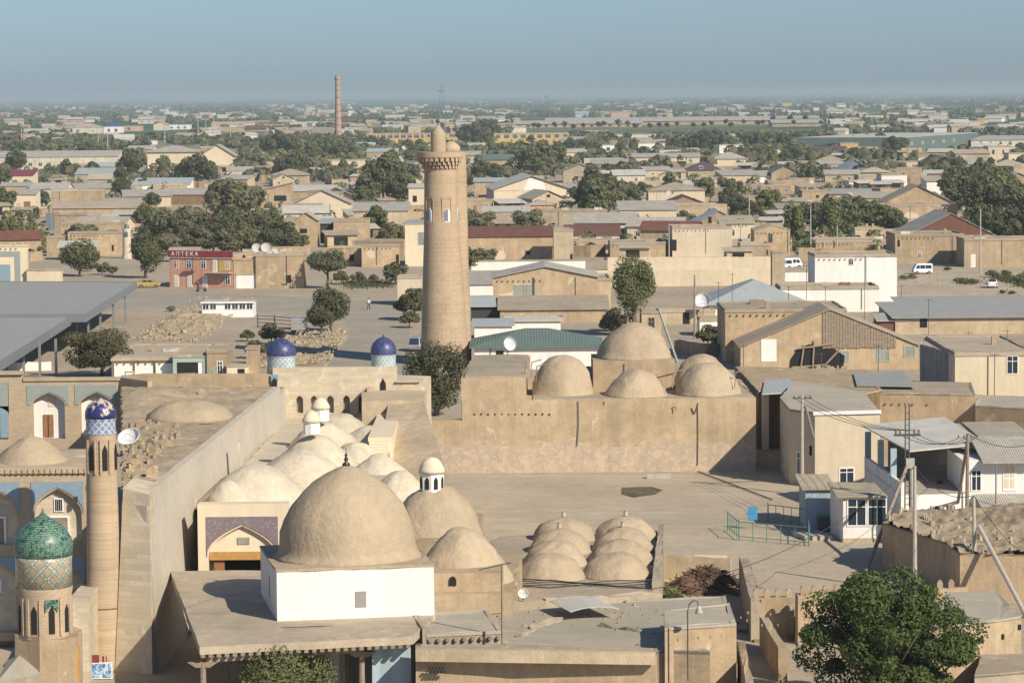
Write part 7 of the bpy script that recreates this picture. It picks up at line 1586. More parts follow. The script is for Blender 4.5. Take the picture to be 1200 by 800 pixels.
def puthouse(k, px, py, world=None, rz=0, s=1.0):
    q = world or P(px, py); pr = protos[k]
    if pr[4]: o = dup(pr[0], (q.x, q.y, 0), rz, s)
    else: o = pr[0]; pr[4] = True; o.location = (q.x, q.y, 0); o.rotation_euler = (0, 0, rz); o.scale = (s, s, s)
    later(o, pr[1], 'house', 'houses of the town', px, py); NH[0] += 1
    n = Vector((-math.sin(rz), math.cos(rz))) * pr[3] / 2 * s; FOOT.append((q.x + n.x, q.y + n.y, pr[2] / 2 * s))
for i in range(4000):
    if NH[0] >= 235: break
    py = 124 + 178 * rnd.random() ** 1.5; px = rnd.uniform(-60, 1270)
    hz = 117 - px / 120
    if py - hz < 10 or zone(px, py): continue
    if 118 < px < 480 and 318 < py: continue
    if px > 1040 and py > 275: continue
    q = P(px, py)
    r_ = 6.2 if py > 180 else 12
    if near_any(q.x, q.y + 5, r_): continue
    if any((tx - q.x) ** 2 + (ty - q.y - 5) ** 2 < 40 for tx, ty in TREES): continue
    puthouse(rnd.choice((0, 1, 1, 2, 2, 3, 4, 5, 6, 7, 7, 8, 9, 10, 11)) if py < 210 else rnd.choice((0, 0, 1, 1, 2, 4, 4, 5, 7, 7, 10, 10, 11, 3)), px, py, q, R(rnd.choice((-14, -8, -3, 4, 9, 16)) + rnd.uniform(-2, 2)), rnd.uniform(.7, 1.05) if py > 165 else rnd.uniform(.9, 1.6))
for px, py in [(rnd.uniform(1310, 1430), rnd.uniform(350, 690)) for _ in range(40)] + [(rnd.uniform(-260, -70), rnd.uniform(180, 330)) for _ in range(14)]:
    q = P(px, py)
    if not near_any(q.x, q.y + 5, 8): puthouse(rnd.randrange(12), px, py, q, R(rnd.uniform(-8, 8)), 1.0)
NH2 = [0, 0]
for i in range(9000):
    if NH2[0] >= 210: break
    py = 178 + 130 * rnd.random(); px = rnd.uniform(-15, 1215)
    if 118 < px < 480 and 312 < py or px > 1040 and py > 272: continue
    q = P(px, py); k = 0 if rnd.random() < .45 else 1; pr = protos[12 + k + (rnd.random() < .4) * 2 * k]
    if near_any(q.x, q.y, 3.2) or any((tx - q.x) ** 2 + (ty - q.y) ** 2 < 16 for tx, ty in TREES): continue
    a_ = R(rnd.choice((-20, -10, 5, 15, 70, -75)) + rnd.uniform(-4, 4)) if k == 0 else R(rnd.uniform(-22, 22))
    if pr[4]: o = dup(pr[0], (q.x, q.y, 0), a_, rnd.uniform(.85, 1.2))
    else: o = pr[0]; pr[4] = True; o.location = (q.x, q.y, 0); o.rotation_euler = (0, 0, a_)
    later(o, pr[1], 'wall' if k == 0 else 'shed', 'yard walls of the town' if k == 0 else 'sheds of the town', px, py); FOOT.append((q.x, q.y, 3)); NH2[0] += 1
for i in range(5000):
    if TCOUNT[0] >= 298: break
    py = 150 + 150 * rnd.random() ** 1.4; px = rnd.uniform(-10, 1210)
    if 118 < px < 480 and 300 < py: continue
    if px > 1040 and py > 262: continue
    q = P(px, py)
    if zone(px, py) or near_any(q.x, q.y, 2.5): continue
    if py > 190: put(rnd.choice(('rg', 'rg', 'rd', 'rk', 'bo', 'tg')), px, py, None, world=q, wscale=1.0); TREES.append((q.x, q.y))
    else: put(rnd.choice(('fg', 'fk', 'fk', 'fd')), px, py, None, world=q, wscale=1.2)
for k, t in TP.items():
    if k not in USED: put(k, 40, 152, 8)
# everything beyond what can be told apart
def scatter(name, mat, n, fn):
    w = MB()
    for i in range(n): fn(w, i)
    o = w.build(name, mat); return o
rs = random.Random(77)
def far_pt(y0, y1, pw=1.0, acc=None):
    while True:
        px = rs.uniform(-30, 1230); off = y0 + (y1 - y0) * rs.random() ** pw
        py = 117 - px / 120 + off
        if acc is None or acc(px, py): return P(px, py), px, py
def clump(w, q, r, h, k=9, f=1.0):
    for j in range(k):
        d = Vector((rs.gauss(0, 1), rs.gauss(0, 1), rs.gauss(0, 1))).normalized(); s = r * rs.uniform(.28, .5) * f
        c = Vector((q.x + d.x * r * .6, q.y + d.y * r * .6, h * (.5 + .42 * d.z)))
        t = d.cross(Vector((rs.uniform(-1, 1), rs.uniform(-1, 1), 1))).normalized(); b2 = d.cross(t)
        w.face([c + t * s, c + b2 * s * .8, c - t * s, c - b2 * s * .8])
def dens(px, py, k=0): return noise.noise(Vector((px * .018 + k, (py) * .17, 3.7 + k)))
for nm, mat, n, y0, y1, thr in (('distant_woodland', 'leaf_dark', 5200, 3.0, 60, -.1), ('distant_woodland', 'leaf_green', 6000, 3.0, 80, -.1), ('distant_orchards', 'leaf_dusty', 2600, 4, 100, -.1)):
    w = MB()
    for i in range(n):
        q, px, py = far_pt(y0, y1, 1.5, lambda a_, b_: dens(a_, b_) > thr)
        if zone(px, py) or q.y < 2200 and near_any(q.x, q.y, 4): continue
        clump(w, q, rs.uniform(2.6, 5) * (1 + q.y / 7000), rs.uniform(2.8, 6), 14 if q.y < 3000 else 9)
    me = bpy.data.meshes.new(nm); me.from_pydata(w.v, [], w.f); me.materials.append(MATS[mat]); o = bpy.data.objects.new(nm, me); COL.objects.link(o)
    tag(o, {'leaf_dark': 'dark tree belts merging into one mass towards the horizon', 'leaf_green': 'green tree belts between the far fields', 'leaf_dusty': 'dusty green orchards and garden shrubs scattered between the far houses'}[mat], 'woodland', kind='stuff')
for wall, rm, n, lb in (('old_white', 'pale_sheet', 230, 'speckle of tiny pale houses of the far suburbs below the horizon'), ('mud', 'mud_roof', 380, 'speckle of tiny tan houses of the far suburbs'), ('white_wash', 'pale_sheet', 60, 'scattered bright white houses of the far suburbs')):
    t = thing('distant_suburbs', lb, 'suburbs'); t['kind'] = 'stuff'; w1, w2 = MB(), MB()
    for i in range(n):
        q, px, py = far_pt(4.5, 52, 1.25, lambda a_, b_: dens(a_, b_, 5) > -.1)
        if zone(px, py) or near_any(q.x, q.y, 6): continue
        W, D, h, a_ = rs.uniform(9, 20), rs.uniform(8, 12), rs.uniform(3, 5), R(rs.uniform(-35, 35)); ca, sa = math.cos(a_), math.sin(a_)
        T_ = lambda x, y, z: (q.x + x * ca - y * sa, q.y + x * sa + y * ca, z)
        w1.hexa([T_(0, 0, 0), T_(W, 0, 0), T_(W, D, 0), T_(0, D, 0)], [T_(0, 0, h), T_(W, 0, h), T_(W, D, h), T_(0, D, h)])
        r_ = rs.uniform(.8, 2.4); w2.hexa([T_(-.4, -.4, h + .01), T_(W + .4, -.4, h + .01), T_(W + .4, D + .4, h + .01), T_(-.4, D + .4, h + .01)], [T_(-.4, D / 2 - .1, h + r_), T_(W + .4, D / 2 - .1, h + r_), T_(W + .4, D / 2 + .1, h + r_), T_(-.4, D / 2 + .1, h + r_)])
    w1.build('walls', wall, t)['kind'] = 'stuff'; w2.build('roofs', rm, t)['kind'] = 'stuff'
# garden fillers (ground cover) in the nearer town
w = MB()
for i in range(3000):
    px = rs.uniform(0, 1200); py = 160 + 140 * rs.random() ** 1.2
    q = P(px, py)
    if near_any(q.x, q.y, .3) or (px > 1040 and py > 255) or (120 < px < 480 and py > 296) or noise.noise(Vector((px * .03, py * .06, 9))) < -.12: continue
    clump(w, q, rs.uniform(1.0, 2.9), rs.uniform(1.2, 4.0), 46, .5)
me = bpy.data.meshes.new('garden_shrubs'); me.from_pydata(w.v, [], w.f); me.materials.append(MATS['leaf_green']); o = bpy.data.objects.new('garden_shrubs', me); COL.objects.link(o)
tag(o, 'dusty low garden growth filling the gaps between the town houses', 'shrubbery', kind='stuff')
# grass patch by the road
w = MB()
for cx, cy, sx, sy, n in ((430, 333, 32, 5, 1500), (1135, 331, 12, 2.5, 500), (1180, 327, 20, 4, 900), (1200, 333, 14, 5, 500), (785, 703, 6, 8, 300)):
    for i in range(n):
        q = P(cx + rs.gauss(0, .45) * sx, cy + rs.gauss(0, .45) * sy); s = rs.uniform(.12, .4); a_ = rs.uniform(0, 6.28); h = rs.uniform(.15, .55)
        w.face([(q.x - s * .5 * math.cos(a_), q.y - s * .5 * math.sin(a_), 0), (q.x + s * .5 * math.cos(a_), q.y + s * .5 * math.sin(a_), 0), (q.x + .1, q.y, h)])
me = bpy.data.meshes.new('dry_grass'); me.from_pydata(w.v, [], w.f); me.materials.append(MATS['grass_leaf']); o = bpy.data.objects.new('dry_grass', me); COL.objects.link(o)
tag(o, 'patches of dry green weeds on the dusty ground', 'grass', kind='stuff')
# rubble mounds left middle
def mound(px0, px1, py0, py1, hh, seed, label):
    a_, b_2 = P(px0, py1), P(px1, py0); x0_, x1_, y0_, y1_ = a_.x, b_2.x, a_.y, b_2.y
    w = MB(); nx, ny = 60, 50
    for j in range(ny + 1):
        for i in range(nx + 1):
            u, v = i / nx, j / ny; x, y = x0_ + (x1_ - x0_) * u, y0_ + (y1_ - y0_) * v
            e = min(1, min(u, 1 - u, v, 1 - v) * 5); z = -.05 + e * max(0, hh * (.45 + .8 * nz(x, y, .09, seed) + .45 * nz(x, y, .3, seed) + .2 * nz(x, y, .9, seed)))
            w.v.append((x, y, z))
    for j in range(ny):
        for i in range(nx): w.f.append((j * (nx + 1) + i, j * (nx + 1) + i + 1, (j + 1) * (nx + 1) + i + 1, (j + 1) * (nx + 1) + i))
    for i in range(520):
        x, y, s = rs.uniform(x0_, x1_), rs.uniform(y0_, y1_), rs.uniform(.06, .26) * (2.4 if rs.random() < .04 else 1)
        z = max(0, hh * (.45 + .8 * nz(x, y, .09, seed) + .45 * nz(x, y, .3, seed)))
        w.hexa([(x + s * math.cos(k * 1.57 + i), y + s * math.sin(k * 1.57 + i), z - .1) for k in range(4)], [(x + s * .7 * math.cos(k * 1.57 + i) + rs.uniform(-.1, .1), y + s * .7 * math.sin(k * 1.57 + i), z + s * rs.uniform(.3, .9)) for k in range(4)])
    o = w.build('rubble_mound', 'rubble', None); tag(o, label, 'rubble', kind='stuff')
mound(150, 300, 352, 402, .9, 1, 'wide field of pale earth heaps and broken slabs below the road')
mound(292, 408, 394, 432, 1.1, 2, 'earth bank behind the two blue domed turrets')
mound(1000, 1190, 292, 298, .9, 4, 'rubble and earth along the far house roofs')
w = MB()
for i in range(2600):
    px, py = (rs.uniform(560, 1000), rs.uniform(556, 700)) if i % 3 else (rs.uniform(160, 480), rs.uniform(345, 440)); q = P(px, py); s_ = rs.uniform(.02, .06) * (1 if i % 3 else 1.6)
    if i % 9 == 0: q = P(rs.uniform(1050, 1200), rs.uniform(316, 350)); s_ *= 2
    w.hexa([(q.x + s_ * math.cos(k * 2.1 + i), q.y + s_ * math.sin(k * 2.1 + i), 0) for k in range(3)], [(q.x + s_ * .6 * math.cos(k * 2.1 + i), q.y + s_ * .6 * math.sin(k * 2.1 + i), s_ * .8) for k in range(3)])
o = w.build('loose_stones', 'mud'); tag(o, 'loose stones and crumbs of clay strewn on the open ground', 'stones', kind='stuff')
# ================================================================ VEHICLES
def wheel(parent, x, y, r=.3, wd_=.2):
    w = MB(); n = 16
    for s in (0,):
        w.hexa([(x + r * math.cos(6.283 * k / n), y - wd_ / 2, r + r * math.sin(6.283 * k / n)) for k in range(n)], [(x + r * math.cos(6.283 * k / n), y + wd_ / 2, r + r * math.sin(6.283 * k / n)) for k in range(n)])
    o = w.build('wheel', 'tyre', parent)
    w = MB(); w.hexa([(x + r * .55 * math.cos(6.283 * k / n), y - wd_ / 2 - .015, r + r * .55 * math.sin(6.283 * k / n)) for k in range(n)], [(x + r * .55 * math.cos(6.283 * k / n), y + wd_ / 2 + .015, r + r * .55 * math.sin(6.283 * k / n)) for k in range(n)]); w.build('rim', 'steel_grey', o)
def car_body(prof, wd_, tuck):
    """side profile (x,z) extruded across y with the roof narrower than the sills"""
    m = MB(); zmax = max(z for x, z in prof); f = lambda z: wd_ / 2 - tuck * max(0, (z - zmax * .55) / (zmax * .45))
    k = len(prof); n = m.pts([(x, -f(z), z) for x, z in prof] + [(x, -f(z) + .0, z) for x, z in prof] + [(x, f(z), z) for x, z in prof])
    m.v = []; m.hexa([(x, -f(z), z) for x, z in prof], [(x, f(z), z) for x, z in prof]); return m, f
def bev(o, w_=.04):
    md = o.modifiers.new('bevel', 'BEVEL'); md.width = w_; md.segments = 2; md.limit_method = 'ANGLE'; md.angle_limit = R(25)
def sidewin(parent, f, polys, mat='glass'):
    for pts in polys:
        w = MB()
        for s in (-1, 1): w.hexa([(x, s * (f(z) + .004), z) for x, z in pts], [(x, s * (f(z) + .022), z) for x, z in pts])
        w.build('side_window', mat, parent)
def van(label, px, py, rz, z=0, paint='car_white', group=None):
    q = P(px, py, z); t = thing('minivan', label, 'van', (q.x, q.y, z), R(rz), group)
    pr = [(-1.65, .3), (1.6, .3), (1.7, .55), (1.62, .95), (1.2, 1.7), (1.05, 1.84), (-1.55, 1.86), (-1.68, 1.7), (-1.7, .6)]
    m, f = car_body(pr, 1.48, .16); o = m.build('body', paint, t); bev(o, .06)
    sidewin(t, f, [[(1.3, 1.02), (1.02, 1.6), (.62, 1.6), (.62, 1.02)], [(.5, 1.02), (.5, 1.6), (-.35, 1.6), (-.35, 1.02)], [(-.47, 1.02), (-.47, 1.6), (-1.45, 1.6), (-1.5, 1.02)]])
    w = MB(); w.hexa([(1.66, -.6, .98), (1.66, .6, .98), (1.24, .52, 1.68), (1.24, -.52, 1.68)], [(1.62, -.6, .98), (1.62, .6, .98), (1.2, .52, 1.68), (1.2, -.52, 1.68)]); w.v = [(x + .03, y, z_) for x, y, z_ in w.v]; w.build('windscreen', 'glass', t)
    MB().box(-1.72, -1.69, -.56, .56, 1.05, 1.6).build('rear_window', 'glass', t)
    MB().box(1.64, 1.76, -.72, .72, .32, .5).build('bumper', 'steel_grey', t)
    for s in (-1, 1): MB().box(1.66, 1.73, s * .55 - .13, s * .55 + .13, .66, .84).build('headlight', 'concrete', t); MB().box(-1.73, -1.69, s * .62 - .07, s * .62 + .07, .7, 1.0).build('tail_light', 'red_cloth', t)
    for x in (-1.05, 1.1):
        for s in (-1, 1): wheel(t, x, s * .66)
    return t
def saloon(label, px, py, rz, paint='car_white', group=None):
    q = P(px, py); t = thing('parked_car', label, 'car', (q.x, q.y, 0), R(rz), group)
    pr = [(-1.95, .35), (1.95, .33), (2.02, .55), (1.95, .78), (1.1, .93), (.45, 1.38), (-.7, 1.42), (-1.35, 1.02), (-1.95, .95), (-2.03, .7)]
    m, f = car_body(pr, 1.66, .22); o = m.build('body', paint, t); bev(o, .06)
    sidewin(t, f, [[(.95, .97), (.42, 1.31), (-.1, 1.33), (-.1, .97)], [(-.2, .97), (-.2, 1.34), (-.68, 1.35), (-1.15, 1.02)]])
    w = MB(); w.hexa([(1.08, -.62, .97), (1.08, .62, .97), (.5, .54, 1.35), (.5, -.54, 1.35)], [(1.1, -.62, 1.0), (1.1, .62, 1.0), (.52, .54, 1.38), (.52, -.54, 1.38)]); w.build('windscreen', 'glass', t)
    w = MB(); w.hexa([(-1.32, -.6, 1.07), (-1.32, .6, 1.07), (-.76, .54, 1.40), (-.76, -.54, 1.40)], [(-1.35, -.6, 1.1), (-1.35, .6, 1.1), (-.79, .54, 1.43), (-.79, -.54, 1.43)]); w.build('rear_window', 'glass', t)
    for s in (-1, 1): MB().box(1.93, 2.03, s * .6 - .15, s * .6 + .15, .6, .74).build('headlight', 'concrete', t); MB().box(-2.05, -1.98, s * .66 - .14, s * .66 + .14, .68, .86).build('tail_light', 'red_cloth', t)
    for x in (-1.2, 1.25):
        for s in (-1, 1): wheel(t, x, s * .74, .31)
    return t
van('white minivan parked on the dusty plaza before the mud houses', 1081, 321, 184)
van('white minivan parked behind the white wall, right one of the two', 929, 314, 5, group=None); van('white minivan parked behind the white wall, left one of the two', 918, 315, 182)
saloon('white saloon car seen from behind on the dusty plaza', 1163, 337, 82)
saloon('old yellow estate car at the roadside left of the pharmacy', 174, 337, 3, 'car_yellow')
van('silver minivan parked in the shade left of the minaret base', 488, 411, 262, paint='car_silver')
q = P(352, 391); t = thing('silver_truck', 'silver grey truck with a slatted tailgate parked beside the clipped trees', 'truck', (q.x, q.y, 0), R(88))
MB().box(-3.0, -.2, -.95, .95, .7, 2.3).build('cargo_bed', 'car_silver', t)
m = MB(); m.extr([(-.1, .5), (1.9, .5), (1.95, 1.2), (1.6, 2.2), (-.1, 2.3)], 'y', -.9, .9); o = m.build('cab', 'car_silver', t); bev(o)
m = MB()
for k in range(5): m.box(-3.06, -3.0, -.9, .9, .85 + k * .3, 1.0 + k * .3)
m.build('tailgate_slats', 'concrete', t); MB().box(1.7, 1.92, -.75, .75, 1.3, 2.0).build('windscreen', 'glass', t)
for x in (-2.2, 1.1):
    for s in (-1, 1): wheel(t, x, s * .85, .42, .26)
# ================================================================ PEOPLE
def person(label, px, py, rz, shirt, step=.18, z=0):
    q = P(px, py, z)
    t = thing('person', label, 'person', (q.x, q.y, z), R(rz))
    J = [(0, 0, .95), (0, 0, 1.2), (0, 0, 1.42), (0, .0, 1.5), (0, .02, 1.62), (0, .02, 1.72), (.19, 0, 1.4), (.24, -.08, 1.14), (.23, .08, .9), (-.19, 0, 1.4), (-.25, .08, 1.14), (-.24, .16, .92), (.1, 0, .9), (.11, step, .5), (.11, step * .8, .08), (.11, step * .8 + .15, .03), (-.1, 0, .9), (-.11, -step * .3, .5), (-.11, -step * 1.3, .1), (-.11, -step * 1.3 + .14, .04)]
    E = [(0, 1), (1, 2), (2, 3), (3, 4), (4, 5), (2, 6), (6, 7), (7, 8), (2, 9), (9, 10), (10, 11), (0, 12), (12, 13), (13, 14), (14, 15), (0, 16), (16, 17), (17, 18), (18, 19)]
    rad = [.15, .14, .16, .06, .1, .085, .07, .05, .04, .07, .05, .04, .1, .07, .05, .04, .1, .07, .05, .04]
    me = bpy.data.meshes.new('body'); me.from_pydata(J, E, []); o = bpy.data.objects.new('body', me); COL.objects.link(o); o.parent = t
    sk = o.modifiers.new('skin', 'SKIN')
    for i, v in enumerate(me.skin_vertices[0].data): v.radius = (rad[i], rad[i] * (.8 if i < 3 else 1)); v.use_root = i == 0
    o.modifiers.new('sub', 'SUBSURF').render_levels = 1; me.materials.append(MATS['skin'])
    m = MB(); m.lathe([(.2, .95), (.185, 1.1), (.2, 1.3), (.19, 1.42), (.08, 1.49)], 14, sq=.75); m.tube([(.17, 0, 1.41), (.25, -.07, 1.16)], [.085, .065], 8); m.tube([(-.17, 0, 1.41), (-.26, .07, 1.16)], [.085, .065], 8); m.build('shirt', shirt, t, True)
    m = MB(); m.lathe([(.17, .82), (.19, .98)], 14, sq=.75); m.tube([(.1, 0, .92), (.11, step, .5), (.11, step * .8, .1)], [.115, .085, .07], 8); m.tube([(-.1, 0, .92), (-.11, -step * .3, .5), (-.11, -step * 1.3, .12)], [.115, .085, .07], 8); m.build('trousers', 'trousers', t, True)
    m = MB(); m.lathe([(.1, 1.68), (.115, 1.74), (.08, 1.82), (.02, 1.84)], 12, (0, -.01, 0)); m.build('hair', 'hair', t, True)
person('person in a white shirt walking on the road left of the minaret', 432, 363, 160, 'shirt_white'); person('person in dark clothes standing beside the clipped round tree', 409.5, 362, 60, 'shirt_dark', .08); person('person in dark clothes beside a moped outside the pharmacy', 232, 341, 200, 'shirt_dark', .1)
q = P(236, 342); t = thing('moped', 'dark moped parked outside the pharmacy door', 'moped', (q.x, q.y, 0), R(15)); 
for x in (-.6, .6): 
    w = MB(); w.hexa([(x + .28 * math.cos(k * .524), -.05, .28 + .28 * math.sin(k * .524)) for k in range(12)], [(x + .28 * math.cos(k * .524), .05, .28 + .28 * math.sin(k * .524)) for k in range(12)]); w.build('wheel', 'tyre', t)
MB().tube([(-.6, 0, .3), (-.2, 0, .45), (.35, 0, .4), (.55, 0, .95)], .07, 6).build('frame', 'red_cloth', t); MB().box(-.6, .05, -.12, .12, .68, .8).build('seat', 'tyre', t); MB().tube([(.5, -.3, 1.0), (.5, .3, 1.0)], .025, 5).build('handlebar', 'dark_steel', t)
# ================================================================ DISHES, AERIALS, POLES
def dish(px, py, r, z, label, rz=0, tilt=50, group=None, legs=.5, wy=None):
    q = AT(px, py, wy) if wy else P(px, py, z); zz = q.z if wy else z
    t = thing('satellite_dish', label, 'satellite dish', (q.x, q.y, zz - legs if wy else zz), R(rz), group)
    m = MB(); pr = [(r * math.sin(a * .11), r * .32 * (1 - math.cos(a * .11)) * 1.8) for a in range(15)]
    mt = Matrix.Translation((0, 0, legs + r * .8)) @ Matrix.Rotation(R(tilt), 4, 'X'); n = 24
    for j, (rr_, zz_) in enumerate(pr):
        for i in range(n): v = mt @ Vector((rr_ * math.cos(6.283 * i / n), rr_ * math.sin(6.283 * i / n), zz_)); m.v.append(tuple(v))
    for j in range(len(pr) - 1):
        for i in range(n): k = (i + 1) % n; m.f.append((j * n + i, j * n + k, (j + 1) * n + k, (j + 1) * n + i))
    o = m.build('reflector', 'dusty_dish' if py < 300 else 'dish', t, True); sm = o.modifiers.new('thick', 'SOLIDIFY'); sm.thickness = .03
    c = mt @ Vector((0, 0, -.05)); MB().tube([(0, 0, 0), (0, c.y * .5 + .1, legs * .6), (c.x, c.y, c.z)], .05, 5).build('mount', 'steel_grey', t)
    f_ = mt @ Vector((0, 0, r * .9)); e = mt @ Vector((r * .7, 0, .2)); e2 = mt @ Vector((-r * .7, 0, .2)); MB().tube([e, f_, e2], .02, 4).build('feed_arm', 'steel_grey', t)
    return t
DG = None
dish(153, 536, .72, 9.5, 'large white satellite dish on the rubble strewn madrasa roof', -20, 40)
dish(301, 297, .9, 5.2, 'white satellite dish on the blank mud wall, leftmost of three', 10, 60, wy=P(301, 338).y + 2); dish(312, 297, .95, 5.2, 'white satellite dish on the blank mud wall, middle and largest of three', 10, 60, wy=P(312, 338).y + 2.2); dish(324, 298, .6, 5.2, 'small white satellite dish on the blank mud wall, rightmost of three', 10, 65, wy=P(324, 338).y + 2)
dish(595.5, 410, .75, 0, 'white satellite dish between the minaret and the green roofed hall', 30, 75, legs=2.0, wy=330)
dish(824, 362, 1.15, 0, 'large white satellite dish at the left corner of the blue hipped roof house', -15, 55, legs=2.2, wy=P(824, 380).y)
dish(785, 230, .9, 0, 'white satellite dish near the wide cream hipped roof house', 0, 60, wy=P(785, 246).y - 2, legs=2)
dish(277, 800, .85, 0, 'white satellite dish at the bottom edge beside the veranda', 20, 50, legs=.9)
dish(952, 216, .9, 0, 'white satellite dish on a flat roof in the upper right', 0, 60, wy=P(952, 222).y, legs=3.5); dish(286, 256, .8, 0, 'white satellite dish above the orchard, upper one', 0, 35, wy=P(286, 266).y, legs=4); dish(292, 262, .8, 0, 'white satellite dish above the orchard, lower one', 0, 35, wy=P(292, 272).y, legs=4)
dish(744, 182, 1.3, 0, 'big white satellite dish among trees, upper centre', 0, 70, wy=P(744, 188).y, legs=4); dish(773, 180, 1.3, 0, 'big white satellite dish near the long cream barrack', 0, 70, wy=P(773, 186).y, legs=4); dish(474, 176, 1.3, 0, 'big white satellite dish left of the minaret lantern', 0, 70, wy=P(474, 186).y, legs=4)
dish(613, 705, .3, 3.0, 'tiny grey dish lying on the clay roof beside the cable bundle', 0, 60, legs=.2)
POLE = {}
def pole(px, ptop, pbase, label, kind='concrete', r=.13, arms=1, name='utility_pole', z=0, lean_=0, cat='utility pole', group=None, pole_top=None):
    q = P(px, pbase, z); top = AT(px + lean_, ptop, q.y); t = thing(name, label, cat, (q.x, q.y, z), 0, group); h = top.z - z; dx = top.x - q.x
    MB().tube([(0, 0, 0), (dx, 0, h)], [r * 1.25, r * .8], 8).build('post', kind, t, 'auto')
    for k in range(arms):
        zz = h - .35 - k * .6; m = MB(); m.box(dx - .75, dx + .75, -.05, .05, zz, zz + .1); o = m.build('crossarm', 'old_wood' if kind != 'concrete' else 'dark_steel', t)
        m = MB()
        for s in (-.65, -.25, .25, .65): m.lathe([(.05, zz + .1), (.06, zz + .2), (.02, zz + .25)], 8, (dx + s, 0, 0))
        m.build('insulators', 'dark_steel', o)
    POLE[label] = (Vector((q.x + dx, q.y, z + h)), h); return t
pA = pole(940, 462, 580, 'white concrete pole with a leaning brace in front of the cream two storey house', arms=1)
t = thing('pole_brace', 'leaning concrete strut propping the white pole by the cream house', 'brace', P(966, 560, 0)); a_ = AT(943, 474, P(940, 580).y); o = P(966, 545, 0)
m = MB(); m.tube([(0, 0, .0), (a_.x - t.location.x, a_.y - t.location.y, a_.z)], .12, 7); m.build('strut', 'concrete', t)
pole(1072, 546, 694, 'pale concrete pole standing behind the big tree', arms=0)
q = P(1063, 640); t = thing('lattice_pole', 'tall twin rail steel pole carrying crossarms above the terrace house', 'utility pole', (q.x, q.y, 0)); h_ = AT(1063, 476, q.y).z
m = MB(); m.tube([(-.17, 0, 0), (-.13, 0, h_)], .05, 5); m.tube([(.17, 0, 0), (.13, 0, h_)], .05, 5)
for k in range(22): m.tube([(-.15, 0, .4 + k * h_ / 23), (.15, 0, .4 + k * h_ / 23)], .02, 4)
m.build('ladder_post', 'dark_steel', t); MB().box(-.95, .95, -.06, .06, h_ - 2.1, h_ - 1.95).build('crossarm', 'dark_steel', t)
MB().tube([(.35, 0, 0), (.3, 0, h_ * .62)], .15, 8).build('concrete_post', 'concrete', t); MB().box(-.1, .5, -.2, .2, h_ * .56, h_ * .56 + .7).build('transformer_box', 'concrete', t)
m = MB()
for s in (-.8, -.5, .5, .8, -.15, .15): m.lathe([(.07, h_ - 1.95 if abs(s) > .3 else h_), (.08, h_ - 1.7 if abs(s) > .3 else h_ + .2), (.03, h_ - 1.6 if abs(s) > .3 else h_ + .25)], 8, (s, 0, 0))
m.build('insulators', 'wood', t)
POLE['lat'] = (Vector((q.x, q.y, h_ - 1.9)), h_)
t = thing('pole_brace', 'long leaning pole propping the twin rail steel pole, its foot at the yard edge', 'brace', P(1014, 672, 0)); m = MB(); m.tube([(0, 0, 0), tuple(Vector((q.x, q.y, h_ * .58)) - t.location)], [.15, .12], 7); m.build('strut', 'old_wood', t)
pole(1133, 508, 640, 'weathered wooden pole left of the white house with the door', 'old_wood', arms=1, lean_=1)
t = thing('pole_brace', 'leaning wooden strut beside the weathered wooden pole', 'brace', P(1119, 612, 0)); m = MB(); a_ = AT(1133, 522, P(1133, 640).y); m.tube([(0, 0, 0), tuple(a_ - t.location)], .12, 7); m.build('strut', 'old_wood', t)
pole(1143, 580, 702, 'tall concrete pole in front of the rubble roof house', arms=0, lean_=-2)
t = thing('pole_brace', 'long concrete strut leaning in front of the rubble roof house', 'brace', P(1204, 724, 0)); m = MB(); a_ = AT(1147, 616, P(1143, 702).y); m.tube([(0, 0, 0), tuple(a_ - t.location)], .14, 7); m.build('strut', 'concrete', t)
pole(735.5, 326, 394, 'white concrete pole beside the tall loose tree', arms=1); pole(814, 322, 397, 'wooden pole between the tall tree and the blue hipped roof', 'old_wood', arms=0)
t = thing('pole_brace', 'leaning white plank behind the largest clay dome', 'brace', P(794, 425, 0)); m = MB(); a_ = AT(772, 362, P(794, 425).y + 12); m.tube([(0, 0, 0), tuple(a_ - t.location)], .16, 6); m.build('strut', 'concrete', t)
pole(784, 262, 305, 'thin pale pole before the two storey cream house', arms=0, r=.1); pole(1149, 245, 320, 'tall pale pole at the far side of the dusty plaza', arms=0); pole(1181, 250, 284, 'leaning pole by the dark garden', 'old_wood', arms=1, lean_=2)
for i, (px, a_, b_2) in enumerate(((1136, 212, 236), (1125, 200, 224), (1141, 222, 246), (1149, 208, 230), (1155, 236, 262), (1162, 240, 266), (1081, 270, 298), (981, 264, 300), (950, 240, 300), (868, 255, 290), (770, 225, 262), (793, 236, 258), (451, 202, 236), (447, 226, 242), (232, 136, 160), (241, 140, 160), (250, 138, 162), (270, 138, 166), (115, 158, 175), (25, 150, 170), (126, 155, 178), (193, 146, 168), (82, 145, 160), (709, 210, 232), (744, 205, 226), (675, 120, 138), (835, 122, 140), (541, 134, 158), (489, 128, 156), (1066, 188, 202), (1116, 172, 186), (878, 226, 262), (1112, 150, 166), (28, 140, 152))):
    t = pole(px, a_, b_2, '', arms=1 if i % 3 == 0 else 0, r=.11 if b_2 > 180 else .3); later(t, 'thin pale pole', 'utility pole', 'poles across the town', px, a_)
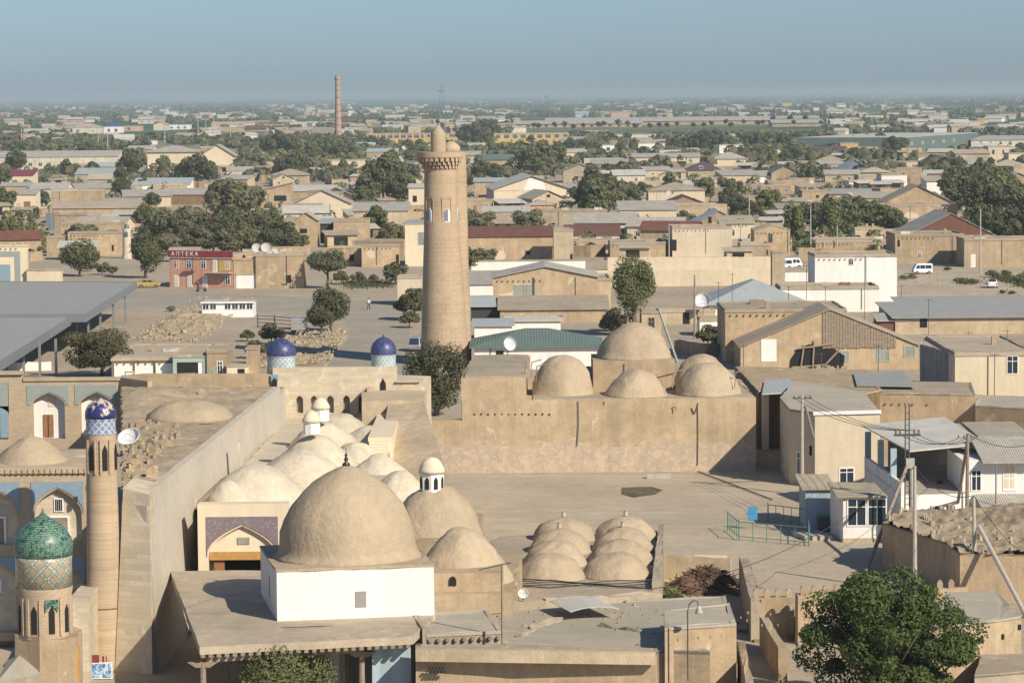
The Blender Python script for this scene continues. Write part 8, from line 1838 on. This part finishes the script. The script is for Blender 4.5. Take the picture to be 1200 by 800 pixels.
# rooftop aerials, masts
for i, (px, a_, b_2) in enumerate(((871, 404, 450), (962, 413, 456), (924, 335, 374), (945, 310, 372), (1013, 300, 366), (1088, 350, 398), (1165, 414, 490), (1099, 425, 446), (1029, 404, 436), (858, 320, 366), (967, 335, 372), (842, 330, 362), (1056, 334, 352), (688, 318, 330), (640, 216, 250), (611, 232, 262), (558, 250, 282), (498, 262, 280), (1135, 388, 410), (1180, 386, 412), (1117, 396, 414))):
    q = P(px, b_2, 2.0); top = AT(px, a_, q.y); t = thing('television_aerial', '', 'aerial', (q.x, q.y, 0)); h = top.z
    MB().tube([(0, 0, 0), (.03, 0, h)], .04, 5).build('mast', 'dark_steel', t); m = MB(); m.tube([(-.5, 0, h - .15), (.5, .2, h - .15)], .02, 4)
    for k in range(4): m.tube([(-.4 + k * .25, -.25, h - .15), (-.4 + k * .25, .35, h - .15)], .015, 4)
    m.build('aerial_bars', 'dark_steel', t); later(t, 'thin rooftop aerial mast', 'aerial', 'rooftop aerials', px, a_)
# lattice towers on the horizon
def pylon(px, ptop, pbase, w0, label):
    q = P(px, pbase); h = AT(px, ptop, q.y).z; t = thing('lattice_tower', label, 'tower', (q.x, q.y, 0)); m = MB()
    for s in ((-1, -1), (1, -1), (1, 1), (-1, 1)): m.tube([(s[0] * w0, s[1] * w0, 0), (s[0] * w0 * .15, s[1] * w0 * .15, h)], .13, 4)
    n = 9
    for k in range(n):
        z0_, z1_ = h * k / n, h * (k + 1) / n; a_, b_ = w0 * (1 - .85 * k / n), w0 * (1 - .85 * (k + 1) / n); m.tube([(-a_, -a_, z0_), (b_, -b_, z1_)], .07, 3); m.tube([(a_, -a_, z0_), (-b_, -b_, z1_)], .07, 3); m.tube([(-a_, -a_, z0_), (a_, -a_, z0_)], .07, 3)
    m.build('lattice', 'steel_grey', t); MB().box(-w0 * .9, w0 * .9, -.2, .2, h * .86, h * .88).build('crossarm', 'steel_grey', t)
pylon(518, 100, 152, 4.5, 'lattice tower behind the minaret lantern'); pylon(641, 110, 142, 4, 'lattice tower above the market roofs'); pylon(213, 122, 158, 3.5, 'lattice tower near the left horizon'); pylon(760, 120, 138, 3.5, 'lattice tower right of centre on the horizon'); pylon(378, 120, 155, 3, 'lattice tower just left of the brick chimney')
# ================================================================ WIRES
def wire(pts, label, sag=.6, r=.022, name='overhead_wire', group='wires between the poles'):
    A_, B_ = Vector(pts[0]), Vector(pts[1]); t = [A_.lerp(B_, i / 12) - Vector((0, 0, sag * 4 * (i / 12) * (1 - i / 12))) for i in range(13)]
    c = A_; m = MB(); m.tube([p - c for p in t], r, 4); o = m.build(name, 'cable'); o.location = c; tag(o, label, 'wire', group); return o
k0 = POLE['white concrete pole with a leaning brace in front of the cream two storey house'][0]; k1 = POLE['lat'][0]; k2 = POLE['weathered wooden pole left of the white house with the door'][0]; k3 = POLE['tall concrete pole in front of the rubble roof house'][0]; k4 = POLE['pale concrete pole standing behind the big tree'][0]
for i, s in enumerate((-.6, 0, .6)):
    wire((k1 + Vector((s, 0, 0)), k2 + Vector((s, 0, -.3))), 'dark wire between the twin rail steel pole and the weathered wooden pole'); wire((k0 + Vector((s, 0, -.3)), k1 + Vector((s, 0, .2))), 'dark wire between the white braced pole and the twin rail steel pole')
wire((k4, k3), 'dark wire from the pole behind the big tree to the rubble roof house pole', .8); wire((k4, P(760, 690, 3.2)), 'long wire from the pole behind the big tree to the eight dome roof', 1.5); wire((k2, AT(1210, 520, k2.y - 10)), 'dark wire leaving the weathered wooden pole to the right edge', .5); wire((k3, AT(1210, 655, k3.y - 12)), 'dark wire leaving the rubble roof house pole to the right edge', .5)
wire((k4 + Vector((0, 0, -.2)), P(1100, 560, 3)), 'dark wire from the pole behind the big tree to the terrace house', .8)
wire((P(818, 552, .1), P(905, 585, .1)), 'dark hose lying on the yard from the foot of the great wall', 0, .05, 'ground_hose', None); wire((P(588, 718, 4.2), P(330, 735, 4.75)), 'thin cable stretched across the veranda roof', .1, .02, 'roof_cable', None)
# ================================================================ LABELS of the repeated things
LM = [('brick chimney', 396, 130), ('central minaret', 518, 250), ('orange pharmacy', 236, 315), ('big pale hall', 628, 225), ('orange house', 634, 243), ('yellow school', 622, 163), ('green warehouse', 1100, 165), ('dusty plaza', 1120, 335), ('blue hipped roof', 885, 338), ('grey gabled house', 378, 240), ('steep dark gable', 254, 178), ('red left edge roof', 15, 210), ('white cube house', 1048, 212), ('purple grey roof', 825, 200), ('long cream wall', 780, 320), ('bright blue roof', 132, 150), ('market hall', 680, 147), ('pink house', 968, 182), ('pale blue gable', 1000, 200), ('clipped umbrella tree', 383, 315), ('green roofed hall', 640, 400), ('clay domes', 740, 440), ('two storey cream house', 820, 285), ('red boarded gable', 1115, 272), ('dark right garden', 1150, 240), ('steel canopies', 60, 380), ('attic opening house', 316, 232), ('little green turret', 149, 280), ('tan hall', 640, 340), ('cream two storey house', 970, 520), ('glazed porch', 1012, 600), ('low yellow block', 60, 165), ('white market wall', 780, 160)]
ORD = ['nearest', 'second nearest', 'third nearest', 'fourth nearest', 'fifth nearest', 'sixth nearest', 'seventh nearest', 'eighth nearest', 'ninth nearest', 'tenth nearest', 'eleventh nearest', 'twelfth nearest', 'thirteenth nearest', 'fourteenth nearest', 'fifteenth nearest'] + [str(i) + 'th nearest' for i in range(16, 60)]
buck = {}
for o, base, px, py in PENDING:
    nm, lx_, ly_ = min(LM, key=lambda l: (l[1] - px) ** 2 + 2.2 * (l[2] - py) ** 2); dx, dy = px - lx_, py - ly_
    dr = ('right of' if dx > 0 else 'left of') if abs(dx) > abs(dy) * 1.5 else ('below' if dy > 0 else 'above')
    buck.setdefault((base, nm, dr), []).append((dx * dx + dy * dy, id(o), o))
for (base, nm, dr), L_ in buck.items():
    L_.sort(key=lambda q: q[:2])
    for i, (_, _, o) in enumerate(L_): o['label'] = (base + ' ' + dr + ' the ' + nm) if len(L_) == 1 else (ORD[i] + ' ' + base + ' ' + dr + ' the ' + nm)
# ================================================================ HAZE
hz_ = MB().box(-30000, 30000, -150, 50000, -1, 62).build('haze', 'white_paint'); tag(hz_, kind='stuff'); hz_['label'] = 'thin blue grey haze over the plain'; hz_['category'] = 'haze'
hm = bpy.data.materials.new('haze'); hm.use_nodes = True; n_ = hm.node_tree; n_.nodes.clear()
pv = n_.nodes.new('ShaderNodeVolumePrincipled'); out = n_.nodes.new('ShaderNodeOutputMaterial'); n_.links.new(pv.outputs[0], out.inputs['Volume'])
pv.inputs['Color'].default_value = (.62, .75, .80, 1); pv.inputs['Density'].default_value = .0001; pv.inputs['Anisotropy'].default_value = 0.0
hz_.data.materials[0] = hm
